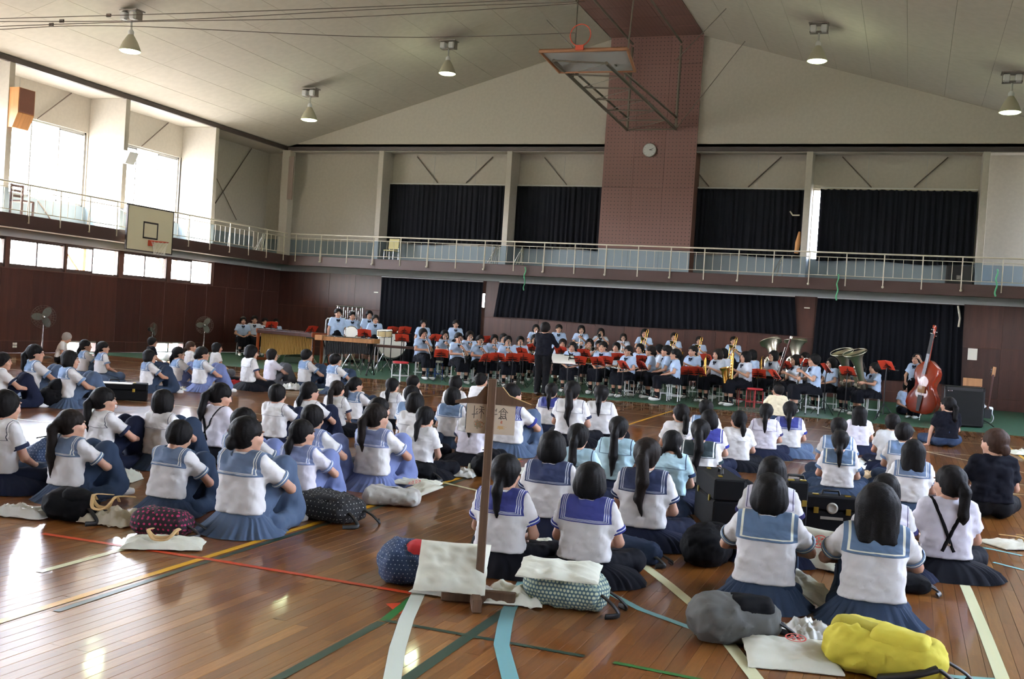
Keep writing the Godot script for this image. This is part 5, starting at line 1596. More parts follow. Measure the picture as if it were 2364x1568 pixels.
	# left rows
	bag("black backpack with white polka dots by yellow line", 765, 1200, -0.2, V(0.46, 0.19, 0.34), dot_w, 25)
	bag("silver grey drawstring bag behind the polka-dot backpack", 908, 1165, 0.3, V(0.4, 0.13, 0.24), mats["bag_silver"], 26, {"pocket": false, "strap": false})
	tote("white tote leaning on the silver drawstring bag", 955, 1140, -0.6, 0.22, 0.34, 0.07, 27, {"stamp": true, "lift": 0.08, "tip": 0.3})
	tote("second white tote beyond the silver drawstring bag", 962, 1118, 0.2, 0.34, 0.2, 0.07, 28, {"lift": 0.06})
	bag("flat black bag with magenta dots by the steel skirts", 380, 1232, 0.3, V(0.34, 0.15, 0.24), dot_m, 29)
	tote("white tote with tan handles in front of magenta-dot bag", 378, 1262, 0.55, 0.4, 0.22, 0.1, 30, {"handles": true})
	bag("plain black backpack behind the left ponytail pupil's skirt", 170, 1200, 0.1, V(0.32, 0.19, 0.24), mats["bag_black"], 31)
	tote("cream cloth tote slumped against a black backpack", 265, 1205, 0.2, 0.3, 0.28, 0.17, 32, {"mat": "tote_cream", "handles": true})
	tote("knotted white plastic bag at the picture's left rim", 50, 1190, 0.2, 0.34, 0.2, 0.12, 33, {"mat": "vinyl", "name": "vinyl_bag"})
	bag("patterned blue rucksack beside the long ponytail", 105, 1085, 0.8, V(0.24, 0.28, 0.2), star, 34, {"pocket": false})
	bag("dark sports bag beside the propped arm on the left", 62, 1120, 0.2, V(0.4, 0.18, 0.26), mats["bag_navy"], 35, {"pocket": false})
	bag("black rucksack standing behind the leftmost bob pupil", 126, 940, 0.6, V(0.3, 0.34, 0.24), mats["bag_black"], 36)
	tote("cream plastic bag next to the standing black rucksack", 60, 935, 0.3, 0.5, 0.3, 0.16, 37, {"mat": "tote_cream", "name": "vinyl_bag"})
	hard_case("long low black case carrying white sheets of paper", 262, 922, 0.65, V(0.95, 0.26, 0.3))
	single("paper_sheets", crumple(0.6, 0.24, 0.02, 5), mats["paper"], "loose white sheets lying on the long black case", "paper", "", Transform3D(turned(0, 0.65), on_height(255, 885, 0.305)))
	bag("red and black sports bag between the seated pupils", 535, 893, 0.3, V(0.4, 0.17, 0.26), mats["bag_red"], 38, {"pocket_mat": mats["bag_black"]})
	tote("white bag against the red sports bag", 556, 897, 0.8, 0.26, 0.2, 0.13, 39)
	tote("white bags at periwinkle skirts, flat one", 445, 903, 0.2, 0.26, 0.2, 0.08, 40)
	tote("white bag at periwinkle skirts, rounder one", 412, 897, 0.2, 0.28, 0.22, 0.14, 41)
	tote("white plastic carrier behind the grey-skirted pupil", 673, 900, 0.2, 0.26, 0.22, 0.24, 42, {"mat": "vinyl", "name": "vinyl_bag"})
	tote("white bag at the end pupil of the left group", 745, 905, 0.9, 0.26, 0.2, 0.1, 43)
	tote("white plastic bag with looped handles near the yellow line", 1062, 1100, 0.2, 0.24, 0.2, 0.15, 44, {"mat": "vinyl", "name": "vinyl_bag", "handles": false})
	tote("upright white paper bag beside a black rucksack", 1098, 1095, 0.2, 0.12, 0.2, 0.26, 45)
	bag("black rucksack behind the sign pole", 1128, 1100, 0.2, V(0.22, 0.26, 0.2), mats["bag_black"], 46, {"pocket": false})
	tote("white tote with red stamp left of the navy bob collar", 1190, 1090, 0.3, 0.4, 0.3, 0.08, 47, {"stamp": true})
	tote("cream tote with tan strap beside the wavy-haired pupil", 1252, 1030, 0.5, 0.26, 0.3, 0.16, 48, {"mat": "tote_cream", "handles": true})
	tote("white bundle left of the royal collar pair", 1215, 985, 0.5, 0.34, 0.26, 0.16, 49)
	bag("black bag behind the low-bun pupil", 960, 1105, 0.2, V(0.36, 0.16, 0.3), mats["bag_black"], 50, {"pocket": false})
	bag("dark green rucksack beside white-collared pupil", 608, 1030, 0.3, V(0.2, 0.26, 0.2), mat("bag_green", rgb(40, 54, 46), 0.8), 51, {"pocket": false})
	tote("cream tote at the white-collared short-haired pupil's skirt", 668, 1035, 0.3, 0.14, 0.24, 0.26, 52, {"mat": "tote_cream"})
	bag("grey rucksack between periwinkle skirts", 860, 1020, 0.3, V(0.3, 0.14, 0.24), mats["bag_grey"], 53, {"pocket": false})
	tote("white cloth bag beside the steel-skirted ponytail pupil", 282, 1110, 0.3, 0.2, 0.24, 0.18, 54)
	# wire basket by the far edge
	var wb := thing("wire_basket", "low wire basket near the cream-topped listener", "basket", on_height(1728, 975), 0.2)
	for k in 5:
		part("wire_hoop", sh().tube([V(-0.2, 0.02 + k * 0.06, -0.14), V(0.2, 0.02 + k * 0.06, -0.14), V(0.2, 0.02 + k * 0.06, 0.14), V(-0.2, 0.02 + k * 0.06, 0.14), V(-0.2, 0.02 + k * 0.06, -0.14)], 0.005, 5), mats["rod"], wb)
	for k in 6:
		part("wire", sh().tube([V(-0.2 + k * 0.08, 0.26, -0.14), V(-0.2 + k * 0.08, 0.01, -0.13), V(-0.2 + k * 0.08, 0.01, 0.13), V(-0.2 + k * 0.08, 0.26, 0.14)], 0.004, 5), mats["rod"], wb)

# ---------------------------------------------------------------- fittings and loose furniture
const LAMP := 2.0
func draw_line(im: Image, a: Vector2, b: Vector2, r: float, c: Color) -> void:
	var n := int(a.distance_to(b)) + 1
	for k in n + 1:
		var p := a.lerp(b, float(k) / n)
		for y in range(int(p.y - r), int(p.y + r) + 1):
			for x in range(int(p.x - r), int(p.x + r) + 1):
				if x >= 0 and y >= 0 and x < im.get_width() and y < im.get_height() and Vector2(x, y).distance_to(p) <= r: im.set_pixel(x, y, c)
func make_sign() -> void:
	var at := on_height(1104, 1392)
	var t := thing("sign_stand", "wooden sign stand with roofed board and hand-lettered sheet", "sign", at, 0.36)
	var wd: Material = mats["old_wood"]
	part("pole", sh().box(V(0, 0.61, 0), V(0.045, 1.19, 0.04), turned(0, 0, -0.002), 0.004), wd, t)
	part("foot", sh().box(V(0, 0.035, 0), V(0.4, 0.07, 0.05), turned(0, -0.1), 0.005), wd, t)
	part("foot", sh().box(V(-0.02, 0.037, 0.02), V(0.05, 0.068, 0.4), turned(0, 0.1), 0.005), wd, t)
	part("roof_board", sh().prism(PackedVector2Array([Vector2(-0.205, 1.075), Vector2(-0.09, 1.105), Vector2(-0.05, 1.16), Vector2(0.045, 1.16), Vector2(0.085, 1.115), Vector2(0.205, 1.075), Vector2(0.20, 1.06), Vector2(0.12, 1.065), Vector2(-0.12, 1.065), Vector2(-0.205, 1.06)]), 0.014, Transform3D(Basis(), V(0.012, 0, -0.03))), wd, t)
	part("roof_edge", sh().tube([V(0.057, 1.161, -0.03), V(0.097, 1.116, -0.03), V(0.217, 1.076, -0.03)], 0.004, 5), mats["handle_tan"], t)
	var im := Image.create(560, 330, false, Image.FORMAT_RGB8)
	im.fill(rgb(206, 190, 166))
	var ink := rgb(86, 78, 70)
	# strokes as they read through the back of the sheet, right to left
	var S := [
		[420, 30, 370, 75], [420, 30, 470, 75], [420, 48, 420, 62], [392, 68, 448, 68], [392, 68, 392, 140], [448, 68, 448, 135], [392, 92, 448, 92], [392, 114, 448, 114], [448, 135, 370, 140], [400, 118, 432, 140], [392, 140, 400, 148], [448, 114, 462, 150], [384, 126, 372, 142],
		[318, 24, 318, 150], [342, 40, 336, 70], [340, 54, 296, 54], [348, 96, 290, 104], [286, 30, 276, 60], [284, 44, 246, 44], [246, 44, 250, 130], [250, 130, 262, 140], [270, 48, 280, 100], [258, 48, 270, 110],
		[150, 24, 190, 34], [198, 56, 138, 56], [168, 30, 168, 150], [168, 64, 196, 100], [168, 64, 144, 96], [120, 50, 108, 62], [122, 80, 110, 92], [86, 22, 86, 150], [128, 104, 62, 112]]
	for q in S: draw_line(im, Vector2(q[0], q[1] * 1.05 + 6), Vector2(q[2], q[3] * 1.05 + 6), 4.2, ink)
	for k in 150:
		rng.seed = 900 + k
		var a := Vector2(rng.randfn(0, 1), rng.randfn(0, 1))
		draw_line(im, Vector2(140, 225) + a * Vector2(24, 20), Vector2(140, 225) + a * Vector2(24, 20), 6.0, rgb(150, 142, 112) if k % 4 else rgb(196, 126, 92))
		if k < 40: draw_line(im, Vector2(405, 190) + a * Vector2(5, 7), Vector2(405, 190) + a * Vector2(5, 7), 4.0, rgb(190, 116, 92))
		if k < 90: draw_line(im, Vector2(400, 250) + a * Vector2(22, 9), Vector2(400, 250) + a * Vector2(22, 9), 4.0, rgb(204, 166, 110))
	var m := mat("sign_sheet", Color(1, 1, 1), 0.85)
	m.albedo_texture = ImageTexture.create_from_image(im)
	m.backlight_enabled = true; m.backlight = Color(0.25, 0.22, 0.18)
	var s := sh()
	s.quad(V(-0.128, 1.066, -0.031), V(0.134, 1.066, -0.031), V(0.134, 0.905, -0.031), V(-0.128, 0.905, -0.031), V(0, 0, 1))
	s.quad(V(-0.128, 1.066, -0.033), V(0.134, 1.066, -0.033), V(0.134, 0.905, -0.033), V(-0.128, 0.905, -0.033), V(0, 0, -1))
	part("paper_sheet", s, m, t)
func make_fittings() -> void:
	mat("dark_maple", rgb(66, 34, 26), 0.35)
	# lamps under the roof slopes
	for q in [[-17.2, 8.2, -19.4, "high bay lamp nearest the tall windows and ceiling cables"], [-12.75, 9.47, -27.1, "high bay lamp left of the folded backboard, upper slope"], [-17.2, 8.2, -27.1, "high bay lamp above the blank far corner"], [-2.6, 9.48, -26.9, "high bay lamp right of the brown strip, upper slope"], [1.84, 8.2, -27.1, "high bay lamp low on the right roof slope"], [-12.75, 9.47, -19.4, "high bay lamp on left slope above the listeners, inner row"], [-2.6, 9.48, -19.4, "high bay lamp on right slope above the listeners, inner row"], [1.84, 8.2, -19.4, "high bay lamp on right slope above the listeners, outer row"], [-12.75, 9.47, -7.5, "high bay lamp near the back of the left slope"], [-2.6, 9.48, -7.5, "high bay lamp near the back of the right slope"]]:
		place("lamp", V(q[0], q[1], q[2]), 0.0, q[3], "lamp", "high bay lamps", 1.0, "ceiling_lamp")
	# cables across the left slope
	var cab: Material = mats["rod"]
	var cl := ["upper thin cable strung below the ceiling", "second thin cable strung below the ceiling", "third thin cable crossing the second one", "lowest thin cable running past the left lamp"]
	var cp := [[[0, 43], [700, 22], [1345, -6]], [[0, 50], [400, 46], [900, 20], [1350, 4]], [[0, 61], [330, 50], [800, 40], [1335, 8]], [[0, 68], [280, 60], [900, 86], [1330, 76]]]
	for k in 4:
		var pts := []
		for i in cp[k].size():
			pts.append(on_z(cp[k][i][0], cp[k][i][1], [-14.0, -16.5, -20.0][mini(i, 2)] if cp[k].size() == 3 else [-14.0, -15.5, -18.0, -20.5][i]))
		var c := thing("ceiling_cable", cl[k], "cable", pts[0])
		var loc := []
		for p in pts: loc.append(p - pts[0])
		part("wire", sh().tube(bend(loc, 8), 0.007, 5), cab, c)
		if k < 3: part("clip", sh().box(loc[0].lerp(loc[1], 0.35), V(0.1, 0.06, 0.03), Basis(), 0.008), mats["rod"], c)
	# clock
	var ck := thing("wall_clock", "round white clock on the brown acoustic strip", "clock", on_z(1500, 347, FAR_Z + 0.13))
	part("case", sh().lathe([Vector2(0.2, 0), Vector2(0.21, 0.03), Vector2(0.19, 0.06), Vector2(0.18, 0.05)], Transform3D(turned(PI / 2), Vector3.ZERO), 28), mats["steel_white"], ck)
	part("dial", sh().lathe([Vector2(0.185, 0.045), Vector2(0.001, 0.046)], Transform3D(turned(PI / 2), Vector3.ZERO), 28, false), mats["paper"], ck)
	part("hour_hand", sh().box(V(0.045, 0.0, 0.055), V(0.1, 0.014, 0.005), turned(0, 0, -0.05)), mats["black_plastic"], ck)
	part("minute_hand", sh().box(V(0.06, 0.025, 0.06), V(0.14, 0.01, 0.005), turned(0, 0, 0.4)), mats["black_plastic"], ck)
	for k in 12:
		var a := TAU * k / 12
		part("hour_mark", sh().box(V(cos(a) * 0.155, sin(a) * 0.155, 0.05), V(0.02, 0.006, 0.004), turned(0, 0, a)), mats["black_plastic"], ck)
	# hoop folded up under the ridge
	var h := thing("folded_hoop", "basketball backboard folded up under ridge on long steel truss", "basketball hoop", V(RIDGE_X, 7.7, FAR_Z + 0.25))
	var st := mat("truss_steel", rgb(86, 80, 68), 0.5)
	var loc := func(px: float, py: float, z: float) -> Vector3: return on_z(px, py, z) - V(RIDGE_X, 7.7, FAR_Z + 0.25)
	var bz := -24.0
	var c1: Vector3 = loc.call(1246, 118, bz); var c2: Vector3 = loc.call(1448, 113, bz)
	var c3: Vector3 = c1 + V(0.24, -0.30, -0.9); var c4: Vector3 = c2 + V(-0.02, -0.30, -0.9)
	part("board_frame", sh().tube([c1, c2], 0.05, 6).tube([c1, c3], 0.04, 6).tube([c2, c4], 0.04, 6).tube([c3, c4], 0.03, 6), mat("board_edge", rgb(140, 98, 68), 0.6), h)
	part("backboard", sh().quad(c1, c2, c4, c3), mats["beam_grey"], h)
	var rc: Vector3 = loc.call(1340, 81, bz + 0.1)
	part("rim", sh().tube(ring_pts(rc, 0.255, V(1, 0, 0), V(0.03, 1, 0.05), 28), 0.014, 7), mat("rim_red", rgb(176, 70, 46), 0.5), h)
	part("rim_plate", sh().box(rc + V(0, -0.3, 0), V(0.2, 0.12, 0.05)), mats["rim_red"], h)
	var lo := [loc.call(1448, 300, FAR_Z + 0.3), loc.call(1560, 298, FAR_Z + 0.3)]
	var hi := [loc.call(1278, 140, bz), loc.call(1400, 146, bz)]
	for k in 2:
		part("arm", sh().tube([lo[k], hi[k]], 0.045, 7), st, h)
		part("upper_arm", sh().tube([lo[k] + V(0, 0.35, 0), hi[k] + V(0.05, 0.12, -0.6)], 0.03, 6), st, h)
		part("wall_post", sh().tube([lo[k], V(lo[k].x, 2.5, lo[k].z)], 0.04, 6), st, h)
		part("ceiling_rail", sh().tube([V(lo[k].x, 2.6, lo[k].z), V(lo[k].x, 2.7, 12.0)], 0.035, 6), st, h)
		part("hanger", sh().tube([lo[k].lerp(hi[k], 0.78) + V(0, 0.05, 0), V(lo[k].x, 2.75, lo[k].lerp(hi[k], 0.78).z)], 0.022, 6), st, h)
	for k in 7:
		var a: Vector3 = lo[0].lerp(hi[0], k / 6.0); var b: Vector3 = lo[1].lerp(hi[1], k / 6.0)
		part("cross_bar", sh().tube([a, b], 0.022, 6), st, h)
		if k < 6: part("lattice", sh().tube([a, lo[1].lerp(hi[1], (k + 1) / 6.0)], 0.009, 5), st, h)
	part("stay_cable", sh().tube([lo[1], loc.call(1720, 95, -29.0)], 0.012, 5), st, h)
	part("stay_cable", sh().tube([loc.call(1560, 140, FAR_Z + 0.3), loc.call(1676, 20, -27.0)], 0.012, 5), st, h)
	part("stay_cable", sh().tube([c1 + V(0.9, 0, 0), loc.call(1262, 46, -24.0)], 0.01, 5), st, h)
	# fixed hoop on the left gallery
	var f := thing("wall_hoop", "cream square-marked backboard with red rim on left gallery", "basketball hoop", V(-19.74, 3.46, -23.45))
	part("board", sh().box(Vector3.ZERO, V(0.04, 1.2, 1.86), Basis(), 0.004), mat("board_cream", rgb(222, 212, 180), 0.5), f)
	var fr := sh()
	for g in [-1.0, 1.0]:
		fr.box(V(0.004, 0, g * 0.925), V(0.055, 1.22, 0.03)); fr.box(V(0.004, g * 0.6, 0), V(0.055, 0.03, 1.88))
		fr.box(V(0.023, -0.02, g * 0.28), V(0.004, 0.46, 0.045)); fr.box(V(0.023, -0.02 + g * 0.21, 0), V(0.004, 0.045, 0.6))
	part("dark_frame", fr, mats["trim_dark"], f)
	part("rim_plate", sh().box(V(0.06, -0.36, 0), V(0.1, 0.16, 0.16), Basis(), 0.01), mats["rim_red"], f)
	part("rim", sh().tube(ring_pts(V(0.36, -0.32, 0), 0.225, V(1, 0, 0), V(0, 0, 1), 26), 0.012, 7), mats["rim_red"], f)
	var net := sh()
	for k in 12:
		var a := TAU * k / 12; var b := TAU * (k + 1) / 12; var b2 := TAU * (k - 1) / 12
		for e in [b, b2]: net.tube([V(0.36 + cos(a) * 0.225, -0.32, sin(a) * 0.225), V(0.36 + cos(e) * 0.17, -0.5, sin(e) * 0.17), V(0.36 + cos(a) * 0.15, -0.66, sin(a) * 0.15)], 0.004, 4)
	part("net", net, mats["paper"], f)
	part("bracket", sh().tube([V(-0.03, 0.3, 0.5), V(-0.6, 0.5, 0.5)], 0.025, 6).tube([V(-0.03, 0.3, -0.5), V(-0.6, 0.5, -0.5)], 0.025, 6), st, f)
	# speaker box on the left gallery pillar, small second one
	var sp := thing("wall_speaker", "wooden speaker box on the left gallery pillar", "speaker", V(-20.6, 6.0, -19.62))
	part("cabinet", sh().prism(PackedVector2Array([Vector2(-0.2, 0.46), Vector2(0.16, 0.46), Vector2(0.16, -0.15), Vector2(0.0, -0.5), Vector2(-0.2, -0.5)]), 0.5, Transform3D(turned(0, 0.0), Vector3.ZERO)), mats["bare_wood"], sp)
	part("grille", sh().box(V(0.165, 0.16, 0), V(0.012, 0.58, 0.46)), mat("grille_brown", rgb(104, 66, 54), 0.9), sp)
	var s2 := thing("wall_speaker", "grey horn speaker between the two tall windows", "speaker", on_x(297, 362, -20.62))
	part("cabinet", sh().prism(PackedVector2Array([Vector2(-0.15, 0.18), Vector2(0.2, 0.12), Vector2(0.05, -0.2), Vector2(-0.15, -0.2)]), 0.35), mats["beam_grey"], s2)
	# fans
	place("standing_fan", V(-19.2, 0, -19.3), -2.35, "dark standing fan against wood wall behind the grey-haired man", "fan", "standing fans", 1.02)
	place("standing_fan", on_x(472, 765, -19.3) * V(1, 0, 1), -2.7, "standing fan seen edge on beside the marimba end", "fan", "standing fans", 0.95)
	place("standing_fan", on_x(352, 765, -19.9) * V(1, 0, 1), -1.3, "small dim fan in front of the low vent", "fan", "standing fans", 0.75)
	# socket and papers
	var ol := thing("wall_socket", "four-gang white socket plate low on the wood wall", "socket", on_x(34, 797, LEFT_X + 0.01), PI / 2)
	for i in 2:
		for j in 2: part("plate", sh().box(V(i * 0.07 - 0.035, j * 0.07 - 0.035, 0), V(0.06, 0.055, 0.012), Basis(), 0.003), mats["paper"], ol)
	single("notice_sheet", sh().box(on_z(2245, 818, FAR_Z + 0.008), V(0.24, 0.32, 0.004)), mats["paper"], "white sheet pinned to the wood wall behind the amplifier", "paper")
	# things kept on the gallery
	for q in [[1140, 605, 6, "bundle of steel poles leaning by gallery pillar over the drums"], [1200, 610, 4, "few steel poles leaning behind the second gallery pillar"], [600, 595, 5, "folded steel stands on the gallery near the corner"], [1800, 632, 3, "folded tripods beside the bright curtain slit"]]:
		var at := on_z(q[0], q[1], FAR_Z - 0.1); at.y = 3.34
		if q[0] == 600: at = on_x(600, 590, -20.6); at.y = 3.34
		var pb := thing("pole_bundle", q[3], "poles", at)
		for k in q[2]: part("pole", sh().tube([V(-0.25 + 0.5 * k / q[2], 0.0, 0.1), V(0.02 * k, 0.62 + 0.03 * (k % 3), -0.08)], 0.014, 6), mats["chrome"], pb)
	var seat := thing("gallery_chair", "cream-backed chair on gallery left of first curtain", "chair", V(on_z(908, 590, FAR_Z - 0.2).x, 3.34, FAR_Z - 0.2))
	part("backrest", sh().box(V(0, 0.62, 0), V(0.38, 0.36, 0.03), turned(-0.2), 0.01), mat("seat_cream", rgb(206, 196, 140), 0.6), seat)
	part("seat", sh().box(V(0, 0.38, 0.2), V(0.38, 0.03, 0.36), Basis(), 0.01), mats["seat_cream"], seat)
	for g in [-0.17, 0.17]: part("leg", sh().tube([V(g, 0, 0.36), V(g, 0.38, 0.34)], 0.012, 6), mats["chrome"], seat)
	for g in [-0.17, 0.17]: part("leg", sh().tube([V(g, 0, -0.02), V(g, 0.7, -0.03)], 0.012, 6), mats["chrome"], seat)
	var wc := thing("gallery_chair", "brown wooden chair on the left gallery behind balusters", "chair", V(-20.7, 3.34, -19.9), PI / 2)
	part("seat", sh().box(V(0, 0.42, 0), V(0.4, 0.04, 0.4), Basis(), 0.006), mats["fascia"], wc)
	for g in [-0.18, 0.18]:
		part("leg", sh().box(V(g, 0.21, 0.18), V(0.04, 0.42, 0.04)), mats["fascia"], wc)
		part("leg", sh().box(V(g, 0.42, -0.18), V(0.04, 0.84, 0.04)), mats["fascia"], wc)
	for y in [0.55, 0.68, 0.8]: part("back_slat", sh().box(V(0, y, -0.18), V(0.36, 0.06, 0.02)), mats["fascia"], wc)
	var bs := thing("stage_speaker", "black speaker cabinet on gallery right of last curtain", "speaker", V(on_z(2215, 620, FAR_Z - 0.25).x, 3.34, FAR_Z - 0.25))
	part("cabinet", sh().box(V(0, 0.3, 0), V(0.7, 0.58, 0.36), Basis(), 0.015), mats["black_plastic"], bs)
	part("grille", sh().box(V(-0.1, 0.3, 0.185), V(0.4, 0.5, 0.012)), mats["black_metal"], bs)
	part("input_plate", sh().box(V(-0.02, 0.26, 0.195), V(0.1, 0.12, 0.01)), mats["chrome"], bs)
	for q in [[1211, 645, "green ribbon tied to the gallery rail above the horns"], [1933, 665, "green ribbon tied to the gallery rail above the tubas"], [2300, 655, "green ribbon hanging at the gallery's right end"]]:
		var rb := thing("ribbon", q[2], "ribbon", on_z(q[0], q[1], FAR_Z + 1.0))
		var pts := []
		for k in 9: pts.append(V(0.02 * sin(k * 1.6), 0.38 - k * 0.09, 0.02 * cos(k * 1.6)))
		part("tape", sh().tube(bend(pts), 0.032, 6, true, 0.6), mat("ribbon_green", rgb(92, 176, 128), 0.5), rb)
	single("hanging_cord", sh().tube([on_z(2212, 706, FAR_Z + 0.14), on_z(2216, 735, FAR_Z + 0.14), on_z(2213, 755, FAR_Z + 0.14)], 0.03, 6), mats["steel_cream"], "pale tie-back cord at the right curtain's edge", "cord")
	single("cloth_roll", sh().tube([on_z(1846, 535, FAR_Z - 0.5), on_z(1842, 560, FAR_Z - 0.5), on_z(1838, 585, FAR_Z - 0.5)], [0.03, 0.08, 0.06], 8), mat("ochre", rgb(206, 150, 96), 0.8), "ochre cloth stuffed beside the curtained pillar", "cloth")

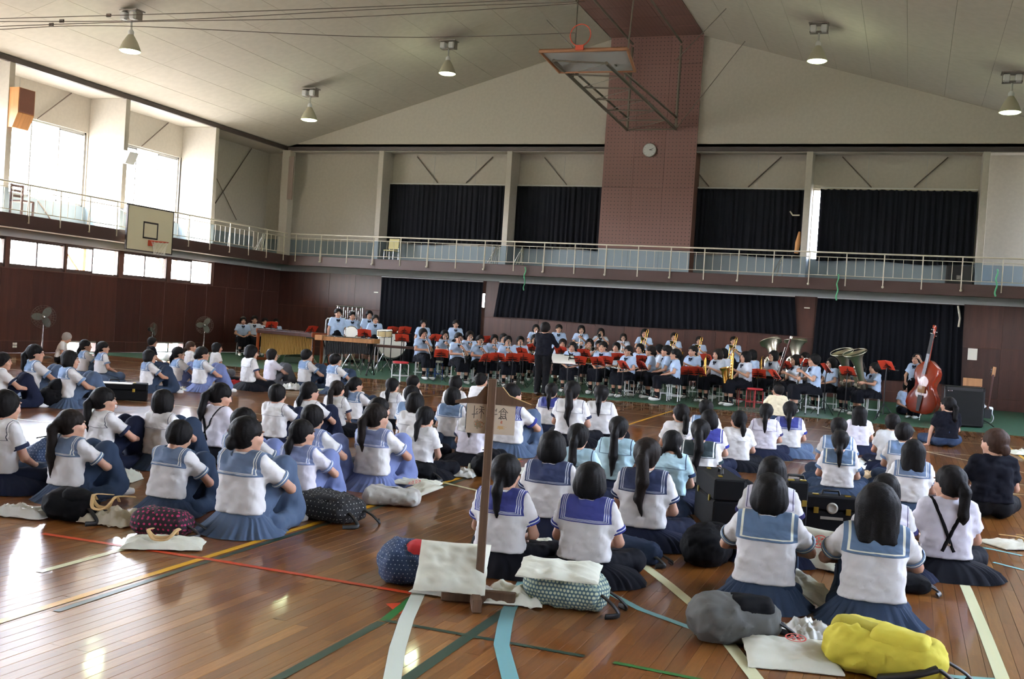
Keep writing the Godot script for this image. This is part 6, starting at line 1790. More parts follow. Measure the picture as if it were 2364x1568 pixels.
# ---------------------------------------------------------------- the listeners on the floor
func sitter(hx: float, hy: float, bx: float, by: float, key: String, turn_deg: float, o: Dictionary, label: String) -> Node3D:
	var turn := deg_to_rad(turn_deg)
	var size := 1.0
	var at: Vector3
	if by > 0.0:
		at = on_height(bx, by)
		at += at.normalized() * 0.21
		var best := 1e9
		for k in 60:
			var s := 0.85 + 0.0055 * k
			var e := absf(to_pixel(at + V(0, 0.80 * s, 0)).y - hy)
			if e < best: best = e; size = s
	else:
		size = o.get("size", 0.9)
		at = on_height(hx, hy, 0.80 * size)
		at.y = 0.0
	return person(key, at, turn, size, o, label, "listeners sitting on the floor")
func make_listeners() -> void:
	var H := "hug hug"
	var HD := "hug hug nod14 lean9"
	var HR := "hug hug yaw-26"
	var HL := "hug hug yaw24"
	var F := "fold lap"
	var FD := "fold lap nod10 lean7"
	var FL := "fold lap yaw36"
	var FR := "fold lap yaw-28"
	var L := [
		# front left block
		[8, 897, -4, 1140, "prop prop", -12, {"hair": "crop", "collar": "plain", "skirt": "navy_skirt"}, "pupil propped on one straight arm beside dark sports bag"],
		[196, 945, 150, 1168, HR, -8, {"hair": "long_tail", "collar": "steel", "skirt": "mid_skirt", "near": true, "hair_color": "hair_soft"}, "steel-blue collared pupil hugging knees in front of patterned rucksack"],
		[378, 966, 379, 1202, HD, -4, {"hair": "crop", "collar": "steel", "skirt": "mid_skirt", "near": true}, "steel-blue collared pupil bowed forward behind the magenta-dot bag"],
		[555, 959, 552, 1245, HR, -2, {"hair": "bun", "collar": "steel", "skirt": "steel_skirt", "near": true}, "steel-blue collared pupil whose wide skirt touches the yellow line"],
		[564, 939, 0, 0, HR, -4, {"hair": "crop", "collar": "steel", "skirt": "peri_skirt", "near": true}, "pupil directly ahead of the wide steel-blue skirt, elbows on knees"],
		[708, 966, 684, 1182, HR, -4, {"hair": "low_tail", "collar": "peri", "skirt": "peri_skirt", "near": true, "top": "lilac_cloth"}, "periwinkle-collared pupil sitting beside the polka-dot backpack"],
		[721, 932, 0, 0, H, -6, {"hair": "crop", "collar": "peri", "skirt": "peri_skirt", "near": true}, "periwinkle-skirted pupil one place ahead of the polka-dot backpack's owner"],
		[832, 930, 856, 1138, HR, -6, {"hair": "tail", "collar": "peri", "skirt": "peri_skirt", "near": true, "hair_color": "hair_soft"}, "periwinkle-collared pupil beside the silver drawstring bag"],
		[866, 915, 0, 0, "fold lap yaw-28 lean7", -14, {"hair": "low_tail", "skirt": "black_skirt", "top": "greyish_cloth"}, "pupil in plain grey-white shirt turned towards the right"],
		[959, 940, 962, 1108, FD, -8, {"hair": "low_tail", "collar": "bare", "skirt": "black_skirt"}, "white-collared pupil bent forward ahead of a black bag"],
		# second row left
		[238, 892, 0, 0, HR, -16, {"hair": "tail", "collar": "plain", "skirt": "navy_skirt"}, "navy-lined white collar pupil beside the bright window reflection"],
		[376, 897, 0, 0, H, -8, {"hair": "bob", "collar": "plain", "skirt": "mid_skirt"}, "navy-lined white collar pupil straight ahead of the bowed one"],
		[491, 880, 484, 1070, "fold lap nod10 lean7 yaw-28", -10, {"hair": "tail", "skirt": "black_skirt", "straps": true, "top": "lilac_cloth"}, "pupil in white shirt with black crossed suspenders, left block"],
		[639, 885, 630, 1040, H, -10, {"hair": "crop", "collar": "plain", "skirt": "navy_skirt"}, "navy-lined white collar pupil next to a dark green rucksack"],
		[714, 880, 0, 0, HR, -10, {"hair": "low_tail", "collar": "plain", "skirt": "navy_skirt"}, "navy-lined white collar pupil between green rucksack and long ponytail"],
		[793, 883, 770, 1008, F, -8, {"hair": "long_tail", "collar": "plain", "skirt": "black_skirt", "hair_color": "hair_soft"}, "navy-lined white collar pupil with black skirt left of grey rucksack"],
		[820, 869, 0, 0, HR, -16, {"size": 0.85, "hair": "tail", "collar": "steel", "skirt": "mid_skirt"}, "steel-blue collared pupil among the white collars of second row"],
		[889, 884, 898, 990, F, -8, {"hair": "low_tail", "collar": "plain", "skirt": "black_skirt"}, "navy-lined white collar pupil near the red-topped stool"],
		[954, 865, 0, 0, FR, -20, {"size": 0.85, "hair": "crop", "skirt": "black_skirt"}, "farthest pupil in plain white shirt by the floor edge"],
		[951, 888, 0, 0, F, -8, {"hair": "crop", "collar": "sky", "skirt": "mid_skirt"}, "sky-blue collared pupil behind the farthest plain shirt"],
		[959, 904, 0, 0, F, -6, {"hair": "bob", "collar": "plain", "skirt": "black_skirt"}, "white-collared pupil just ahead of the bent-forward one"],
		[1052, 867, 0, 0, F, -8, {"hair": "crop", "skirt": "black_skirt"}, "plain white shirt pupil beyond the sky-blue bob collar"],
		[1046, 892, 0, 0, F, -2, {"hair": "bob", "collar": "sky", "skirt": "mid_skirt"}, "sky-blue collared pupil left of the sign board"],
		[1069, 922, 1085, 1078, F, -2, {"hair": "tail", "collar": "plain", "skirt": "black_skirt", "top": "lilac_cloth"}, "pupil half hidden by the left end of the sign"],
		[1111, 860, 0, 0, FR, -10, {"hair": "crop", "skirt": "black_skirt"}, "white shirt pupil seen just above the sign's roof"],
		[1163, 884, 1170, 1056, "hug hug yaw-26", -12, {"hair": "bun", "collar": "royal", "skirt": "steel_skirt"}, "royal-collared pupil seen behind the lettered sheet"],
		# centre right block
		[1274, 883, 0, 0, F, 0, {"hair": "low_tail", "collar": "royal", "skirt": "navy_skirt"}, "royal-lined collar pupil at the conductor's feet"],
		[1302, 878, 1312, 1032, F, 2, {"hair": "wavy_tail", "collar": "plain", "skirt": "black_skirt", "size": 1.05}, "white-collared pupil beside the stamped cream tote"],
		[1395, 887, 1380, 1028, F, 2, {"hair": "low_tail", "collar": "plain", "skirt": "black_skirt"}, "white-collared pupil right of the wavy-haired neighbour"],
		[1273, 993, 1260, 1247, F, 2, {"hair": "bob", "collar": "navy", "skirt": "navy_skirt", "near": true}, "navy collar with two grey lines, next to stamped tote"],
		[1336, 976, 0, 0, F, 0, {"hair": "tail", "collar": "aqua", "skirt": "navy_skirt", "top": "aqua_cloth"}, "aqua-bloused pupil between two navy collars"],
		[1415, 959, 1417, 1145, F, 0, {"hair": "long_tail", "collar": "aqua", "skirt": "navy_skirt", "top": "aqua_cloth"}, "aqua-bloused pupil furthest ahead of the three in aqua"],
		[1464, 1009, 1478, 1272, F, 0, {"hair": "wavy_tail", "collar": "navy", "skirt": "navy_skirt", "near": true, "hair_color": "hair_soft"}, "navy collar pupil beside the navy satchel"],
		[1533, 991, 1538, 1185, "fold lap nod10 lean7", 4, {"hair": "twin", "collar": "aqua", "skirt": "navy_skirt", "top": "aqua_cloth"}, "aqua-bloused pupil next to the tall worn case"],
		[1356, 1064, 1345, 1358, F, 2, {"hair": "bob", "collar": "royal", "skirt": "black_skirt", "near": true}, "royal-blue collar pupil behind the woven-pattern bag"],
		[1160, 1045, 1150, 1336, F, -4, {"hair": "low_tail", "collar": "royal", "skirt": "black_skirt", "near": true}, "royal-blue collar pupil directly behind the sign pole"],
		[1572, 931, 0, 0, FL, 6, {"hair": "tail", "collar": "bare", "skirt": "black_skirt"}, "plain white collar pupil left of the pine-green collar"],
		[1631, 921, 0, 0, F, 6, {"hair": "crop", "collar": "sky", "skirt": "mid_skirt"}, "sky-lined collar pupil beyond the royal one-stripe collar"],
		[1608, 966, 1606, 1150, F, 4, {"hair": "wavy_tail", "collar": "pine", "skirt": "black_skirt"}, "dark pine collar with a single white stripe"],
		[1639, 944, 0, 0, F, 6, {"hair": "bob", "collar": "royal_one", "skirt": "navy_skirt"}, "royal-blue collar with one broad white stripe"],
		[1681, 947, 1696, 1090, FL, 6, {"hair": "low_tail", "collar": "bare", "skirt": "black_skirt"}, "plain white collar pupil right of the one-stripe royal collar"],
		[1766, 930, 1761, 1062, F, 4, {"hair": "low_tail", "collar": "lilac", "skirt": "navy_skirt", "top": "lilac_cloth"}, "lilac-white blouse with thin purple collar line"],
		[1798, 925, 1816, 1058, F, 4, {"hair": "low_tail", "collar": "royal", "skirt": "steel_skirt"}, "royal-collared pupil right of the lilac-white blouse"],
		[1797, 886, 0, 0, "hug hug yaw60", 12, {"hair": "crop", "trousers": "denim", "top": "cream_cloth", "tee": true}, "listener in cream top facing left before the red stool"],
		[1938, 962, 0, 0, F, 6, {"hair": "bun", "collar": "sky", "skirt": "mid_skirt"}, "sky-collared pupil left of the lilac shirt"],
		[1971, 940, 1978, 1050, F, 4, {"hair": "loose", "skirt": "navy_skirt", "top": "lilac_cloth"}, "pupil in uncollared lilac-white shirt"],
		[1937, 996, 1930, 1158, F, 4, {"hair": "low_tail", "collar": "dusty", "skirt": "mid_skirt"}, "dusty-collared pupil ahead of the emblem case"],
		[2062, 953, 0, 0, F, 4, {"hair": "crop", "skirt": "navy_skirt", "top": "greyish_cloth"}, "pupil in plain shirt with dark hems near the double bass"],
		[2090, 974, 0, 0, FR, 0, {"hair": "crop", "collar": "sky", "skirt": "mid_skirt"}, "sky-collared pupil next to the plain shirt near bass"],
		[2080, 1013, 2098, 1196, F, 2, {"hair": "loose", "collar": "steel", "skirt": "mid_skirt"}, "steel-collared pupil left of the crossed suspenders"],
		[2171, 1072, 2176, 1345, FL, 8, {"hair": "tail", "skirt": "black_skirt", "straps": true, "top": "lilac_cloth", "near": true}, "pupil with crossed black suspenders on the right, face turned left"],
		[2290, 987, 2284, 1203, FL, 12, {"hair": "bun", "trousers": "black_cloth", "top": "night_cloth", "tee": true, "hair_color": "hair_brown"}, "woman sitting in an all-black outfit right of crossed suspenders"],
		[2153, 915, 2182, 1034, "prop prop yaw36", 16, {"hair": "tail", "trousers": "denim", "top": "night_cloth", "tee": true}, "woman in navy tee propped on one arm before the bass"],
		[1775, 1090, 1758, 1418, H, 4, {"hair": "bob", "collar": "dusty", "skirt": "mid_skirt", "near": true}, "dusty-blue collared pupil behind the grey backpack"],
		[2026, 1112, 2006, 1462, H, 6, {"hair": "loose", "collar": "dusty", "skirt": "mid_skirt", "near": true}, "dusty-blue collared pupil behind the yellow backpack"],
		[1765, 1052, 1768, 1310, F, 4, {"hair": "bob", "collar": "lilac", "skirt": "navy_skirt"}, "white-collared pupil hidden ahead of the grey backpack's owner"],
		[2024, 1091, 2030, 1345, F, 4, {"hair": "bob", "collar": "lilac", "skirt": "navy_skirt"}, "white-collared pupil hidden ahead of the yellow backpack's owner"],
		# left group along the window wall
		[5, 812, 0, 0, HR, -34, {"hair": "crop", "collar": "plain", "skirt": "navy_skirt"}, "pupil cut by the picture edge near the wall socket"],
		[140, 764, 0, 0, "fold lap nod22 lean12", -55, {"hair": "crop", "trousers": "black_cloth", "tee": true, "hair_color": "hair_grey"}, "man in white polo looking down beside the dark fan"],
		[85, 793, 72, 925, HR, -26, {"hair": "tail", "collar": "sky", "skirt": "steel_skirt"}, "sky-collared pupil beside the cream plastic bag"],
		[133, 807, 152, 944, HR, -30, {"hair": "bob", "collar": "sky", "skirt": "steel_skirt"}, "sky-collared pupil behind the standing black rucksack"],
		[196, 783, 0, 0, HR, -28, {"hair": "low_tail", "collar": "sky", "skirt": "steel_skirt"}, "sky-collared pupil left of the long low case's end"],
		[237, 787, 0, 0, "fold lap yaw-28", -26, {"hair": "low_tail", "collar": "sky", "skirt": "steel_skirt"}, "sky-collared pupil sitting upright at the long low case"],
		[351, 777, 0, 0, FR, -30, {"hair": "crop", "trousers": "denim", "top": "night_cloth", "tee": true}, "listener in dark clothes before the low bright vent"],
		[338, 806, 338, 908, HR, -32, {"hair": "bob", "collar": "steel", "skirt": "mid_skirt"}, "steel-collared pupil right of the long low case"],
		[440, 787, 0, 0, FR, -34, {"hair": "bun", "skirt": "grey_skirt", "hair_color": "hair_brown"}, "listener in white beyond the periwinkle skirts"],
		[434, 799, 405, 898, HR, -28, {"hair": "low_tail", "collar": "sky", "skirt": "peri_skirt"}, "sky-collared pupil in periwinkle, first of the two"],
		[472, 799, 460, 906, HR, -28, {"hair": "bun", "collar": "sky", "skirt": "peri_skirt"}, "sky-collared pupil in periwinkle, second beside the red bag"],
		[500, 790, 0, 0, FR, -30, {"hair": "bob", "skirt": "grey_skirt"}, "plain white shirt pupil just left of the red sports bag"],
		[573, 795, 572, 902, "fold lap yaw-28 nod10", -28, {"hair": "bob", "collar": "plain", "skirt": "black_skirt"}, "navy-lined white collar pupil right of the red sports bag"],
		[640, 804, 622, 894, HR, -30, {"hair": "bob", "skirt": "grey_skirt", "top": "lilac_cloth"}, "grey-skirted pupil in plain shirt near the marimba"],
		[719, 805, 702, 900, HR, -30, {"hair": "crop", "collar": "sky", "skirt": "mid_skirt"}, "sky-collared pupil right of the white plastic carrier"],
		[786, 815, 768, 912, HR, -28, {"hair": "crop", "collar": "sky", "skirt": "mid_skirt"}, "sky-collared pupil at the right end of the window-side group"],
	]
	for q in L: sitter(q[0], q[1], q[2], q[3], q[4], q[5], q[6], q[7])

# ---------------------------------------------------------------- the band
func facing(p: Vector3, to := Vector3(-7.3, 0, -20.6), mix := 1.0) -> float:
	var d := (to - p) * V(1, 0, 1)
	var straight := V(0.38, 0, 0.92)
	d = straight.lerp(d.normalized(), mix)
	return atan2(-d.x, -d.z)
func make_band() -> void:
	# [head x, head y, depth, seated, arms, instrument, hair, label]
	var W := "in pale blue blouse"
	var B := [
		[977, 757, -23.6, 1, "front", "clarinet", "crop", "clarinettist next to the blue-legged stool"],
		[1027, 761, -25.2, 1, "front", "clarinet", "bob", "clarinettist in second row near the door curtain"],
		[1059, 767, -23.2, 1, "front", "clarinet", "low_tail", "clarinettist in front row with white shoes turned sideways"],
		[1085, 763, -24.8, 1, "front", "clarinet", "crop", "clarinettist behind the second front-row player"],
		[1109, 773, -23.6, 1, "front", "clarinet", "bun", "clarinettist at the broad pair of red folders"],
		[1142, 771, -25.2, 1, "front", "clarinet", "crop", "clarinettist holding her instrument low in second row"],
		[1163, 769, -26.4, 1, "lap", "", "crop", "player half hidden in third row behind clarinets"],
		[1173, 774, -23.6, 1, "front", "clarinet", "crop", "clarinettist left of the conductor in front row"],
		[1202, 775, -25.2, 1, "front", "clarinet", "crop", "player with dark neck strap left of the conductor"],
		[1236, 771, -27.0, 1, "high", "french_horn", "bob", "horn player just left of the conductor"],
		[1252, 790, -24.4, 1, "lap", "", "crop", "player hidden behind the conductor"],
		[1300, 781, -25.6, 1, "lap", "", "crop", "player behind the conductor's score"],
		[1323, 788, -23.6, 1, "lap", "flute", "crop", "flautist right of the conductor's score"],
		[1362, 781, -27.4, 1, "high", "french_horn", "loose", "horn player with brass bell in third row"],
		[1384, 785, -26.6, 1, "high", "trumpet", "bun", "player raising a small brass horn beside the flutes"],
		[1394, 787, -23.8, 1, "lap", "flute", "bun", "second flautist in front row"],
		[1424, 789, -26.0, 1, "lap", "", "crop", "player between the two flute stands in second row"],
		[1453, 797, -23.4, 1, "lap", "flute", "low_tail", "third flautist in front row, white shoes together"],
		[1479, 792, -25.6, 1, "lap", "", "crop", "player in second row behind a low red folder"],
		[1505, 797, -24.1, 1, "lap", "", "bun", "player with clasped hands, first of the three in profile"],
		[1524, 794, -25.6, 1, "lap", "", "crop", "player peering between the three in profile"],
		[1542, 796, -23.6, 1, "lap", "", "bun", "player with clasped hands, middle of the three in profile"],
		[1562, 804, -23.1, 1, "lap", "", "tail", "player with clasped hands, nearest of the three in profile"],
		[1602, 797, -25.2, 1, "sax", "saxophone", "low_tail", "saxophonist at the left end of the sax row"],
		[1660, 804, -24.2, 1, "sax", "saxophone", "bob", "saxophonist second in the sax row"],
		[1672, 803, -25.8, 1, "lap", "", "bob", "player behind the second saxophonist"],
		[1724, 810, -23.6, 1, "sax", "saxophone", "bob", "baritone saxophonist before the red stool"],
		[1738, 806, -25.2, 1, "lap", "", "bob", "player behind the baritone saxophonist"],
		[1788, 808, -25.4, 1, "sax", "saxophone", "bob", "saxophonist behind the bright red folder"],
		[1840, 817, -24.4, 1, "sax", "bassoon", "bob", "bassoonist behind the bass clarinet"],
		[1860, 812, -26.2, 1, "round", "tuba", "bob", "low brass player beneath the tall grey bell"],
		[1808, 812, -26.8, 1, "round", "tuba", "crop", "low brass player beneath the leaning grey bell"],
		[1883, 816, -23.0, 1, "front", "bass_clarinet", "crop", "bass clarinettist at the mat's front edge"],
		[1922, 824, -25.0, 1, "lap", "", "loose", "player with long dark hair left of the tubas"],
		[1986, 833, -24.9, 1, "round", "tuba", "tail", "tuba player under the left shining bell"],
		[2022, 836, -24.1, 1, "round", "tuba", "crop", "tuba player under the right shining bell"],
		# standing at the back
		[978, 737, -27.5, 0, "down", "", "crop", "standing player before the door curtain, nearer drums"],
		[1053, 738, -28.0, 0, "down", "", "bun", "standing player before the door curtain's right edge"],
		[1238, 748, -29.5, 0, "front", "trumpet", "bob", "standing trumpeter left of the conductor"],
		[1291, 748, -29.5, 0, "down", "", "bun", "standing player right behind the conductor"],
		[1343, 750, -29.5, 0, "front", "trumpet", "bob", "standing trumpeter with silver bell pointing down"],
		[1388, 757, -29.5, 0, "high", "trumpet", "bob", "standing trumpeter raising the horn to her mouth"],
		[1440, 769, -29.5, 0, "front", "trumpet", "bob", "short standing player between trumpets and trombones"],
		[1489, 758, -29.5, 0, "front", "trombone", "bob", "first standing trombonist"],
		[1557, 767, -29.5, 0, "front", "trombone", "crop", "second standing trombonist"],
		[1615, 776, -29.5, 0, "front", "trombone", "crop", "third standing trombonist"],
		[1695, 776, -29.5, 0, "front", "trombone", "bun", "last standing trombonist above the saxophones"],
		# percussion
		[781, 711, -25.0, 0, "down", "", "bun", "tall percussionist behind the wooden xylophone"],
		[814, 718, -26.2, 0, "down", "", "low_tail", "percussionist in front of the chimes"],
		[853, 716, -27.4, 0, "down", "", "crop", "percussionist right of the chimes"],
		[867, 726, -26.0, 0, "down", "", "crop", "percussionist behind the cream snare drum"],
		[562, 730, -27.4, 1, "lap", "", "crop", "first player of the four seated by the far corner"],
		[588, 728, -28.0, 1, "lap", "", "bun", "second player of the four seated by the far corner"],
		[612, 733, -28.6, 1, "lap", "", "bun", "third player of the four seated by the far corner"],
		[637, 735, -29.2, 1, "lap", "", "crop", "fourth player of the corner four, behind a red folder"],
	]
	var seats := []
	for q in B:
		var p := on_z(q[0], q[1], q[2])
		var top := p.y
		p.y = 0.008
		var seated: bool = q[3] == 1
		var turn := facing(p, V(-7.3, 0, -20.6), 0.95)
		if not seated: turn = facing(p, V(-7.3, 0, -20.6), 0.5)
		if String(q[7]).contains("in profile"): turn = 1.95
		var key := ("chair " if seated else "stand ") + String(q[4])
		if String(q[7]).contains("of the") and String(q[7]).contains("corner"): turn = -2.4
		var size := clampf((top - 0.008) / (1.20 if seated else 1.545), 0.88, 1.08)
		var o := {"top": "band_cloth" if int(q[0]) % 4 else "band_pale", "bow": true, "sock": "black_sock", "skirt": "black_skirt", "hair": q[6], "cell": 0.019}
		if int(q[0]) % 5 == 0: o.hair_color = "hair_soft"
		var who := person(key, p, turn, size, o, "%s, %s" % [q[7], W], "band members")
		if seated:
			var kind := "stool"
			if q[0] == 1724: kind = "red_stool"
			place(kind, p, turn + 0.4, "stool under the " + String(q[7]).trim_prefix("player "), "stool", "stools under the players", size, "stool")
		match String(q[5]):
			"clarinet": held("clarinet", who, Transform3D(turned(0.62), V(0, 0.985, -0.19)), "clarinet held by the " + q[7], "clarinet", "clarinets")
			"flute": held("flute", who, Transform3D(turned(0, 0.1, 0.05), V(0.08, 0.66, -0.33)), "silver flute resting across the lap of the " + q[7], "flute", "flutes")
			"saxophone":
				var s := held("saxophone", who, Transform3D(turned(0.12, 0.2, -0.12), V(0.05, 0.52, -0.30)), "golden saxophone played by the " + q[7], "saxophone", "saxophones")
				if q[0] == 1724: s.scale *= 1.35
			"french_horn": held("french_horn", who, Transform3D(turned(0, 0.2, 0), V(0.02, 0.8, -0.3)), "brass horn of the " + q[7], "horn", "horns")
			"tuba":
				var lift := 0.83
				var t := turned(-0.38, 0, 0.12)
				if q[0] == 1860: t = turned(0.1, 0, -0.1); lift = 0.82
				if q[0] == 1808: t = turned(0.2, 0, -0.35); lift = 0.84
				held("tuba", who, Transform3D(t, V(0.05, lift, -0.33)), "tuba of the " + q[7], "tuba", "tubas")
			"bassoon": held("bassoon", who, Transform3D(turned(0), V(0.12, 0.72, -0.22)), "dark red bassoon of the " + q[7], "bassoon")
			"bass_clarinet": held("bass_clarinet", who, Transform3D(turned(0.16), V(0, 0.74, -0.3)), "bass clarinet reaching the mat, held by its player", "bass clarinet")
			"trumpet":
				var ty := 0.86 if seated else 1.1
				if q[4] == "high": held("trumpet", who, Transform3D(turned(1.45), V(0, 1.0 if seated else 1.35, -0.36)), "trumpet of the " + q[7], "trumpet", "trumpets")
				else: held("trumpet", who, Transform3D(turned(0.15), V(0, ty, -0.29)), "trumpet of the " + q[7], "trumpet", "trumpets")
			"trombone": held("trombone", who, Transform3D(turned(0.1, 0.3, 0.2) * Basis.from_scale(V(0.85, 0.72, 0.85)), V(0, 0.98, -0.3)), "slide held upright by the " + q[7], "trombone", "trombones")
	# conductor
	var cp := on_height(1248, 914)
	person("stand baton", cp, facing(cp, V(-7.0, 0, -26)), 1.045, {"top": "night_cloth", "long": true, "tee": true, "trousers": "black_cloth", "hair": "crop", "sock": "black_sock", "shoe": "shoe_dark", "cell": 0.017}, "conductor in black suit facing the band", "")
	var bp := on_z(2118, 814, -24.6); bp.y = 0.008
	var bassist := person("stand bass", bp, facing(bp, V(-4, 0, -18)), 0.93, {"top": "band_cloth", "bow": true, "sock": "black_sock", "trousers": "night_cloth", "hair": "crop", "cell": 0.019}, "bassist in pale blue shirt standing behind the double bass", "band members")
	var kid := on_z(2091, 875, -26.0); kid.y = 0.008
	person("fold lap lean8", kid, PI + 0.6, 0.98, {"top": "band_cloth", "sock": "black_sock", "trousers": "night_cloth", "hair": "crop", "tee": true}, "helper in pale blue shirt crouching behind the double bass", "band members")
	make_double_bass(bassist)
	# folders on their stands
	var F := [[627, 752, -26.2], [720, 762, -25.2], [841, 771, -23.0], [905, 764, -25.0], [934, 764, -25.0], [928, 782, -23.2], [1004, 782, -24.2], [1019, 818, -22.9], [1130, 786, -25.6], [1124, 828, -22.6], [1150, 826, -23.0], [1184, 827, -22.8], [1208, 826, -23.4], [1204, 814, -24.6], [1228, 804, -26.2], [1237, 831, -23.6], [1295, 811, -24.8], [1337, 834, -22.8], [1348, 817, -25.0], [1379, 836, -23.0], [1398, 834, -23.2], [1439, 845, -22.7], [1427, 826, -25.0], [1484, 832, -24.8], [1481, 846, -23.4], [1589, 858, -23.8], [1612, 859, -23.4], [1631, 828, -26.6], [1750, 864, -23.6], [1787, 866, -23.0], [1813, 845, -24.4], [1864, 840, -24.0], [1907, 852, -23.2], [1956, 859, -23.0], [2046, 846, -22.8]]
	var near := ["marimba end", "marimba's right half", "xylophone middle", "snare drum", "snare drum's far side", "red-topped white stool", "first clarinettist", "blue-legged stool", "third clarinet row", "front clarinets", "front clarinets' right side", "conductor's left side", "dark-strap clarinettist", "second row clarinets", "left horn player", "conductor's elbow", "conductor's score", "first flautist", "right horn player", "second flautist", "second flautist's other side", "third flautist", "row behind the flutes", "row behind clasped hands", "low second-row player", "first saxophonist's left", "first saxophonist", "trombones", "baritone saxophone", "red stool and cream top", "bassoon", "grey bells", "bass clarinettist", "left shining tuba", "right shining tuba"]
	for k in F.size():
		var c := on_z(F[k][0], F[k][1], F[k][2])
		var g := V(c.x, 0.008, c.z)
		var turn := facing(g, V(-7.3, 0, -20.0), 0.7) + 0.5 * sin(k * 2.3)
		var s := clampf(c.y / 1.04, 0.6, 1.25)
		place("music_stand", g, turn, "black folding music stand at the " + near[k], "music stand", "music stands", s)
		var f := place("music_folder", c + turned(0, turn) * V(0, 0.02, 0.02), turn, "open red music folder at the " + near[k], "folder", "red music folders")
		f.transform.basis = turned(0, turn) * turned(-0.7) * Basis.from_scale(V(0.66, 0.76, 1.0))
	var sc := place("music_stand", on_z(1312, 835, -21.6) * V(1, 0, 1), facing(V(-6.9, 0, -21.6)), "conductor's black score stand", "music stand", "", 0.88)
	single("score", sh().box(Vector3.ZERO, V(0.5, 0.02, 0.36), Basis(), 0.004), mats["paper"], "white open score on the conductor's stand", "score", "", Transform3D(turned(0.5, 0.5, 0), on_z(1300, 829, -21.6)))
	place("stool", on_height(922, 884), 0.5, "empty white stool with red seat at the mat's edge", "stool", "", 1.12)
	place("blue_stool", on_height(1003, 878), 0.4, "blue-legged stool carrying a white sheet", "stool", "", 1.1, "stool")
	place("red_stool", on_height(1740, 945), 0.2, "empty red stool beside the baritone saxophone", "stool", "", 1.05, "stool")
func make_double_bass(who: Node3D) -> void:
	var t := thing("double_bass", "large red-brown double bass held upright by the bassist", "double bass")
	t.transform = Transform3D(turned(-0.08, -0.42, -0.085).scaled(V(1.04, 1.04, 1.04)), on_z(2124, 972, who.position.z + 0.42) * V(1, 0, 1) + V(0, 0.15, 0))
	var red := mat("bass_wood", rgb(134, 44, 22), 0.22)
	red.clearcoat_enabled = true; red.clearcoat = 0.7; red.clearcoat_roughness = 0.1
	var half := [[0.0, 0.0], [0.16, 0.01], [0.27, 0.07], [0.325, 0.2], [0.31, 0.36], [0.23, 0.48], [0.195, 0.56], [0.2, 0.66], [0.245, 0.76], [0.25, 0.88], [0.21, 0.98], [0.12, 1.06], [0.04, 1.12]]
	var rings := []
	for lay in [[-0.115, 0.9], [-0.10, 0.99], [-0.09, 1.0], [0.09, 1.0], [0.10, 0.99], [0.135, 0.8], [0.15, 0.4]]:
		var r := PackedVector3Array()
		for p in half: r.append(V(p[0] * lay[1], 0.55 + (p[1] - 0.55) * lay[1], lay[0]))
		for i in range(half.size() - 1, 0, -1): r.append(V(-half[i][0] * lay[1], 0.55 + (half[i][1] - 0.55) * lay[1], lay[0]))
		rings.append(r)
	part("body", sh().loft(rings), red, t)
	part("neck", sh().tube([V(0, 1.08, 0.1), V(0, 1.6, 0.1)], [0.028, 0.02], 8), red, t)
	part("fingerboard", sh().box(V(0, 1.24, 0.17), V(0.065, 0.85, 0.02), turned(-0.07)), mats["black_plastic"], t)
	var scroll := part("scroll", sh().tube([V(0, 1.58, 0.1), V(0, 1.76, 0.08), V(0, 1.82, 0.1), V(0, 1.82, 0.15), V(0, 1.78, 0.15)], [0.026, 0.03, 0.035, 0.03, 0.02], 8), red, t)
	for k in 4: part("peg", sh().tube([V(-0.07 if k % 2 else 0.07, 1.63 + 0.04 * k, 0.09), V(0, 1.63 + 0.04 * k, 0.09)], [0.016, 0.008], 6), mats["chrome"], scroll)
	part("bridge", sh().box(V(0, 0.5, 0.19), V(0.15, 0.14, 0.012), Basis(), 0.003), mats["bare_wood"], t)
	part("tailpiece", sh().prism(PackedVector2Array([Vector2(-0.03, 0.05), Vector2(0.03, 0.05), Vector2(0.05, 0.38), Vector2(-0.05, 0.38)]), 0.016, Transform3D(Basis(), V(0, 0, 0.18))), mats["black_plastic"], t)
	for k in 4: part("string", sh().tube([V(-0.03 + k * 0.02, 0.38, 0.19), V(-0.03 + k * 0.02, 0.57, 0.265), V(-0.018 + k * 0.012, 1.62, 0.13)], 0.002, 4), mats["chrome"], t)
	for g in [-1.0, 1.0]: part("sound_hole", sh().tube([V(g * 0.11, 0.6, 0.137), V(g * 0.12, 0.54, 0.14), V(g * 0.14, 0.46, 0.134), V(g * 0.15, 0.42, 0.128)], 0.008, 6), mats["black_plastic"], t)
	part("end_pin", sh().tube([V(0, 0.0, 0), V(0, -0.13, 0)], 0.008, 6), mats["chrome"], t)
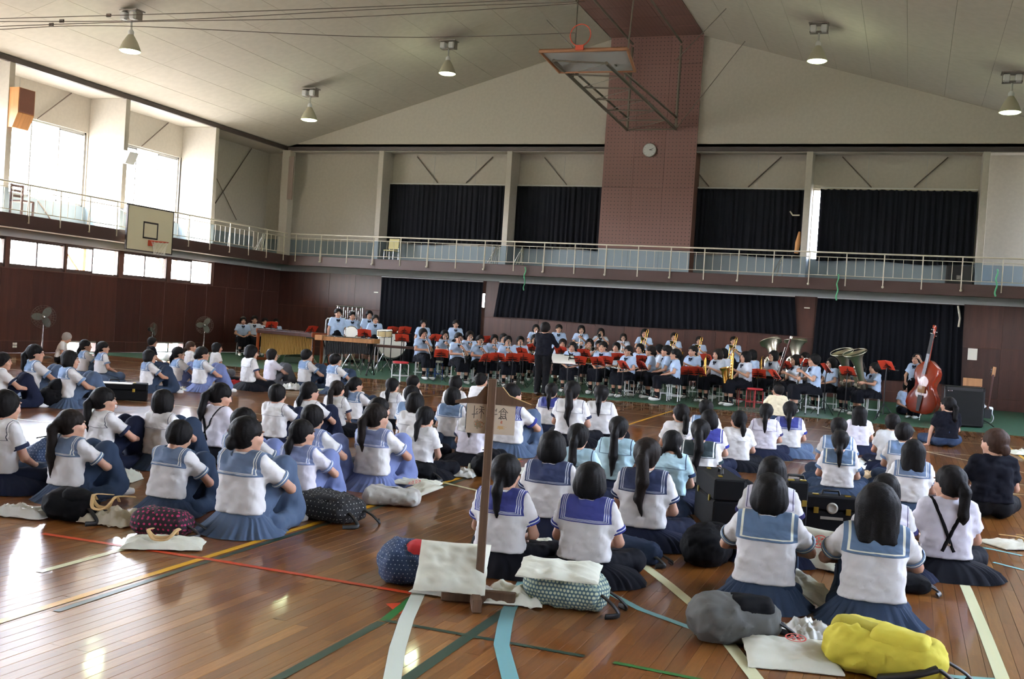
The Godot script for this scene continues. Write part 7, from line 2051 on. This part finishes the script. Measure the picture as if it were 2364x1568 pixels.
func make_percussion() -> void:
	# marimba with golden resonators
	var a := on_height(606, 832); var b := on_height(748, 852)
	a = V(-17.4, 0.008, -25.9); b = V(-15.2, 0.008, -25.3)
	var d := (b - a); var n := d.length()
	var t := thing("marimba", "long marimba with orange end frame and golden resonator tubes", "marimba", a, atan2(-d.z, d.x))
	var of: Material = mats["orange_wood"]
	for e in [0.0, n]:
		part("end_frame", sh().box(V(e, 0.86, 0), V(0.05, 0.12, 0.8), Basis(), 0.02).box(V(e, 0.42, -0.33), V(0.05, 0.8, 0.09), Basis(), 0.01).box(V(e, 0.42, 0), V(0.05, 0.8, 0.09), Basis(), 0.01).box(V(e, 0.42, 0.33), V(0.05, 0.8, 0.09), Basis(), 0.01).box(V(e, 0.05, 0), V(0.06, 0.08, 0.85), Basis(), 0.01), of, t)
	part("rail", sh().box(V(n / 2, 0.84, 0.38), V(n, 0.1, 0.03), Basis(), 0.004), mats["wall_wood_0"], t)
	part("rail", sh().box(V(n / 2, 0.84, -0.3), V(n, 0.1, 0.03), Basis(), 0.004), mats["wall_wood_0"], t)
	var count := 36
	var gold := mat("resonator_gold", rgb(170, 136, 76), 0.35, 0.8)
	for k in count:
		var x := 0.05 + (n - 0.1) * (k + 0.5) / count
		var ln := 0.62 - 0.2 * absf(k / float(count) - 0.2)
		part("bar", sh().box(V(x, 0.915, 0.1), V((n - 0.1) / count - 0.012, 0.02, 0.55 - 0.2 * k / count), Basis(), 0.003), mats["dark_maple"], t)
		part("resonator", sh().tube([V(x, 0.8, 0.26), V(x, 0.8 - ln, 0.26)], 0.022, 8), gold, t)
	# xylophone in front
	a = V(-13.75, 0.008, -22.95); b = V(-12.35, 0.008, -23.1); d = b - a; n = d.length()
	t = thing("xylophone", "bright wood xylophone with dark resonators on crossed legs", "xylophone", a, atan2(-d.z, d.x))
	part("end_box", sh().box(V(0, 0.86, 0), V(0.2, 0.13, 0.62), Basis(), 0.008), mats["bare_wood"], t)
	part("end_box", sh().box(V(n, 0.86, 0), V(0.06, 0.12, 0.4), Basis(), 0.008), mats["bare_wood"], t)
	part("rail", sh().box(V(n / 2, 0.85, 0.25), V(n, 0.1, 0.025), Basis(), 0.004), mats["bare_wood"], t)
	part("rail", sh().box(V(n / 2, 0.85, -0.25), V(n, 0.1, 0.025), Basis(), 0.004), mats["bare_wood"], t)
	for k in 26:
		var x := 0.12 + (n - 0.2) * (k + 0.5) / 26
		part("bar", sh().box(V(x, 0.915, 0), V((n - 0.2) / 26 - 0.01, 0.018, 0.42 - 0.1 * k / 26), Basis(), 0.003), mats["chrome"], t)
		part("resonator", sh().tube([V(x, 0.82, 0.15), V(x, 0.45 + 0.1 * k / 26, 0.15)], 0.02, 8), mats["black_metal"], t)
	for e in [0.1, n - 0.1]:
		part("leg", sh().tube([V(e, 0.8, -0.22), V(e, 0.03, 0.25)], 0.018, 6), mats["black_metal"], t)
		part("leg", sh().tube([V(e, 0.8, 0.22), V(e, 0.03, -0.25)], 0.018, 6), mats["black_metal"], t)
		for g in [-0.25, 0.25]: part("castor", sh().ball(V(e, 0.03, g), V(0.03, 0.03, 0.02)), mats["rubber"], t)
	# chimes
	var c := on_z(806, 745, -28.2); c.y = 0.008
	t = thing("chimes", "rack of hanging silver chime tubes behind the percussionists", "chimes", c, 0.5)
	part("base", sh().box(V(0, 0.06, 0), V(0.8, 0.06, 0.5), Basis(), 0.01), mats["black_metal"], t)
	for g in [-0.38, 0.38]: part("upright", sh().tube([V(g, 0.06, 0), V(g, 1.72, 0)], 0.02, 7), mats["chrome"], t)
	part("top_rail", sh().tube([V(-0.42, 1.72, 0), V(0.42, 1.72, 0)], 0.022, 7), mats["chrome"], t)
	for k in 11:
		part("chime_tube", sh().tube([V(-0.32 + 0.064 * k, 1.7 - (0.1 if k % 2 else 0.0), 0.05 if k % 2 else -0.05), V(-0.32 + 0.064 * k, 0.45 + 0.05 * k, 0.05 if k % 2 else -0.05)], 0.017, 8), mats["chrome"], t)
	# cymbal stand frame left of the tall percussionist
	c = on_z(752, 760, -25.6); c.y = 0.008
	t = thing("gong_frame", "bent white steel frame left of the tall percussionist", "frame", c, 0.4)
	part("tube_frame", sh().tube([V(0, 0.0, 0), V(0, 1.28, 0), V(0.03, 1.33, 0), V(0.5, 1.36, 0), V(0.5, 0.0, 0)], 0.022, 8), mats["steel_white"], t)
	# drums
	var drum := func(label: String, at: Vector3, r: float, dep: float, tilt: Basis, shell: Material, legs: bool) -> void:
		var o := thing("drum", label, "drum", at)
		part("shell", sh().lathe([Vector2(r, -dep / 2), Vector2(r, dep / 2)], Transform3D(tilt, Vector3.ZERO), 28), shell, o)
		for g in [-1.0, 1.0]:
			part("hoop", sh().tube(ring_pts(tilt * V(0, g * dep / 2, 0), r + 0.008, tilt.x, tilt.z, 28), 0.011, 6), mats["chrome"], o)
			part("drum_head", sh().lathe([Vector2(r - 0.005, g * (dep / 2 + 0.004)), Vector2(0.002, g * (dep / 2 + 0.005))], Transform3D(tilt, Vector3.ZERO), 28, false), mats["paper"], o)
		for k in 6: part("lug", sh().tube([tilt * V(cos(k) * (r + 0.012), -dep * 0.4, sin(k) * (r + 0.012)), tilt * V(cos(k) * (r + 0.012), dep * 0.4, sin(k) * (r + 0.012))], 0.007, 5), mats["chrome"], o)
		if legs:
			for k in 3:
				var an := TAU * k / 3
				part("stand_leg", sh().tube([V(0, -dep / 2, 0), V(0, -at.y * 0.5, 0), V(cos(an) * 0.3, -at.y + 0.02, sin(an) * 0.3)], 0.012, 6), mats["chrome"], o)
	var cream := mat("drum_cream", rgb(206, 184, 134), 0.4)
	drum.call("cream snare drum on a stand behind the red folder", on_z(888, 770, -24.6), 0.2, 0.16, turned(0.1), cream, true)
	drum.call("white bass drum on its side at the percussion's right", V(on_z(905, 780, -25.6).x, 0.75, -25.6), 0.38, 0.4, turned(PI / 2 - 0.1, 0.5), mats["steel_white"], true)
	drum.call("pale round drum standing behind the xylophone", on_z(812, 772, -24.0), 0.16, 0.3, turned(1.2, 0.4), cream, true)
	c = on_z(662, 764, -27.2)
	t = thing("cymbal_stand", "flat cymbal on a stand behind the marimba", "cymbal", V(c.x, 0.008, c.z))
	part("pole", sh().tube([V(0, 0.02, 0), V(0, c.y, 0)], 0.012, 6), mats["chrome"], t)
	part("cymbal", sh().lathe([Vector2(0.24, c.y - 0.01), Vector2(0.08, c.y + 0.01), Vector2(0.05, c.y + 0.035), Vector2(0.004, c.y + 0.04)], Transform3D(), 28, false), mats["brass"], t)
	for k in 3: part("leg", sh().tube([V(0, 0.3, 0), V(cos(TAU * k / 3) * 0.25, 0.01, sin(TAU * k / 3) * 0.25)], 0.009, 5), mats["chrome"], t)
	c = on_z(722, 782, -24.9)
	t = thing("cymbal_stand", "round tray on a chrome stand before the marimba", "stand", V(c.x, 0.008, c.z))
	part("pole", sh().tube([V(0, 0.02, 0), V(0, c.y, 0)], 0.014, 6), mats["chrome"], t)
	part("tray", sh().lathe([Vector2(0.2, c.y + 0.02), Vector2(0.2, c.y), Vector2(0.01, c.y)], Transform3D(), 24), mats["chrome"], t)
	for k in 3: part("leg", sh().tube([V(0, 0.3, 0), V(cos(TAU * k / 3) * 0.25, 0.01, sin(TAU * k / 3) * 0.25)], 0.009, 5), mats["chrome"], t)
	# small gear under the marimba, table with sticks on the right
	t = thing("equipment_case", "open green-grey case on the mat under the marimba", "case", on_height(678, 838), 0.3)
	part("tray", sh().box(V(0, 0.09, 0), V(0.5, 0.16, 0.3), Basis(), 0.01), mat("case_green", rgb(84, 104, 88), 0.6), t)
	part("lid", sh().box(V(0.05, 0.24, -0.17), V(0.5, 0.02, 0.26), turned(-0.9), 0.006), mats["case_green"], t)
	t = thing("stick_table", "narrow dark table behind the empty stool", "table", V(on_z(918, 796, -24.4).x, 0.008, -24.4), 0.2)
	part("table_top", sh().box(V(0, 0.72, 0), V(1.2, 0.06, 0.4), Basis(), 0.006), mats["wall_wood_1"], t)
	for g in [[-0.55, -0.15], [0.55, -0.15], [-0.55, 0.15], [0.55, 0.15]]: part("leg", sh().tube([V(g[0], 0, g[1]), V(g[0], 0.7, g[1])], 0.016, 6), mats["chrome"], t)
	# bass amplifier, chair, electric bass
	c = on_height(2218, 985)
	t = thing("bass_amplifier", "large black bass amplifier cabinet right of the double bass", "amplifier", V(c.x, 0.008, c.z), 0.1)
	part("cabinet", sh().box(V(0, 0.42, 0), V(0.78, 0.8, 0.42), Basis(), 0.02), mats["black_plastic"], t)
	part("grille", sh().box(V(0, 0.4, 0.212), V(0.7, 0.68, 0.012)), mat("grille_cloth", rgb(16, 16, 18), 0.9), t)
	part("badge", sh().box(V(-0.28, 0.72, 0.222), V(0.1, 0.02, 0.006)), mats["chrome"], t)
	for g in [-0.36, 0.36]: part("corner_guard", sh().box(V(g, 0.78, 0.19), V(0.06, 0.07, 0.06), Basis(), 0.01), mats["black_metal"], t)
	t = thing("school_chair", "wooden school chair behind the bass amplifier", "chair", V(c.x + 0.2, 0.008, c.z - 0.7), 0.1)
	part("backrest", sh().box(V(0, 0.9, 0), V(0.38, 0.17, 0.02), turned(-0.1), 0.008), mats["bare_wood"], t)
	part("seat", sh().box(V(0, 0.44, 0.2), V(0.38, 0.02, 0.38), Basis(), 0.006), mats["bare_wood"], t)
	for g in [-0.17, 0.17]:
		part("leg", sh().tube([V(g, 0, 0.0), V(g, 0.95, -0.02)], 0.012, 6), mats["chrome"], t)
		part("leg", sh().tube([V(g, 0, 0.38), V(g, 0.43, 0.36)], 0.012, 6), mats["chrome"], t)
	c = on_height(2272, 985)
	t = thing("electric_bass", "white electric bass guitar leaning on its stand", "bass guitar", V(c.x, 0.03, c.z), 0.5)
	t.rotation.z = -0.1
	var f := Field.new(V(-0.25, 0.0, -0.06), V(0.25, 0.55, 0.06), 0.014)
	f.bone(V(-0.06, 0.15, 0), V(0.07, 0.16, 0), 0.13, 0.12, 0.05); f.bone(V(-0.09, 0.3, 0), V(-0.1, 0.42, 0), 0.06, 0.04, 0.05); f.bone(V(0.08, 0.3, 0), V(0.1, 0.36, 0), 0.06, 0.045, 0.05); f.bone(V(0, 0.2, 0), V(0, 0.32, 0), 0.1, 0.09, 0.05)
	var gs := f.net()
	for i in gs.v.size(): gs.v[i].z *= 0.22
	part("body", gs, mats["steel_white"], t)
	part("pick_guard", sh().box(V(0.02, 0.25, 0.032), V(0.16, 0.2, 0.006), Basis(), 0.003), mats["black_plastic"], t)
	part("neck", sh().box(V(0, 0.7, 0.025), V(0.045, 0.75, 0.025), Basis(), 0.006), mats["dark_maple"], t)
	part("headstock", sh().box(V(0.01, 1.14, 0.015), V(0.075, 0.2, 0.018), Basis(), 0.006), mats["bare_wood"], t)
	for k in 4: part("tuning_peg", sh().box(V(-0.05, 1.08 + 0.045 * k, 0.015), V(0.03, 0.018, 0.012)), mats["chrome"], t)
	part("stand_fork", sh().tube([V(-0.15, -0.02, 0.15), V(-0.06, 0.06, 0.05), V(0, 0.1, -0.08), V(0.06, 0.06, 0.05), V(0.15, -0.02, 0.15)], 0.01, 6), mats["black_metal"], t)

func _ready() -> void:
	make_view()
	make_materials()
	make_floor()
	make_walls()
	make_ceiling()
	make_curtains()
	railing("cream steel railing along the far gallery", V(-19.61, 3.225, FAR_Z + 0.95), 0.0, 25, 1)
	railing("cream steel railing along the left gallery", V(-19.86, 3.225, FAR_Z + 1.3), -PI / 2, 34, 1)
	make_wardrobe()
	make_head()
	hand_open = make_hand(0.45)
	hand_grip = make_hand(0.95)
	make_hair()
	make_fittings()
	make_percussion()
	make_band()
	make_listeners()
	make_bags()
	make_sign()
